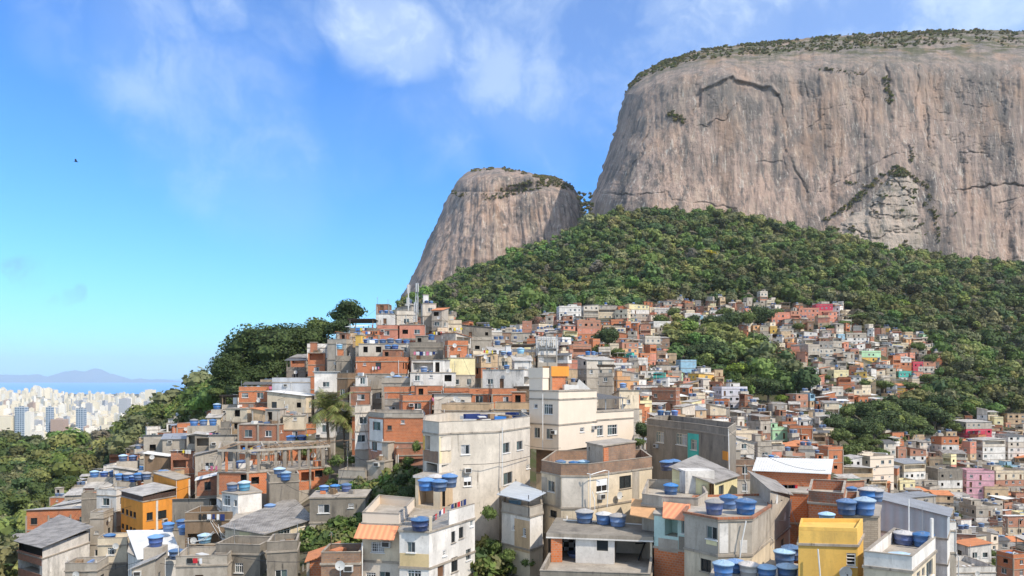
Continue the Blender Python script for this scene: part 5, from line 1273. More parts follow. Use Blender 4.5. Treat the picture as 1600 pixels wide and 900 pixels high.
def junk3(m, T):
    rr = random.Random(4)
    for k in range(26):
        x, y = onz(rr.uniform(725, 822), rr.uniform(645, 652), z3-.2); m.box(T(x, y+1.5, z3-.9+rr.random()*.8), (rr.uniform(.5, 2.2), rr.uniform(.3, 1.), rr.uniform(.1, .7)), rr.choice(['bluec', 'navy', 'ac', 'gtin', 'wtin', 'timber', 'fib']), rr.random()*3)
o = MB(); junk3(o, lambda x, y, z: (x, y, z)); oo = link('roof_clutter', o.mesh('roof_clutter')); tag(oo, 'heap of blue and white junk on the roof of the large bare grey block', 'junk heap', kind='stuff')
# 4 cream corner building
B4 = xy(872.8, 92); A4p = xy(827, 95.3); C4 = xy(932.5, 99.5); D4 = xy(990, 105.6)
def back(p, d=9., q=B4, r=C4):
    e = Vector((r[0]-q[0], r[1]-q[1])).normalized(); n_ = Vector((-e.y, e.x)); return (p[0]+n_.x*d, p[1]+n_.y*d)
e4 = (Vector(C4)-Vector(B4)); A4b = Vector(A4p)
pm4 = [A4p, B4, C4, back(C4, 7.), (A4p[0]+2.2, A4p[1]+6.)]
S = hero('tall clean cream corner building with shaded left face and two window rows', pm4, -9.16, -1.75, [(-2.7, 'C'), (-5.87, 'C'), (-9.16, 'C')], roof='f',
    wins=zw(A6, (168,400,245,492,'g'), (85,607,133,697,'x'), (190,617,245,708,'x'), (80,397,112,440,'v'), (485,605,522,648,'v')), acs=[A6(262, 648), A6(597, 605)])
pipe(S, [(848, 615, 93.2), (848, 703, 93.2)], .06)
# tower part
tw = [A4p, (A4p[0]+(B4[0]-A4p[0])*.46, A4p[1]+(B4[1]-A4p[1])*.46)]; tw += [(tw[1][0]+1.6, tw[1][1]+3.2), (tw[0][0]+1.6, tw[0][1]+3.2)]
def tower4(m, T):
    q = [(p[0]-S.o[0], p[1]-S.o[1]) for p in tw]; m.prism(q, -1.6-S.o[2], -.55-S.o[2]+.5, 'C'); m.prism(offset(q, .1), -.04-S.o[2], 1.25-S.o[2], 'C', 'floor')
extra(S, 'stair_tower', tower4)
def brick4(m, T):
    x, y = xy(866, 97.0); m.box(T(x, y, -.72), (2.2, 2.0, 1.75), 'B', .5); m.box(T(x+.2, y, .82), (2.7, 2.2, 1.3), 'O', .5); m.box(T(x-.55, y-1.45, -.1), (.3, .3, 3.1), 'g', .5)
extra(S, 'rooftop_tank_room', brick4)
def bolt4(m, T):
    for i, (px, Y) in enumerate(((885, 95), (893, 96.5), (900, 97.5))): x, y = xy(px, Y); m.box(T(x, y+.8, -1.25), (.7, .7, .7-.1*i), 'ac', .3)
    x, y = xy(907, 100); m.quad([T(x-.8, y, -1.6), T(x+1.4, y, -1.6), T(x-.2, y, -.2)], 'ac')
extra(S, 'rooftop_unit', bolt4)
pl4 = [C4, D4, back(D4, 7.), back(C4, 7.)]
S = hero('low cream wing with two curtained windows right of the tall cream building', pl4, -9.5, -4.7, [(-5.7, 'C'), (-9.5, 'C')], roof='f', wins=zw(A6, (630,590,688,680,'g'), (727,583,812,672,'g')))
def shed4(m, T):
    q = [(p[0]-S.o[0], p[1]-S.o[1]) for p in [back(C4, 1.5), back(D4, 1.5), back(D4, 6.8), back(C4, 6.8)]]
    sloped(m, q, [-2.95-S.o[2], -2.95-S.o[2], -2.3-S.o[2], -2.3-S.o[2]], 'dtin', .4)
extra(S, 'canopy', shed4)
def wall4(m, T):
    q = [(p[0]-S.o[0], p[1]-S.o[1]) for p in [back(C4, 6.6), back(D4, 6.6)]]; panel(m, q[0], q[1], -4.5-S.o[2], -2.4-S.o[2], 'e', [])
    for k in (.05, .5, .97):
        for d in (1.6, 6.5):
            p = Vector(back(C4, d))+(Vector(D4)-Vector(C4))*k; m.box(T(p.x, p.y, -3.7), (.14, .14, 1.7), 'steel')
extra(S, 'terrace_wall', wall4)
p4u = [xy(838, 96.5), xy(873, 95), xy(990, 106), xy(975, 114), xy(850, 108)]
S = hero('sooty brick and cream base storey under the overhanging cream building', p4u, -26, -9.4, [(-12.4, 'T'), (-15.5, 'c')], roof='f', panels=[A6(372,815)+A6(560,868)+('C',)])
# 5 chamfered grey house with brick roof room
z5 = -9.75; c5 = OZ(z5, (846,738.7), (876.7,745), (919.3,745.3), (1018.7,732)); p5 = close(c5, (1003, 87.5), (868, 86))
S = hero('stained grey chamfered house with walled roof, white dish and white pipes', p5, -26, z5, [(-12.8, 'c'), (-15.9, 'c'), (-19, 'l')], roof='p', par=1.1, pmat='T',
    wins=zw(A0, (120,537,200,660,'x'), (690,512,820,660,'s'), (960,472,1095,625,'d'), (145,882,225,962,'d')), acs=[A0(730, 715)], dishes=[A0(920, 735)],
    panels=[A0(283,492)+A0(590,845)+('l',), A0(50,490)+A0(112,700)+('G',), A0(212,490)+A0(272,845)+('G',), A0(1110,400)+A0(1190,765)+('G',)])
pipe(S, [A0(615, 455)+(72.,), A0(615, 860)+(72.,)], .05); pipe(S, [A0(580, 450)+(72.,), A0(630, 460)+(71.8,), A0(790, 412)+(72.7,), A0(835, 420)+(73.,), A0(815, 845)+(72.7,)], .045); pipe(S, [A0(640, 660)+(72,), A0(668, 760)+(71.9,), A0(670, 880)+(71.8,)], .04)
r5 = [onz(916.7, 692.7, -7.1), onz(942, 698, -7.1), onz(993, 691, -7.1)]; r5 = para(r5)
def room5(m, T):
    q = [(p[0]-S.o[0], p[1]-S.o[1]) for p in r5]; zb_ = z5+.16-S.o[2]; zt_ = -7.1-S.o[2]
    panel(m, q[0], q[1], zb_, zt_, 'G', [(.5, .85, zt_-.75, zt_-.35, .12, 'dark')]); panel(m, q[1], q[2], zb_, zt_, 'T', []); panel(m, q[2], q[3], zb_, zt_, 'T', []); panel(m, q[3], q[0], zb_, zt_, 'G', [])
extra(S, 'rooftop_room', room5)
extra(S, 'rooftop_room_roof', lambda m, T: m.prism(offset([(p[0]-S.o[0], p[1]-S.o[1]) for p in r5], .12), -7.09-S.o[2], -6.95-S.o[2], 'slab', 'floor'))
def bp5(m, T):
    a, b = Vector(r5[1]), Vector(r5[2]); e = (b-a).normalized(); n_ = Vector((e.y, -e.x)); c = a+e*.55+n_*.03; m.box(T(c.x, c.y, -8.15), (.9, .06, 1.8), 'B', math.atan2(e.y, e.x))
extra(S, 'wall_panel', bp5)
for px, py, k, lab in ((876, 726, 'lb', 'pale blue lid leftmost on the chamfered grey house roof'), (897, 724, 'bb', 'bright blue tank top beside the brick roof room of the chamfered grey house'), (912, 727, 'll', 'pale lid nearest the brick roof room of the chamfered grey house')):
    zz = z5+.16; x, y = xy(px, 78.); tank(x, y, zz-.02, k, .8, 'water tank with '+lab if 'lid' in lab[:22] else lab)
p5b = [onz(994, 724, -8.1), onz(1038, 729.5, -8.1), onz(1036, 716, -8.1), onz(990, 713, -8.1)]
# 6 terrace room
zt6 = -13.3; F6 = OZ(zt6, (856, 832.7), (1018.7, 838.7), (1024, 820), (870.7, 808.7)); zf6 = -15.95
T6 = OZ(zf6, (842, 900), (1015, 908)); base6 = [T6[0], T6[1], F6[2], F6[3]]
S = hero('front terrace house with open white tiled recess under a dark slab roof', [xy(843.5, 57.6), xy(1015.5, 56.6), (F6[2][0]-.1, F6[2][1]), (F6[3][0]+.1, F6[3][1])], -30, zf6, [(-18.6, 'g'), (-22, 'G')], roof='p', par=.75, pmat='g')
def ter6(m, T):
    a, b, c, d = [Vector(q) for q in F6]; h = zt6-.3
    def wal(p, q_, mat, ops=(), off=0.):
        L = (q_-p).length; panel(m, (p.x-S.o[0], p.y-S.o[1]), (q_.x-S.o[0], q_.y-S.o[1]), zf6+.17-S.o[2], h-S.o[2], mat, list(ops))
    wal(d, a, 'G'); wal(a, d, 'G'); wal(b, c, 'G'); wal(c+(b-c)*0, b, 'l'); bk = lambda t, k=.62: a+(b-a)*t+(d-a)*k
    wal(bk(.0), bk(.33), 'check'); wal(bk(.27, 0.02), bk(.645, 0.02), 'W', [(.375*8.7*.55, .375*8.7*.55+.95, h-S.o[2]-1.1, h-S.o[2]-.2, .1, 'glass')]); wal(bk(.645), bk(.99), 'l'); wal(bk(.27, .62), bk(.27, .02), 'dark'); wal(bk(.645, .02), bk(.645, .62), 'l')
    wal(c, d, 'G')
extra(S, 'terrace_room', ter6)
extra(S, 'terrace_roof', lambda m, T: (m.prism(offset([(p[0]-S.o[0], p[1]-S.o[1]) for p in F6], .12), zt6-.29-S.o[2], zt6-S.o[2], 'slab', 'g'), m.ring([(p[0]-S.o[0], p[1]-S.o[1]) for p in F6], .14, -.02, zt6-.42-S.o[2], zt6-.3-S.o[2], 'W')))
def col6(m, T):
    a, b, c, d = [Vector(q) for q in F6]; p = a+(b-a)*.085+(d-a)*.0; m.box(T(p.x, p.y+.3, zf6+.17+1.1), (.95, .6, 2.2), 'B', .04)
extra(S, 'post', lambda m, T: m.box(T(F6[1][0]-.05, F6[1][1]+.1, zf6+1.3), (.16, .16, 2.4), 'c'))
extra(S, 'brick_column', col6)
def pool6(m, T): m.lathe([(0, .12), (.75, .12), (.82, .34), (.9, .34), (.9, .3), (.74, 0)], 'tank', 18, T(*onz(902, 869, zf6+.2), zf6+.18))
mbp = MB(); pool6(mbp, lambda x, y, z: (x, y, z)); tag(link('water_basin', mbp.mesh('water_basin', True)), 'round blue plastic basin on the terrace floor beside the black and white tiles', 'basin')
mbp = MB(); x_, y_ = onz(1000, 874, zf6+.2); mbp.tube([(x_-.2, y_-.3, zf6+.2), (x_+.9, y_+.9, zf6+2.3)], .07, 'black', 6); mbp.tube([(x_-.35, y_+.35, zf6+1.5), (x_+1.1, y_+.4, zf6+1.55)], .06, 'black', 6); tag(link('leaning_beam', mbp.mesh('leaning_beam')), 'dark leaning pole with cross bar in the shaded right end of the terrace', 'pole')
for px, py, k, lab in ((913.5, 816.5, 'bg', 'left of the three blue tanks on the front terrace house roof'), (943.5, 818.5, 'bg', 'middle of the three blue tanks on the front terrace house roof, half shaded'), (965.5, 821.5, 'bg', 'right and nearest of the three blue tanks on the front terrace house roof')):
    x, y = onz(px, py, zt6+.02); tank(x, y, zt6+.02, k, 1., lab)
mbp = MB(); mbp.tube([at(880, 812.5, 68.5), at(1020, 820.5, 66.5)], .05, 'pvc', 6); mbp.tube([at(886, 806, 68.8), at(886, 813, 68.4)], .04, 'pvc', 5); tag(link('water_pipe', mbp.mesh('water_pipe')), 'white pipe running behind the three tanks on the front terrace house', 'pipe')
# 7 chamfered grey house on the right
z7 = -11.; c7 = OZ(z7, (1069.3,805), (1122,815), (1175,813.7), (1203,795)); p7 = close(c7, (1196, 68), (1085, 67))
S = hero('patchy grey chamfered house with three blue tanks and peeling white corner', p7, -26, z7-.001, [(-13.6, 'G'), (-16.6, 'c'), (-20, 'c')], roof='f', wins=zw(A2, (283,402,385,532,'x'), (225,732,325,860,'d')),
    panels=[A2(412,372)+A2(500,670)+('w',), A2(615,540)+A2(690,668)+('W',), A2(520,372)+A2(585,660)+('l',), A2(280,545)+A2(388,588)+('y',)])
pipe(S, [A2(680, 345)+(56.4,), A2(640, 545)+(56.3,), A2(618, 720)+(56.3,)], .05); pipe(S, [A2(335, 615)+(57.2,), A2(340, 800)+(57.2,)], .05)
def cop7(m, T): m.ring([(p[0]-S.o[0], p[1]-S.o[1]) for p in p7], .14, .12, z7+.155-S.o[2], z7+.33-S.o[2], 'R')
extra(S, 'coping', cop7)
for px, py, lab, k in ((1116, 803.5, 'left tank with dusty lid of the three on the patchy chamfered house', 'dg'), (1138.5, 794.5, 'rear middle blue tank of the three on the patchy chamfered house', 'bb'), (1165, 803, 'right blue tank of the three on the patchy chamfered house', 'bb')):
    x, y = onz(px, py, z7+.17); tank(x, y, z7+.17, k, 1., lab)
p7b = [c7[3], onz(1236, 790, -11.2), xy(1228, 76), xy(1175, 74)]
p7b = [xy(1203.5, 62.2), xy(1234.5, 69.5), xy(1212, 79), xy(1172, 73)]
S = hero('stained narrow wing with two satellite dishes and sloping sheet roof behind the patchy chamfered house', p7b, -26, -11., [(-14., 'G'), (-17., 'c'), (-20, 'c')], roof='h', slope=3, roofh=1.6, wins=zw(A2, (1030,530,1062,650,'x'), (700,150,770,215,'G')), dishes=[A2(1015, 330), (1205, 785)], acs=[A2(870, 670)])
pipe(S, [A2(1135, 130)+(69,), A2(1115, 320)+(69,)], .05); pipe(S, [A2(885, 290)+(61.8,), A2(900, 480)+(61.8,), A2(950, 540)+(63,), A2(950, 620)+(63,)], .04)
# 8 yellow
p8 = [onz(1247.4, 823, -10.1), onz(1340, 825.5, -10.1), xy(1349, 53), xy(1251, 53.2)]
S = hero('bright yellow house with white louvred window at the bottom right', p8, -24, -11.35, [(-14.4, 'Y'), (-18, 'Y')], roof='f', par=.0, pmat='Y', wins=[A3(130,700)+A3(208,815)+('v',)], dishes=[(1318, 899)])
extra(S, 'upper_wall', lambda m, T: m.prism([(p[0]-S.o[0], p[1]-S.o[1]) for p in offset(p8, -.02)], -11.19-S.o[2], -10.35-S.o[2], 'Y'))
extra(S, 'parapet', lambda m, T: m.ring([(p[0]-S.o[0], p[1]-S.o[1]) for p in p8], -.03, .16, -10.34-S.o[2], -10.1-S.o[2], 'Y'))
pipe(S, [(1278, 858, 49.4), (1282, 905, 49.3)], .05)
tank(*xy(1292, 55.5), -10.95, 'll', .8, 'pale tank lid just showing behind the yellow house')
# 9 white walled terrace
z9 = -11.9; p9 = [xy(1350, 46.3), xy(1425, 45), xy(1462, 50.4), xy(1397, 53.5)]
S = hero('white house with white walled roof terrace holding two blue tanks, bottom right', p9, -26, z9, [(-14.6, 'c'), (-18, 'W')], roof='p', par=.85, pmat='W', wins=[A3(830,770)+A3(885,910)+('x',), A3(745,860)+A3(775,920)+('x',), A3(790,825)+A3(815,910)+('x',)])
def fin9(m, T):
    x, y = xy(1456, 50.2); x2, y2 = xy(1440, 54.5); m.box(T(x, y, z9+1.4), (.15, .2, 1.9), 'W')
extra(S, 'stair_wall', fin9)
for px, py, k, lab in ((1412, 850, 'dg', 'dark blue tank with dusty lid in the white walled terrace'), (1442.5, 853.5, 'bb', 'bright blue tank in the corner of the white walled terrace')):
    x, y = onz(px, py, z9+.17); tank(x, y, z9+.17, k, .95, lab)
mbp = MB(); mbp.lathe([(.8, .02), (.8, .08), (.2, .22), (0, .22)], 'lidl', 18, (*onz(1408, 868, z9+.2), z9+.2)); tag(link('tank_lid', mbp.mesh('tank_lid')), 'loose pale blue tank lid lying on the white walled terrace', 'tank lid')
# 10 stone clad house with two tanks
p10 = [xy(1318, 58.5), xy(1372, 58), xy(1376, 63), xy(1318, 66)]
S = hero('stone clad beige house with two blue tanks behind the yellow house', p10, -24, -11.0, [(-14, 'S'), (-17, 'S')], roof='f')
for px, py, k, lab in ((1323, 804, 'bb', 'bright blue tank left on the stone clad house roof'), (1351, 804, 'bl', 'darker blue tank right on the stone clad house roof')):
    x, y = onz(px, py, -10.83); tank(x, y, -10.83, k, 1., lab)
for px, py, lab in ((1356, 782, 'blue tank half hidden behind another, left of the grey metal shed'), (1367, 783, 'pale blue tank with dusty lid standing left of the grey metal shed')):
    tank_px(px, py, 66, 'bg', 1., lab)
p10b = [xy(1263, 62), xy(1318, 60.5), xy(1322, 68), xy(1268, 69)]
hero('orange brick house with dirty parapet behind the yellow house', p10b, -24, -10.55, [(-13.5, 'B'), (-17, 'B')], roof='p', par=.9, pmat='R')
# 11 grey metal shed
p11 = [xy(1367, 75), xy(1480, 71), xy(1484, 75), xy(1376, 79)]
hero('long grey metal clad shed with dark sloping roof', p11, -24, -13.3, [(-15.5, 'gw'), (-18, 'W')], roof='G', slope=3, roofh=1.1)
# 12 dark grey building with turquoise panel
p12 = [xy(1010.7, 104.6), xy(1092, 92), xy(1137.5, 84.5), xy(1150, 94), xy(1045, 114)]
S = hero('dark stained grey building with turquoise painted panel', p12, -24, -6.75, [(-9.9, 'g'), (-13, 'g'), (-16, 'g')], roof='p', par=.8, pmat='g', bands=False, wins=zw(A7, (190,256,280,386,'G'), (425,282,548,415,'G'), (597,352,668,475,'G')), acs=[A7(200, 425)], panels=[A7(560,282)+A7(696,602)+('q',), A7(968,488)+A7(1036,592)+('O',)])
pipe(S, [A7(1035, 235)+(84.2,), A7(1048, 720)+(84.2,)], .05)
# 13 fibre cement gabled house
p13 = [xy(1050, 72.5), xy(1112, 69), xy(1152, 75.5), xy(1090, 82)]
S = hero('pale yellow house under a long spotted fibre-cement sheet roof', p13, -24, -9.9, [(-12.8, 'y'), (-16, 'G')], roof='h', slope=3, roofh=1.1, wins=[Z6(565,410)+Z6(592,465)+('x',), Z6(525,385)+Z6(540,490)+('D',)])
# 14 walled courtyard
p14 = [onz(1003, 772, -10.2), onz(1034, 776, -10.2), onz(1091, 779, -10.2), onz(1106, 770, -10.2), xy(1095, 73), xy(1012, 74)]
S = hero('grey walled courtyard roof with small whitewashed room', p14, -24, -11.2, [(-14, 'G'), (-17, 'G')], roof='p', par=.85, pmat='G')
def room14(m, T):
    x, y = xy(1087, 71.5); m.box(T(x, y, -9.95), (2.9, 2.2, 2.15), 'w', .12)
extra(S, 'rooftop_room', room14); tank_px(1048, 774, 70, 'bb', .9, 'blue tank lid inside the grey walled courtyard'); tank_px(1041, 735, 84, 'db', .95, 'dark blue tank left in front of the dark stained grey building'); tank_px(1053, 733, 86, 'bb', .95, 'blue tank just behind the dark one below the stained grey building')
# 15 brick house with white sheet roof
p15 = [xy(1180, 82), xy(1294, 79.5), xy(1298, 88), xy(1186, 90)]
S = hero('long orange brick house with flat white sheet roof and washing', p15, -24, -10.35, [(-13.2, 'B'), (-16, 'K')], roof='w', slope=2, roofh=.55, wins=[Z6(1080,395)+Z6(1128,490)+('o',)], dishes=[(1189, 758)])
p15b = [xy(1203, 77), xy(1262, 76), xy(1266, 80), xy(1206, 81)]
hero('rough orange brick lower wall block in front of the white roofed brick house', p15b, -24, -12., [(-15, 'B'), (-18, 'R')], roof='f', posts=False)
p15c = [xy(1265, 73), xy(1340, 71), xy(1342, 78), xy(1270, 79)]
hero('brick house with banded grey parapet right of the rough brick block', p15c, -24, -12.9, [(-15, 'B'), (-18, 'K')], roof='p', par=.7, pmat='R'); tank_px(1275, 785, 73.8, 'll', .8, 'pale blue tank on the banded brick parapet house')
tank_px(1305, 788, 73.5, 'll', .8, 'pale lidded tank right on the banded brick parapet house')
# 16 mint house with orange awnings
p16 = [xy(1022, 61.8), xy(1075, 60), xy(1080, 66), xy(1030, 68)]
S = hero('aqua house with orange awnings and grey balcony wall', p16, -24, -11.5, [(-14.1, 'H'), (-17, 'B'), (-20, 'B')], roof='f', wins=[Z6(272,578)+Z6(342,685)+('b',), Z6(362,585)+Z6(394,672)+('x',)], panels=[Z6(238,700)+Z6(345,768)+('G',), Z6(348,688)+Z6(400,768)+('g',)])
def aw16(m, T):
    for (x0, Y0, x1, Y1, zf, zb_) in ((1036, 60.5, 1078, 59.2, -11.5, -10.7), (985, 64, 1022, 62, -11.9, -11.0)):
        a, b = Vector(xy(x0, Y0)), Vector(xy(x1, Y1)); q = [a, b, b+Vector((.6, 2.6)), a+Vector((.6, 2.6))]; sloped(m, [(p.x-S.o[0], p.y-S.o[1]) for p in q], [zf-S.o[2]]*2+[zb_-S.o[2]]*2, 'awn' if x0 > 1000 else 'A', .05, .08)
extra(S, 'awning', aw16)
# 17 brick and white house left of the gully
p17 = [xy(576, 104), xy(600, 100.5), xy(661, 100.5), xy(661, 110), xy(585, 112)]
S = hero('tall orange brick house with pale aqua corner and creeping plants', p17, -24, -5.5, [(-8.8, 'B'), (-12, 'K'), (-15, 'G')], roof='p', par=.5, pmat='G', wins=[Z2(985,820)+Z2(1030,872)+('x',), Z2(1070,842)+Z2(1095,870)+('d',), Z2(1150,812)+Z2(1170,832)+('a',), Z3(980,112)+Z3(1010,165)+('x',), Z3(1085,125)+Z3(1102,150)+('a',)], panels=[Z2(965,805)+Z2(1044,985)+('W',)])
pipe(S, [Z3(1042, 98)+(100.2,), Z3(1048, 218)+(100.2,)], .07)
vhouse(552, 577, 634, 702, 105, 'lWG', 'p', .2, 0, 'narrow white house with balcony rail left of the tall brick aqua house', room=False, seed=5)
# 18 white box with two tanks
p18 = [onz(346.7, 768.5, -14.4), onz(372, 771.5, -14.4), onz(409, 767.5, -14.4), xy(385, 101)]
S = hero('white box house with barred blue window and two tanks on top', p18, -30, -14.55, [(-17.4, 'W'), (-20, 'W')], roof='f', wins=[Z3(110,428)+Z3(148,488)+('g',), Z3(172,455)+Z3(188,492)+('x',)])
for px, py, k, lab in ((363, 767, 'bg', 'blue tank left on the white box house'), (382, 766, 'll', 'pale blue tank right on the white box house')):
    x, y = onz(px, py, -14.35); tank(x, y, -14.37, k, 1., lab)
vhouse(331, 352, 783, 806, 94, 'WW', 'p', .5, 0, 'low white annex left of the white box house', room=False, seed=4)
tank_px(422, 800, 92, 'bb', 1., 'single blue tank on the dirty slab right of the white box house')
# 19 cream house with old fibre roof
p19 = [onz(352, 826, -16.9), onz(413, 833, -16.9), onz(485, 815, -16.9), xy(455, 97), xy(372, 93)]
S = hero('cream house with large old dark fibre-cement roof in the lower left', p19, -30, -17., [(-19.8, 'c'), (-22.5, 'G')], roof='f', wins=[Z3(430,618)+Z3(502,680)+('g',), Z3(560,590)+Z3(585,612)+('v',)], panels=[Z3(204,632)+Z3(262,760)+('y',), Z3(268,705)+Z3(346,770)+('K',), Z3(420,690)+Z3(520,725)+('y',)])
def roof19(m, T):
    q = [(p[0]-S.o[0], p[1]-S.o[1]) for p in p19]; A_, B_, C_, D_, E_ = q; r0 = ((A_[0]+E_[0])/2, (A_[1]+E_[1])/2); zl = -16.75-S.o[2]
    sloped(m, [A_, B_, C_, D_], [zl, zl, zl, zl+1.0], 'fib', .45); 
extra(S, 'sheet_roof', roof19)
# 20 unfinished concrete frame building
zd = -12.7; fr = [xy(341, 100), xy(387, 99.5), xy(515, 106), xy(500, 114), xy(345, 112)]
S = hero('unfinished concrete frame building with open roofless storey above orange brick', fr, -30, zd-.2, [(-15.8, 'B'), (-18.5, 'G')], roof='f', bands=False, wins=[Z3(272,320)+Z3(318,362)+('o',), Z3(565,290)+Z3(640,345)+('b',), Z3(645,280)+Z3(690,320)+('o',), Z3(210,305)+Z3(245,360)+('o',)], posts=True)
def frame20(m, T):
    P_ = []
    for px in (343, 354, 366, 387, 404, 431, 445, 468, 482, 505): 
        t = (px-341)/(515-341); Y = (100 if px < 388 else 99.5+(px-387)/128*6.3); P_.append(xy(px, Y+.25))
    for i, p in enumerate(P_): qbox(S, 'column', (p[0], p[1], zd+1.35), (.28 if i % 3 else .45, .28, 2.7), 'slab' if i != 1 else 'B')
    Q_ = [xy(348, 111), xy(385, 112), xy(420, 112.5), xy(455, 113), xy(498, 113.4)]
    for p in Q_: qbox(S, 'column', (p[0], p[1], zd+1.35), (.28, .28, 2.7), 'slab')
frame20(None, None)
def beam20(m, T):
    def bm(a, b, w=.22, h=.3, z=zd+2.85, mat='G'):
        a, b = Vector(a), Vector(b); e = b-a; c = (a+b)/2; m.box(T(c.x, c.y, z), (e.length, w, h), mat, math.atan2(e.y, e.x))
    a, b, c, d, e_ = fr; bm(a, b); bm(b, c, z=zd+2.852); bm(e_, d, z=zd+2.854); bm(a, e_, z=zd+2.84); bm(c, d, z=zd+2.846)
    for t in (.2, .4, .6, .8): p = Vector(b)+(Vector(c)-Vector(b))*t; q = Vector(e_)+(Vector(d)-Vector(e_))*(t*.75+.25); bm(p, q, .18, .25, zd+2.83)
    for k in range(24):
        t = k/24; p = Vector(a)+(Vector(b)-Vector(a))*t if k < 6 else Vector(b)+(Vector(c)-Vector(b))*((k-6)/18); q = p+Vector((rng.uniform(-1.5, 2.5), rng.uniform(3, 11))); bm(p, q, .14, .06, zd+3.05+.004*k, 'timber')
    bm(Vector(a)+Vector((0, -.3)), Vector(b)+Vector((0, -.3)), .1, .1, zd+.25, 'timber')
extra(S, 'beam', beam20)
def props20(m, T):
    for k in range(34):
        px = rng.uniform(400, 505); Y = rng.uniform(104, 112); x, y = xy(px, Y); q_ = MB(); q_.tube([T(x, y, zd), T(x+rng.uniform(-.2, .2), y, zd+2.7)], .045, 'timber', 4); S.part('prop', q_)
    for k in range(12):
        px = rng.uniform(350, 500); x, y = xy(px, rng.uniform(103, 110)); m.box(T(x, y, zd+.35), (rng.uniform(.5, 2), .5, .7), rng.choice(['W', 'timber', 'B', 'G']), rng.random())
extra(S, 'building_material', props20)['kind'] = 'stuff'; tank_px(377, 731, 104, 'db', .9, 'dark blue tank standing inside the unfinished concrete frame')
for px, py, lab in ((437, 745, 'higher blue tank on the wall below the unfinished frame'), (446, 750, 'lower pale-topped tank on the wall below the unfinished frame')): tank_px(px, py, 96, 'bl', 1., lab)
vhouse(410, 464, 741, 796, 96, 'ggG', 'p', .35, 0, 'blank dark grey stained wall block below the unfinished frame', auto=0, room=False, extra=False)
# 21 orange building
p21 = para([xy(189, 117.5), xy(223, 112), xy(275, 117.5)])
S = hero('orange painted building with flat grey roof and rows of small windows', p21, -42, -18.9, [(-21.9, 'O'), (-25.1, 'O'), (-28.3, 'O')], roof='f', bands=False,
    wins=zw(Z1, (503,620,514,642,'d'), (520,625,531,648,'d'), (536,630,547,655,'d'), (551,635,562,660,'d'), (503,683,513,705,'d'), (520,688,530,712,'d'), (536,697,547,728,'d'), (550,702,562,735,'d'), (607,637,632,670,'d'), (653,629,689,663,'d'), (598,709,637,741,'d'), (652,703,690,730,'d'), (520,755,535,780,'d')), acs=[Z1(678, 670)], panels=[Z1(645,588)+Z1(654,735)+('W',)])
def top21(m, T):
    q = offset([(p[0]-S.o[0], p[1]-S.o[1]) for p in p21], -.05); z0 = -18.74-S.o[2]
    for i in range(4): panel(m, q[i], q[(i+1) % 4], z0, z0+.75, 'bwn', [])
extra(S, 'brown_shutter_band', top21)
extra(S, 'sheet_roof', lambda m, T: sloped(m, [(p[0]-S.o[0], p[1]-S.o[1]) for p in p21], [-17.95-S.o[2], -17.95-S.o[2], -17.5-S.o[2], -17.5-S.o[2]], 'tin', .2))
p21b = [xy(275.5, 118.5), xy(297, 122), xy(262, 131), xy(240, 127)]
S = hero('taller orange wing with white corner strips behind the orange building', p21b, -40, -16.5, [(-19.5, 'O'), (-22.5, 'O')], roof='f', bands=False, panels=[(275.6, 749, 277.4, 783, 'W'), (294.5, 749, 297, 783, 'W')])
vhouse(236, 277, 737, 765, 128, 'tt', 'p', -.35, 0, 'low tan parapet block carrying a row of tanks behind the orange roof', auto=0, room=False, extra=False)
for i, (px, py, k) in enumerate(((252, 744, 'db'), (258, 745, 'bb'), (265, 747, 'bb'), (275, 749, 'bb'), (200, 750, 'bg'), (208, 752, 'db'), (217, 749, 'bb'), (229, 748, 'bg'), (187, 749, 'bb'))):
    tank_px(px, py+1, 130 if px > 240 else 127, k, 1.05, ['dark blue tank at the left end of the row on the tan parapet', 'second tank from the left in the row on the tan parapet', 'third tank from the left in the row on the tan parapet', 'rightmost tank of the row on the tan parapet', 'left tank of the group behind the flat grey roof', 'low dark blue tank in the middle of the group behind the grey roof', 'third tank of the group behind the flat grey roof', 'right tank with dusty lid behind the flat grey roof', 'lone tank at the far left behind the orange building'][i])
# 22 house at the bottom left
p22 = [xy(28, 104), xy(66, 100), xy(140, 110), xy(93, 119)]
S = hero('white stained house with red balconies and large grey tin roof, bottom left corner', p22, -44, -24.6, [(-27.4, 'w'), (-30.3, 'w'), (-33, 'w')], roof='f', bands=False, wins=[(31, 879, 62, 893, 'b')], panels=[(28.5, 864, 65, 879, 'K'), (28.5, 893, 65, 905, 'K')])
extra(S, 'sheet_roof', lambda m, T: sloped(m, [(p[0]-S.o[0], p[1]-S.o[1]) for p in p22], [-22.9-S.o[2], -22.9-S.o[2], -22.3-S.o[2], -22.3-S.o[2]], 'fib', .5))
def v22(m, T):
    q = offset([(p[0]-S.o[0], p[1]-S.o[1]) for p in p22], -.1); z0 = -24.45-S.o[2]
    for i in range(4): panel(m, q[i], q[(i+1) % 4], z0, z0+1.5, 'w' if i else 'dark', [(.4, 2.2, z0+.2, z0+1.2, .3, 'dark')] if i == 0 else [])
extra(S, 'upper_wall', v22)
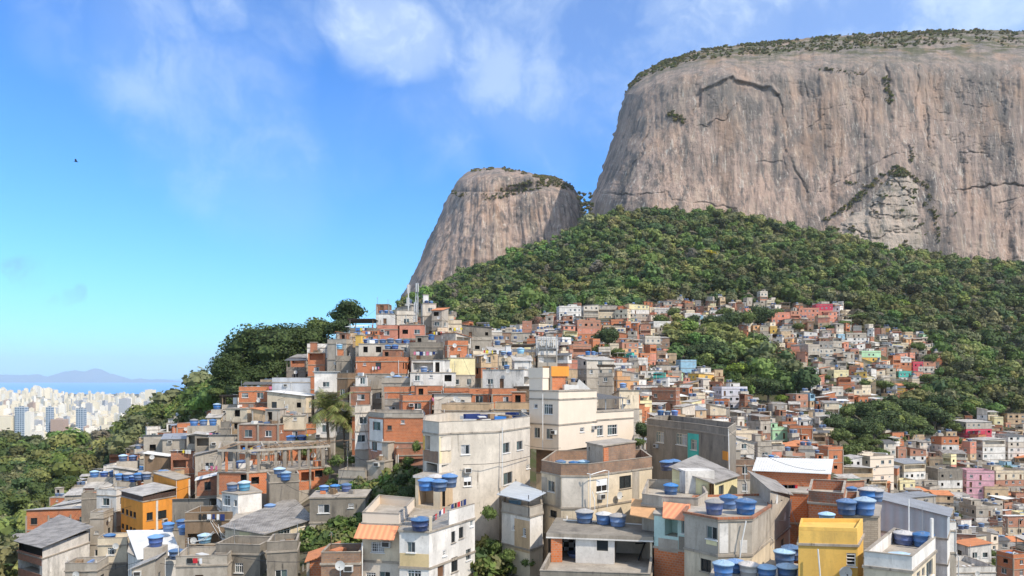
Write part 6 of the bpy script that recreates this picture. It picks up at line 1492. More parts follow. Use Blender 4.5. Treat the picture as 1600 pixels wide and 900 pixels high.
# 23 white small house with broken white roof
p23 = [xy(200, 91), xy(221, 87.5), xy(275, 89), xy(262, 99), xy(205, 99)]
S = hero('small white house with pale sheet roof patched in black, below the orange building', p23, -34, -21.6, [(-24.5, 'W'), (-27, 'W')], roof='f', bands=False, wins=[Z1(590,822)+Z1(610,872)+('a',), Z1(635,830)+Z1(655,846)+('x',)])
extra(S, 'sheet_roof', lambda m, T: sloped(m, [(p[0]-S.o[0], p[1]-S.o[1]) for p in (p23[1], p23[2], p23[3], p23[4])], [-21.4-S.o[2], -21.2-S.o[2], -20.6-S.o[2], -20.6-S.o[2]], 'wtin', .5))
for i, (px, py, k, Y) in enumerate(((275, 873, 'bb', 87), (263, 830, 'bb', 96), (285, 824, 'db', 98), (288, 835, 'bb', 95), (304, 835, 'll', 95), (327, 833, 'bb', 96), (320, 848, 'll', 90))):
    tank_px(px, py, Y, k, 1., ['blue tank at the right wall of the small white patched-roof house', 'large blue tank behind the patched white roof', 'upper of two dark tanks on the ruined roof right of the orange building', 'lower of two tanks on the ruined roof right of the orange building', 'pale blue flat tank lid on the ruined roof', 'rightmost blue tank amid cables on the ruined roof', 'pale tank nearest the front of the ruined roof'][i])
# big tank yard at the bottom
S = hero('low dark roof yard at the bottom crowded with water tanks', [xy(1108, 52.8), xy(1243, 51.5), xy(1245, 57.3), xy(1205, 58.5), xy(1185, 55.8), xy(1115, 55.8)], -24, -14.6, [(-17, 'g')], roof='f')
for px, py, k, lab in ((1130, 902, 'bl', 'leftmost front tank in the crowded tank yard'), (1149, 893, 'bb', 'second tank, behind the leftmost, in the crowded tank yard'), (1170, 900, 'wg', 'only grey tank in the crowded tank yard'), (1198, 903, 'bl', 'blue tank right of the grey one in the crowded tank yard'), (1230, 904, 'bl', 'bright blue tank with ribbed pale lid in the crowded tank yard'), (1263, 905, 'bl', 'rightmost front tank in the crowded tank yard, next to the yellow house'), (1226, 882, 'bl', 'rear tank with pale lid in the crowded tank yard'), (1236, 874, 'db', 'rearmost dark tank beside the yellow house')):
    x, y = onz(px, py, -14.4); tank(x, y, -14.42, k, .98, lab)
# 24 house with grey metal awning above the gully
p24 = [xy(784, 72.5), xy(828, 69.5), xy(848, 71.5), xy(845, 80), xy(790, 82)]
S = hero('small house with grey sheet awning terrace above the overgrown gully', p24, -30, -13.2, [(-16.2, 'W'), (-19, 'c')], roof='p', par=.8, pmat='G', wins=[(801, 820, 804, 828, 'v'), (817, 825, 822, 838, 'v')], panels=[(804, 812, 828, 862, 't')])
def aw24(m, T):
    q = [xy(781, 73.5), xy(826, 69), xy(848, 72), xy(806, 80)]; sloped(m, [(p[0]-S.o[0], p[1]-S.o[1]) for p in q], [-11.6-S.o[2], -11.5-S.o[2], -11.25-S.o[2], -11.35-S.o[2]], 'gw', .3)
    for p in q: m.tube([T(p[0], p[1]+.2, -13.), T(p[0], p[1]+.2, -11.)], .04, 'fd', 5)
extra(S, 'canopy', aw24); tank_px(805, 793, 74, 'lg', .9, 'pale tank under the grey sheet awning')
# ---------------------------------------------------------------- the middle distance, listed in photo pixels
MID = [ # x0, x1, ytop, ybottom, Y, walls, roof, yaw, tanks, label
(656,681,475,494,186,'lG','f',.2,4,'grey square house highest on the hill with a row of blue tanks'),
(676,697,482,516,183,'GG','k',-.3,0,'slim grey stair tower with small red tiled roof at the hilltop'),
(588,608,476,484,190,'R','f',0,0,'tiny brick box on the hilltop skyline left of the masts'),
(586,617,491,511,178,'WW','f',.1,3,'white hilltop terrace house with pillars and three tanks'),
(545,588,501,517,176,'gG','o',-.1,0,'long grey hilltop terrace under a thin flat canopy'),
(617,650,486,512,180,'lw','p',.2,0,None),(590,622,508,529,170,'sy','p',0,0,None),(622,662,508,529,170,'sy','f',.05,0,None),
(565,591,517,531,168,'BG','p',.1,0,None),(522,548,519,532,170,'GW','k',.25,0,'low white house with small orange tiled roof left on the hilltop'),(546,566,520,536,165,'tG','p',0,1,None),
(696,721,500,518,186,'cG','p',.1,1,None),(680,700,512,536,180,'cl','p',.2,1,None),(555,566,524,540,160,'YG','f',0,0,None),
(558,641,538,558,152,'lG','f',.06,6,'long pale grey hillside house with a row of six tanks on top'),
(640,692,535,564,150,'go','p',.05,0,'dark grey house with deep shaded veranda full of washing'),
(640,694,563,586,148,'WG','f',.05,0,None),
(693,731,532,560,146,'BB','p',.3,0,'orange brick cube with grey parapet and one small window'),
(692,741,560,586,144,'yy','f',.3,1,'pale yellow house directly under the orange brick cube'),
(555,632,557,581,144,'BR','p',-.05,2,'wide orange brick wall block below the long pale house'),
(477,511,537,552,172,'WW','p',.2,2,'small white house with two tanks touching the huge dark tree'),(477,508,552,588,165,'BB','f',.2,0,None),(511,546,530,562,162,'GtG','p',-.2,0,None),(520,548,556,586,155,'ge','p',.2,2,None),
(446,478,562,592,170,'gG','o',.1,2,None),(416,482,590,614,152,'Zl','p',.22,0,'long blue-grey house with two dark windows on the left shoulder'),
(418,490,615,645,145,'cG','w',-.15,0,'beige house under a broad white tin roof below the blue-grey house'),(490,529,586,613,146,'WG','w',.1,0,None),(528,550,583,626,140,'eR','p',-.2,1,'narrow sooty brown tower house with a bright blue tank'),
(553,573,589,605,138,'WW','f',.1,0,None),(546,578,604,634,132,'RB','p',.1,0,None),(594,640,590,606,138,'GG','p',.1,5,'grey terrace with five blue tanks left of the white barred-window house'),
(637,711,583,604,136,'WW','f',.08,1,'long white house with barred blue window on the middle slope'),(597,642,604,624,128,'BB','p',.08,0,None),(640,690,603,624,128,'BR','p',.05,0,None),(690,736,606,628,130,'BR','p',.1,1,None),
(619,676,617,649,118,'BB','p',.25,1,'square orange brick house with one blue tank on its ledge'),(600,622,624,640,122,'LG','p',.1,0,None),
(675,736,619,642,116,'lt','G',.1,0,None),(690,769,631,652,108,'tt','p',-.08,0,'long tan curved parapet block behind the large bare grey block'),(772,829,629,650,104,'tt','p',.05,0,None),
(731,766,607,632,124,'Bm','p',.1,0,'brick house with a pale green door wall'),(764,806,607,634,120,'By','p',.1,0,None),(803,829,609,632,122,'eG','t',.1,0,None),
(755,830,578,609,140,'wG','f',-.25,1,'white stained house with long outside stair wall behind the cream tower'),(741,779,553,590,152,'tB','t',.4,0,None),(778,802,557,580,160,'cG','f',.1,3,None),(800,830,560,580,150,'WG','t',.1,1,None),
(367,417,604,629,158,'BR','p',.25,3,None),(344,370,620,640,160,'GG','o',.2,1,None),(320,342,649,668,150,'cG','t',.2,1,None),(353,395,639,677,132,'ctG','f',-.25,0,None),(393,442,641,670,130,'tRG','k',-.15,0,'house with red tiled roof strip above the unfinished frame'),
(373,442,664,692,122,'RR','f',-.1,0,None),(440,474,650,692,124,'cR','f',.1,0,None),(490,522,660,684,124,'WG','f',.15,0,None),(341,356,660,690,128,'gR','p',.2,1,None),
(219,250,682,712,142,'GT','G',.3,0,None),(250,288,682,712,140,'GR','G',.3,1,'open shed with brown interior under a grey sheet roof by the forest'),(222,262,710,742,134,'eR','w',.25,0,None),(262,303,706,740,132,'RR','w',.25,0,'dirty brick house with bright white tilted sheet roof'),
(288,330,676,702,136,'GG','t',.2,3,None),(296,358,680,706,132,'gG','t',.3,0,None),(322,370,684,706,126,'GG','awn' if 0 else 't',.2,0,None),(300,345,706,742,124,'GTR','h',.3,0,None),(303,335,737,770,116,'RG','p',.2,0,None),(300,342,745,775,112,'RG','w',.35,0,'house with blue-white tilted sheet roof left of the white box house'),
(268,326,782,826,102,'gH','h',.1,0,'grey shed with mossy roof and aqua post right of the orange building'),(288,364,800,864,92,'eeg','p',.1,0,'dark ruined walls with tangled cables below the white box house'),
(172,208,732,760,140,'GG','t',.3,2,None),(128,170,758,800,138,'KBG','t',.2,3,None),(122,160,770,815,130,'gHG','p',.3,0,None),(150,190,765,846,122,'WGGg','p',-.2,1,'grey four-level house with white balcony rim left of the orange building'),
(80,127,786,826,150,'WG','t',.25,0,'white low house with tin roof at the left edge of the neighbourhood'),(100,140,770,795,160,'GG','t',.2,0,None),(136,162,800,850,115,'GcG','p',.2,1,None),(146,196,840,905,100,'cgG','p',.2,1,None),(100,150,880,930,92,'GG','p',.1,0,None),
(205,240,880,930,80,'GG','t',.1,1,None),(268,352,868,930,74,'GgG','p',.12,0,'long low dirty grey wall roof at the bottom left'),(336,415,850,920,76,'ggG','p',-.08,0,'dark stained retaining roof wall below the cream old-roof house'),(413,462,845,920,72,'ggG','p',.2,0,'very dark stained corner block left of the overgrown roof'),
(475,520,868,930,66,'BTG','k',.1,0,'low brick house with worn tile roof at the bottom'),(500,566,862,930,63,'TKG','p',.06,0,'dirty brick roof terrace with broken parapet at the bottom'),
(530,576,735,772,98,'GG','p',-.1,0,'plain grey retaining wall block above the overgrown slabs'),(576,613,722,765,98,'GlG','f',-.35,0,'grey rendered lean-to with small window below the tall brick house'),(480,572,778,815,86,'gRG','f',.08,3,'low slab roof with three blue tanks among the green gully'),
(612,664,700,740,100,'RG','p',.2,0,None),
# upper middle band behind the hilltop
(709,768,509,530,215,'gG','d',.1,0,None),(732,768,526,552,200,'GG','p',.2,1,None),(767,785,516,542,215,'wG','p',.1,1,None),(785,835,520,545,220,'GR','t',.1,3,None),(795,836,540,560,190,'tG','o',.1,2,None),(838,871,526,555,190,'WG','p',.1,0,None),
(735,765,548,570,175,'cG','p',.2,2,None),(760,800,545,560,185,'gK','t',.2,1,None),(871,908,478,512,330,'WW','p',.1,0,'big plain white house at the forest edge'),(908,935,477,500,340,'lG','w',.2,0,None),(935,964,476,497,345,'Gc','t',0,1,None),
(899,938,500,540,300,'KsB','p',.1,0,'tall salmon brick house among trees left of centre'),(953,974,499,514,330,'BG','p',.1,0,None),(978,1014,476,504,360,'yWG','t',.15,1,None),(1018,1049,502,526,360,'WGG','p',.1,0,None),(1003,1032,525,555,330,'lgW','p',.2,1,None),
(905,960,560,590,200,'lGG','t',.3,2,None),(935,962,572,600,190,'GgG','o',-.2,3,None),(962,985,588,612,180,'AKG','p',.1,0,'apricot house with orange awning right of the cream building'),(898,932,556,575,210,'WlG','p',.2,2,None),(960,1000,614,660,165,'cGG','t',.25,1,None),(985,1003,640,662,170,'cG','p',.1,0,None),
# landmarks of the far slope
(1060,1088,562,585,392,'UUl','p',.15,0,'pale blue house with white balconies on the mid slope'),(1122,1168,604,640,355,'VVV','p',.12,0,'lavender white house with dark windows on the mid slope'),
(1202,1234,488,512,470,'ssK','p',.1,1,'long salmon house under the forest, left of the pair'),(1248,1279,481,502,490,'ssK','p',.0,0,'salmon three-window house just below the forest'),(1276,1302,475,500,495,'XsG','p',-.1,1,'crimson topped house highest right at the forest edge'),(1233,1250,486,506,480,'Ks','f',.1,0,None),
(1255,1277,518,532,440,'Ws','k',.05,0,'white house with orange strip roof and gate frame'),(1278,1302,533,562,425,'LlG','p',.05,0,'bare block tower house with red roof rim'),(1343,1376,548,566,432,'mYG','p',.08,1,'pale green house with blue tank on the far right cluster'),(1425,1442,565,582,415,'XX','p',.1,0,'small crimson block in the far right cluster'),
(1402,1424,580,596,410,'qWG','p',.1,0,'white house with turquoise side in the far right cluster'),(1300,1326,578,600,405,'yG','p',.1,1,None),(1322,1353,520,534,455,'GG','p',0,1,None),(1318,1357,528,540,450,'WW','f',0,0,None),
(1541,1566,563,580,470,'WU','p',.1,0,'white cottage with blue side alone in the right forest'),(1085,1112,436,449,610,'UY','t',.2,0,'tiny blue and yellow hut high in the forest'),(1186,1200,455,482,540,'lKG','p',.1,0,'slender grey house half hidden in forest trees'),
(1313,1345,745,772,215,'mm','t',.12,0,'mint green house with pale tin roof'),(1343,1398,712,766,235,'CCCC','p',.3,0,'cream stepped three-level house on the valley side'),(1343,1364,706,730,240,'CC','p',.3,0,'small cream top tower of the stepped cream house'),
(1511,1556,735,784,300,'PPPP','p',-.2,1,'tall pink house with three rows of small windows'),(1501,1551,658,700,310,'GXXX','t',.15,0,'crimson house with red balcony railings at the forest edge'),(1517,1566,790,832,240,'GWWA','p',.15,0,'white terrace house with apricot awning on the right slope'),
(1459,1504,732,776,255,'gwcG','p',.1,1,None),(1399,1449,722,762,262,'cWG','G',.25,0,None),(1467,1498,682,728,300,'BWGG','t',.1,1,None),(1527,1572,686,728,290,'lWW','t',.15,0,None),(1570,1606,680,726,290,'WlW','d',.1,1,None),(1560,1593,727,745,280,'UG','p',.1,0,'pale blue low house right of the pink tower'),
(1410,1462,775,800,200,'GgG','G',.1,0,'grey sheet roofed shed with open sides behind the metal shed'),(1399,1432,750,776,230,'yGG','p',.2,2,None),(1570,1610,808,850,220,'KcG','w',.1,0,None),(1550,1600,735,780,270,'cKG','p',.1,2,None),(1572,1612,865,905,170,'BKG','p',.3,1,None),
(1505,1549,849,905,150,'wwG','k',.15,0,'small white house with bright clay tiled roof at the right'),(1462,1491,815,852,82,'WW','p',.2,0,'plain white side wall house behind the white walled terrace'),(1465,1554,885,930,120,'wG','p',.03,0,'long white stained parapet wall at the bottom right'),
(1178,1205,690,722,165,'GG','p',.2,1,None),(1140,1180,688,726,150,'lWG','G',.2,1,'blue-white roofed small house right of the turquoise panel building'),(1142,1180,718,745,125,'TG','p',.1,1,None),(1203,1234,668,690,250,'mmG','p',.1,0,'lime painted house with white roof on the near right slope'),
]
MIDS = []
for t in MID:
    x0, x1, yt, yb, Y, wl, rf, yaw, nt, lab = t
    if Y > 200:
        h = hit((x0+x1)/2, yb-1)
        if h and .55 < h[1]/Y < 1.7: Y = h[1]
    MIDS.append((x0, x1, yt, yb, Y))
    vhouse(x0, x1, yt, yb, Y, [c if c in M else 'G' for c in wl], rf, yaw, nt, lab, seed=int(x0*3+yt))
# ---------------------------------------------------------------- the rest of the slope, generated
def in_poly(p, x, y): return bool(inside(np.array([x]), np.array([y]), p)[0])
occ = [((t[0]+t[1])/2, (t[2]+min(t[3], t[2]+20))/2, (t[1]-t[0])/2, t[4]) for t in MID]
GREENP = [[(500,705),(545,690),(560,760),(505,768)],[(490,790),(540,760),(600,742),(655,715),(700,735),(665,800),(560,855),(470,862)],[(745,835),(835,815),(850,905),(745,905)],[(1060,512),(1100,515),(1170,530),(1205,545),(1240,575),(1262,600),(1240,640),(1200,640),(1140,600),(1090,560),(1055,545)], [(1290,668),(1330,640),(1500,640),(1500,675),(1400,690),(1350,735),(1300,735)]]
gen = []; rg = random.Random(21)
grid_ = {}
def free(x, y, d):
    gx, gy = int(x//8), int(y//8)
    for i in range(-1, 2):
        for j in range(-1, 2):
            for a, b in grid_.get((gx+i, gy+j), ()):
                if (x-a)**2+(y-b)**2 < d*d: return False
    return True
HB = [(185,300,745,860,112),(28,145,826,900,100),(330,412,765,812,92),(345,492,800,865,80),(560,745,762,905,62),(655,830,650,800,75),(825,992,575,705,92),(845,1038,690,800,66),(842,1030,808,905,57),(1060,1236,765,905,56),(1245,1352,822,905,50),(1350,1480,785,905,45),(1010,1140,652,735,85),(1045,1155,722,782,70),(1178,1296,735,790,80),(552,662,640,722,100),(341,516,698,765,100),(195,277,838,895,88),(985,1080,790,870,62),(985,1110,765,800,66)]
HB += [m for m in MIDS]
def clash(x, y, w, h, Y):
    for x0, x1, yt, yb, Yh in HB:
        if Y > Yh+14: continue
        ox = min(x+w/2, x1)-max(x-w/2, x0); oy = min(y+4, yb)-max(y-h, yt)
        if ox > 0 and oy > 0 and ox*oy > .14*(x1-x0)*(yb-yt): return True
    return False
for t in MIDS:
    cx, cy = xy((t[0]+t[1])/2, t[4]); cy += 3; grid_.setdefault((int(cx//8), int(cy//8)), []).append((cx, cy))
    if (t[1]-t[0])/F*t[4] > 9:
        for dx in (-3.5, 3.5): grid_.setdefault((int((cx+dx)//8), int(cy//8)), []).append((cx+dx, cy))
for poly, n, ymn in ((P1, 6500, 112), (P2, 4200, 300), (P3, 4200, 118), (PL, 1600, 100)):
    xs = [p[0] for p in poly]; ys = [p[1] for p in poly]
    for _ in range(n):
        x, y = rg.uniform(min(xs), max(xs)), rg.uniform(min(ys), min(905, max(ys)))
        if x > 1640 or x < -30 or not in_poly(poly, x, y) or any(in_poly(g, x, y) for g in GREENP): continue
        h = hit(x, y, ymn)
        if not h or h[1] < ymn or h[1] > 560: continue
        if poly is P1 and h[1] < 140 and x < 1000: continue
        if poly is PL and x > 560 and h[1] < 108: continue
        if poly is P2 and rg.random() < .25*max(0, (500-y)/30): continue
        sp = 4.7 if h[1] > 200 else 6.4
        if not free(h[0], h[1], sp): continue
        if clash(x, y, 6.5/h[1]*F, 5.5/h[1]*F, h[1]): continue
        grid_.setdefault((int(h[0]//8), int(h[1]//8)), []).append((h[0], h[1])); gen.append((h[1], x, y, poly is P2, poly is P3))
for _ in range(5000):     # pockets of ground the view only grazes
    Yw = rg.uniform(118, 470); x = rg.uniform(700, 1640); wx, wy = xy(x, Yw); z_ = zt1(wx, wy); y = HY-F*z_/Yw
    if y > 905 or any(in_poly(g, x, y) for g in GREENP) or not (in_poly(P1, x, y) or in_poly(P3, x, y)): continue
    if x < 1000 and Yw < 150: continue
    if not free(wx, wy, 5.4) or clash(x, y, 6.5/Yw*F, 5.5/Yw*F, Yw): continue
    grid_.setdefault((int(wx//8), int(wy//8)), []).append((wx, wy)); gen.append((Yw, x, y, False, in_poly(P3, x, y)))
gen.sort(); print('generated houses', len(gen), 'mid', len(MID))
NIND = 300-len(MID)-34
PALL = 'BBBBKKKssRRGGGGllLWWwwwccctttTTyAe'; PALR = 'BBKKKsGGGlllWWwwCccctttyg'
for i, (Y, x, y, far2, right) in enumerate(gen):
    pal = PALR if right else (PALL.replace('g', 'l')+'lcKs' if Y > 250 else PALL); r = rg
    st = r.choices([1, 2, 3, 4], [30, 44, 22, 4])[0] if not far2 else r.choices([1, 2, 3], [30, 50, 20])[0]; wm = (r.uniform(4.2, 6.8) if r.random() < .88 else r.uniform(7.5, 11))*(1 if Y > 200 else 1.12)
    w = wm/Y*F; h_ = (st*2.45+.3)/Y*F; wl = [r.choice('BBBBBKRRTGGlWct' if (Y < 210 and x < 760) else pal)]
    for k in range(3): wl.append(wl[-1] if r.random() < .5 else r.choice(pal))
    if r.random() < .03: wl[0] = r.choice('UmPVYqH')
    rf = r.choices('pfothwkGd', [26, 13, 17, 14, 10, 4, 8, 4, 4])[0]; nt = r.choices([0, 1, 2, 3, 4], [42, 26, 17, 10, 5])[0]
    yaw = r.choice([.12, .3, -.25, .0, .5, -.5])+r.uniform(-.1, .1)
    vhouse(x-w/2, x+w/2, y-h_, y+6*100/Y, Y, wl, rf, yaw, nt if i < NIND else min(nt, 2), None, stuff=i >= NIND, seed=i+1, extra=Y < 330, auto=1.6 if Y > 150 else 1, dfac=r.uniform(.7, 1.1), near=Y < 150)
print('tanks', NT[0])
if FAR.f:
    o = link('hillside_houses', FAR.mesh('hillside_houses')); tag(o, 'tightly packed tiny houses on the upper slope, too small to tell apart', 'houses', kind='stuff')
# ---------------------------------------------------------------- masts, poles, wires, washing, people-sized things
def mast(px, pyt, pyb, Y, label, lattice=False):
    x, y, zb = at(px, pyb, Y); h = (pyb-pyt)/F*Y; o = link('antenna_mast', None, None, (x, y, zb)); m = MB()
    if lattice:
        w = .45
        for a, b in ((-w, -w), (w, -w), (0, w)): m.tube([(a, b, 0), (a*.4, b*.4, h)], .06, 'steel', 5)
        n = int(h/1.2)
        for k in range(n):
            z0, z1 = h*k/n, h*(k+1)/n; s0, s1 = 1-.6*k/n, 1-.6*(k+1)/n; c = [(-w, -w), (w, -w), (0, w)]
            for i in range(3): j = (i+1) % 3; m.tube([(c[i][0]*s0, c[i][1]*s0, z0), (c[j][0]*s1, c[j][1]*s1, z1)], .035, 'steel', 4)
    else: m.tube([(0, 0, 0), (0, 0, h)], .14, 'ac', 8)
    link('pole', m.mesh('pole'), o)
    for i, (dz, a) in enumerate(((.0, 0.), (.0, 2.1), (-.0, 4.2), (-3.2, 1.), (-3.2, 3.6))):
        p = MB(); p.box((math.cos(a)*.35, math.sin(a)*.35, h-1.2+dz), (.26, .16, 2.1), 'ac', a+1.57); p.tube([(0, 0, h-1.2+dz), (math.cos(a)*.3, math.sin(a)*.3, h-1.2+dz)], .04, 'steel', 4); link('panel_antenna', p.mesh('panel_antenna'), o)
    tag(o, label, 'antenna mast', 'antenna masts on the roofs')
mast(638, 444, 494, 184, 'left white tubular antenna mast on the hilltop'); mast(651.5, 442, 492, 183, 'right lattice antenna mast on the hilltop', True)
mast(649, 472, 527, 172, 'lower lattice mast in front of the hilltop houses', True)
def cluster():
    x, y, z = at(854, 556, 188); o = link('antenna_cluster', None, None, (x, y, z)); fr_ = MB()
    for a, b in ((-2.6, 0), (2.6, 0), (-2.6, 2), (2.6, 2), (0, 1)): fr_.tube([(a, b, 0), (a, b, 5.2)], .08, 'steel', 5)
    fr_.box((0, 0, 2.), (5.4, .1, .12), 'steel'); fr_.box((0, 2, 2.), (5.4, .1, .12), 'steel'); fr_.box((0, 0, 4.4), (5.4, .1, .1), 'steel'); link('frame', fr_.mesh('frame'), o)
    for k in range(9):
        p = MB(); p.box((-2.5+k*.62, rng.uniform(-.1, 1.8), 3.4+rng.uniform(-.3, .4)), (.34, .2, 2.5), 'ac', rng.uniform(-.4, .4)); link('panel_antenna', p.mesh('panel_antenna'), o)
    tag(o, 'cluster of tall white panel antennas on a roof behind the cream tower', 'antenna')
cluster()
def bird():
    x, y, z = at(119, 252.5, 110); o = link('bird', None, None, (x, y, z)); m = MB()
    body = [(-.28, 0, 0), (-.18, 0, .02), (0, 0, .02), (.16, 0, 0), (.24, 0, -.03)]; m.tube(body, [.02, .06, .09, .06, .02], 'black', 8)
    for s in (-1, 1):
        m.quad([(.1, 0, .03), (-.12, 0, .03), (-.16, s*.30, .2), (.06, s*.34, .22)], 'black'); m.quad([(.06, s*.34, .22), (-.16, s*.30, .2), (-.22, s*.62, .32), (-.05, s*.66, .33)], 'black')
    m.quad([(-.26, -.02, 0), (-.26, .02, 0), (-.48, .12, -.02), (-.48, -.12, -.02)], 'black'); m.quad([(.22, -.03, -.05), (.22, .03, -.05), (.3, 0, -.05), (.28, 0, -.03)], 'black')
    c = link('body', m.mesh('body'), o); o.rotation_euler = (.35, 0, .5); tag(o, 'small dark bird gliding alone in the clear sky', 'bird')
bird()
def cable(p0, p1, sag, label, r=.02, name='power_cable'):
    a, b = Vector(at(*p0)), Vector(at(*p1)); m = MB(); pts = [a+(b-a)*(k/10)-Vector((0, 0, sag*4*(k/10)*(1-k/10))) for k in range(11)]; m.tube(pts, r, 'black', 4)
    tag(link(name, m.mesh(name)), label, 'cable', 'cables strung between houses')
def pole(px, pyt, pyb, Y, label, mat='slab', r=.12):
    x, y, z = at(px, pyb, Y); h = (pyb-pyt)/F*Y; m = MB(); m.tube([(x, y, z-4), (x, y, z+h)], [r*1.2, r*.8], mat, 7)
    for k in range(2 if mat == 'slab' else 0): m.box((x, y-.1, z+h-.3-.5*k), (1.1, .08, .08), 'timber', .3)
    tag(link('utility_pole', m.mesh('utility_pole')), label, 'pole', 'poles among the houses')
pole(569.5, 805, 870, 70, 'white pole beside the beige awning house', 'pvc', .09); pole(1420, 780, 850, 52, 'thin white pole in front of the grey metal shed', 'pvc', .05); pole(1441, 792, 815, 70, 'short thin pole in front of the metal shed', 'steel', .03)
pole(1178, 500, 560, 400, 'utility pole between the salmon houses and the lime green tree'); pole(1302, 640, 700, 290, 'utility pole below the far right cluster'); pole(543, 690, 740, 106, 'leaning pole left of the tall brick aqua house'); pole(1443, 560, 592, 430, 'utility pole at the right edge of the far cluster')
cable((700, 700, 100), (505, 718, 104), .6, 'cable from the unfinished frame to the large grey block'); cable((545, 695, 104), (452, 795, 90), 1.2, 'cable dropping from the palm to the old-roof house'); cable((452, 795, 90), (330, 848, 84), 1.5, 'cable sagging over the old fibre roof')
cable((540, 700, 105), (600, 722, 98), .8, 'cable above the grey lean-to'); cable((1137, 672, 84), (1290, 735, 79), 1.2, 'cable from the stained grey building to the brick house'); cable((1232, 770, 68), (1247, 822, 50), .5, 'cable above the yellow house corner'); cable((876, 700, 80), (760, 668, 90), .8, 'cable along the bare grey block'); cable((340, 848, 84), (250, 880, 80), 1., 'cable loop over the ruined walls')
def many_cables():
    r = random.Random(77); L = [t for t in TOPS if t[0] is not None and t[4] < 240]; n = 0
    for a in L:
        near_ = [b for b in L if b is not a and 6 < math.hypot(a[1]-b[1], a[2]-b[2]) < 22]
        if not near_ or r.random() < .45 or n > 90: continue
        b = r.choice(near_); p, q = Vector((a[1], a[2]-.3, a[3]+r.uniform(-.3, .9))), Vector((b[1], b[2]-.3, b[3]+r.uniform(-.3, .9))); m = MB(); sag = r.uniform(.2, .9)
        m.tube([p+(q-p)*(k/8)-Vector((0, 0, sag*4*(k/8)*(1-k/8))) for k in range(9)], .022, 'black', 4); o = link('power_cable', m.mesh('power_cable')); o['category'] = 'cable'; o['group'] = 'cables strung between houses'; reg(o, 'thin black cable strung between roofs', 'cable', tuple((p+q)/2)); n += 1
many_cables()
def more_wash():
    r = random.Random(5); L = [t for t in TOPS if t[0] is not None and 70 < t[4] < 260]; r.shuffle(L)
    for t in L[:26]:
        d = r.uniform(2.2, 4.); o = link('clothes_line', None, None, (t[1]-d/2, t[2]-.25, t[3]+r.choice([.9, -.9, 1.2]))); m = MB(); m.tube([(0, 0, 0), (d, 0, 0)], .012, 'black', 4); link('line', m.mesh('line'), o)
        for k in range(r.randrange(3, 7)):
            w, h = r.uniform(.3, .7), r.uniform(.4, .8); c = MB(); c.box((.3+k*.55, 0, -h/2-.03), (w*.8, .03, h), r.choice(['whitec', 'whitec', 'navy', 'red', 'pinkc', 'bluec', 'yellowc', 'ac', 'black'])); link('garment', c.mesh('garment'), o)
        o['category'] = 'washing line'; o['group'] = 'washing lines'; reg(o, 'line of mixed washing', 'washing line', (t[1], t[2], t[3]))
more_wash()
def tangle():
    m = MB(); r = random.Random(8)
    for (x0, y0, x1, y1, Y) in ((330, 812, 365, 850, 86), (340, 820, 350, 860, 84), (335, 830, 300, 850, 86)):
        for k in range(4):
            a, b = Vector(at(x0+r.uniform(-2, 2), y0+r.uniform(-3, 3), Y)), Vector(at(x1+r.uniform(-2, 2), y1+r.uniform(-3, 3), Y)); mid = (a+b)/2+Vector((r.uniform(-.3, .3), 0, r.uniform(-.6, .1)))
            m.tube([a, (a*.6+mid*.4), mid, (mid*.4+b*.6), b], .022, r.choice(['pvc', 'pvc', 'black', 'timber']), 4)
    tag(link('pipe_tangle', m.mesh('pipe_tangle')), 'tangled white pipes and hoses hanging between the houses', 'pipes', kind='stuff')
tangle()
def wash(px0, py0, Y0, px1, py1, Y1, cols, label, n=6):
    a, b = Vector(at(px0, py0, Y0)), Vector(at(px1, py1, Y1)); o = link('clothes_line', None, None, a); m = MB(); d = b-a; m.tube([(0, 0, 0), tuple(d/2-Vector((0, 0, .1))), tuple(d)], .012, 'black', 4); link('line', m.mesh('line'), o)
    ang = math.atan2(d.y, d.x)
    for k in range(n):
        t = (k+.6)/n; p = d*t; w, h = rng.uniform(.35, .75), rng.uniform(.5, .9); c = MB(); c.box((p.x, p.y, p.z-h/2-.06), (w, .03, h), cols[k % len(cols)], ang); link('garment', c.mesh('garment'), o)
    tag(o, label, 'washing line', 'washing lines')
wash(676, 806, 66, 695, 792, 70.5, ['black', 'red', 'G', 'navy', 'whitec', 'red'], 'dark and red washing across the white washing terrace')
wash(704, 788, 71, 728, 779, 75, ['navy', 'black', 'red', 'navy'], 'dark washing at the back of the white washing terrace', 5)
wash(319, 727.5, 118, 341, 727.5, 117, ['whitec', 'pinkc', 'pinkc'], 'white and pink sheets hanging left of the unfinished frame', 3)
wash(1262, 764, 77.5, 1290, 764, 76, ['pinkc', 'yellowc', 'black', 'black'], 'pink and yellow washing at the white-roofed brick house', 4); wash(1218, 757, 79, 1245, 757, 79, ['black', 'navy', 'red', 'whitec'], 'small dark washing along the long brick wall', 7)
wash(645, 549, 149, 680, 549, 148, ['pinkc', 'whitec', 'navy', 'whitec'], 'washing in the deep shaded veranda', 7); wash(578, 507, 177, 592, 507, 176, ['pinkc', 'whitec'], 'pink cloth at the hilltop terrace', 2)
wash(1215, 700, 232, 1245, 701, 230, ['red', 'bluec', 'pinkc', 'yellowc', 'bluec'], 'colourful washing on the near right slope', 8)
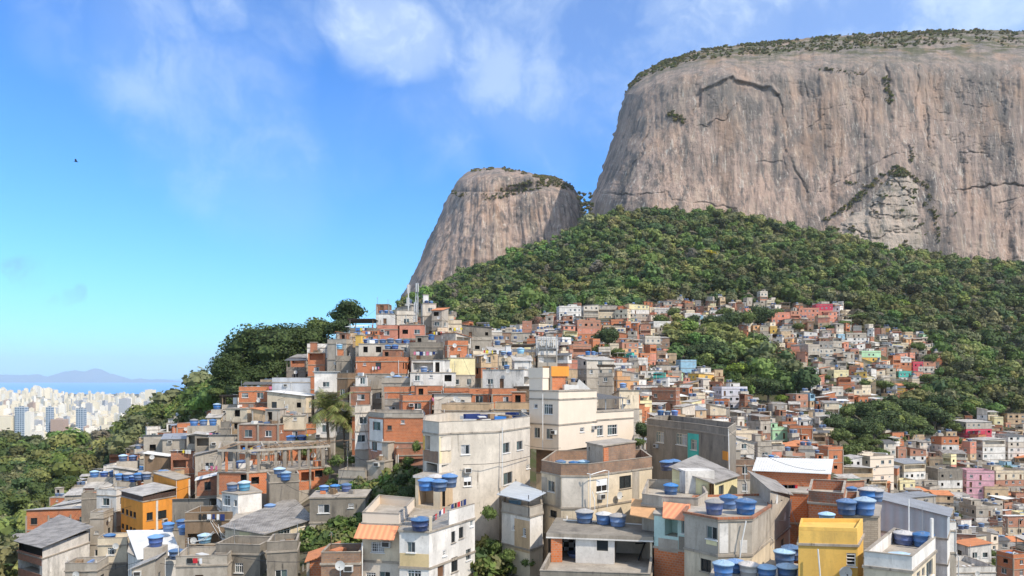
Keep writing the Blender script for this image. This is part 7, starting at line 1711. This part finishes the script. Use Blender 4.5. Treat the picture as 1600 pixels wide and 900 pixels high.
# ---------------------------------------------------------------- haze
def haze():
    m = bpy.data.materials.new('haze_air'); m.use_nodes = True; nt = m.node_tree; nt.nodes.clear(); out = nt.nodes.new('ShaderNodeOutputMaterial'); v = nt.nodes.new('ShaderNodeVolumePrincipled')
    v.inputs['Color'].default_value = (.90, .96, 1., 1); v.inputs['Density'].default_value = HAZE; v.inputs['Anisotropy'].default_value = .25; nt.links.new(v.outputs[0], out.inputs['Volume'])
    me = bpy.data.meshes.new('haze'); x, y0, y1, z0, z1 = 28000, -2000, 34000, -206, 900
    vs = [(a, b, c) for c in (z0, z1) for b in (y0, y1) for a in (-x, x)]
    me.from_pydata(vs, [], [(0, 2, 3, 1), (4, 5, 7, 6), (0, 1, 5, 4), (2, 6, 7, 3), (0, 4, 6, 2), (1, 3, 7, 5)]); me.materials.append(m); tag(link('haze', me), None, None, kind='stuff')
scene.cycles.volume_bounces = 2
HAZE = 4.0e-5
haze()
# ---------------------------------------------------------------- labels that single out
LM = [('the tall cream building', 910, 650), ('the bare grey block', 755, 690), ('the orange building', 235, 800), ('the unfinished frame', 430, 720), ('the tall palm', 512, 640), ('the hilltop masts', 645, 470),
 ('the flat-topped lime tree', 1158, 578), ('the pale blue house', 1074, 573), ('the lavender house', 1145, 622), ('the pink house', 1533, 758), ('the crimson house', 1526, 675), ('the mint house', 1328, 757), ('the turquoise panel', 1084, 700),
 ('the white-roofed brick house', 1238, 752), ('the yellow house', 1298, 855), ('the lone forest cottage', 1553, 571), ('the salmon forest-edge house', 1263, 492), ('the forest-edge white house', 889, 494), ('the antenna cluster', 854, 540),
 ('the pale green house', 1360, 557), ('the stepped cream house', 1370, 738), ('the huge dark tree', 415, 560), ('the dark glass tower', 34, 660), ('the tallest cream tower', 235, 615), ('the apricot house', 974, 600), ('the clay tiled house', 1527, 870), ('the white corner house', 680, 850), ('the white box house', 375, 785)]
ORD = ['nearest', 'second', 'third', 'fourth', 'fifth', 'sixth', 'seventh', 'eighth', 'ninth', 'tenth', 'eleventh', 'twelfth']+['thirteenth', 'fourteenth', 'fifteenth', 'sixteenth', 'seventeenth', 'eighteenth', 'nineteenth', 'twentieth']+['twenty-'+w for w in ('first', 'second', 'third', 'fourth', 'fifth', 'sixth', 'seventh', 'eighth', 'ninth')]+['thirtieth']+['thirty-'+w for w in ('first', 'second', 'third', 'fourth', 'fifth', 'sixth', 'seventh', 'eighth', 'ninth')]
keys = {}
for r_ in REG:
    o, desc, fam, (px, py), g = r_
    best = min(LM, key=lambda l: (l[1]-px)**2+1.2*(l[2]-py)**2); dx, dy = px-best[1], py-best[2]
    side = ('right of' if dx > 0 else 'left of') if abs(dx) >= abs(dy) else ('below' if dy > 0 else 'above')
    keys.setdefault((desc, best[0], side), []).append((dx*dx+dy*dy, o))
for (desc, lm, side), L in keys.items():
    L.sort(key=lambda q: q[0])
    for k, (d, o) in enumerate(L):
        o['label'] = f"{desc}, {side} {lm}" if len(L) == 1 else f"{desc}, {ORD[k] if k < 40 else 'far'} {side} {lm}"
labs = {}
for o in COL.objects:
    if o.parent is None and 'label' in o.keys():
        labs.setdefault(o['label'], []).append(o)
        if not 4 <= len(o['label'].split()) <= 16: print('WORDS', len(o['label'].split()), o['label'])
for k, v in labs.items():
    if len(v) > 1: print('DUP', len(v), k)
print('objects', len(COL.objects))
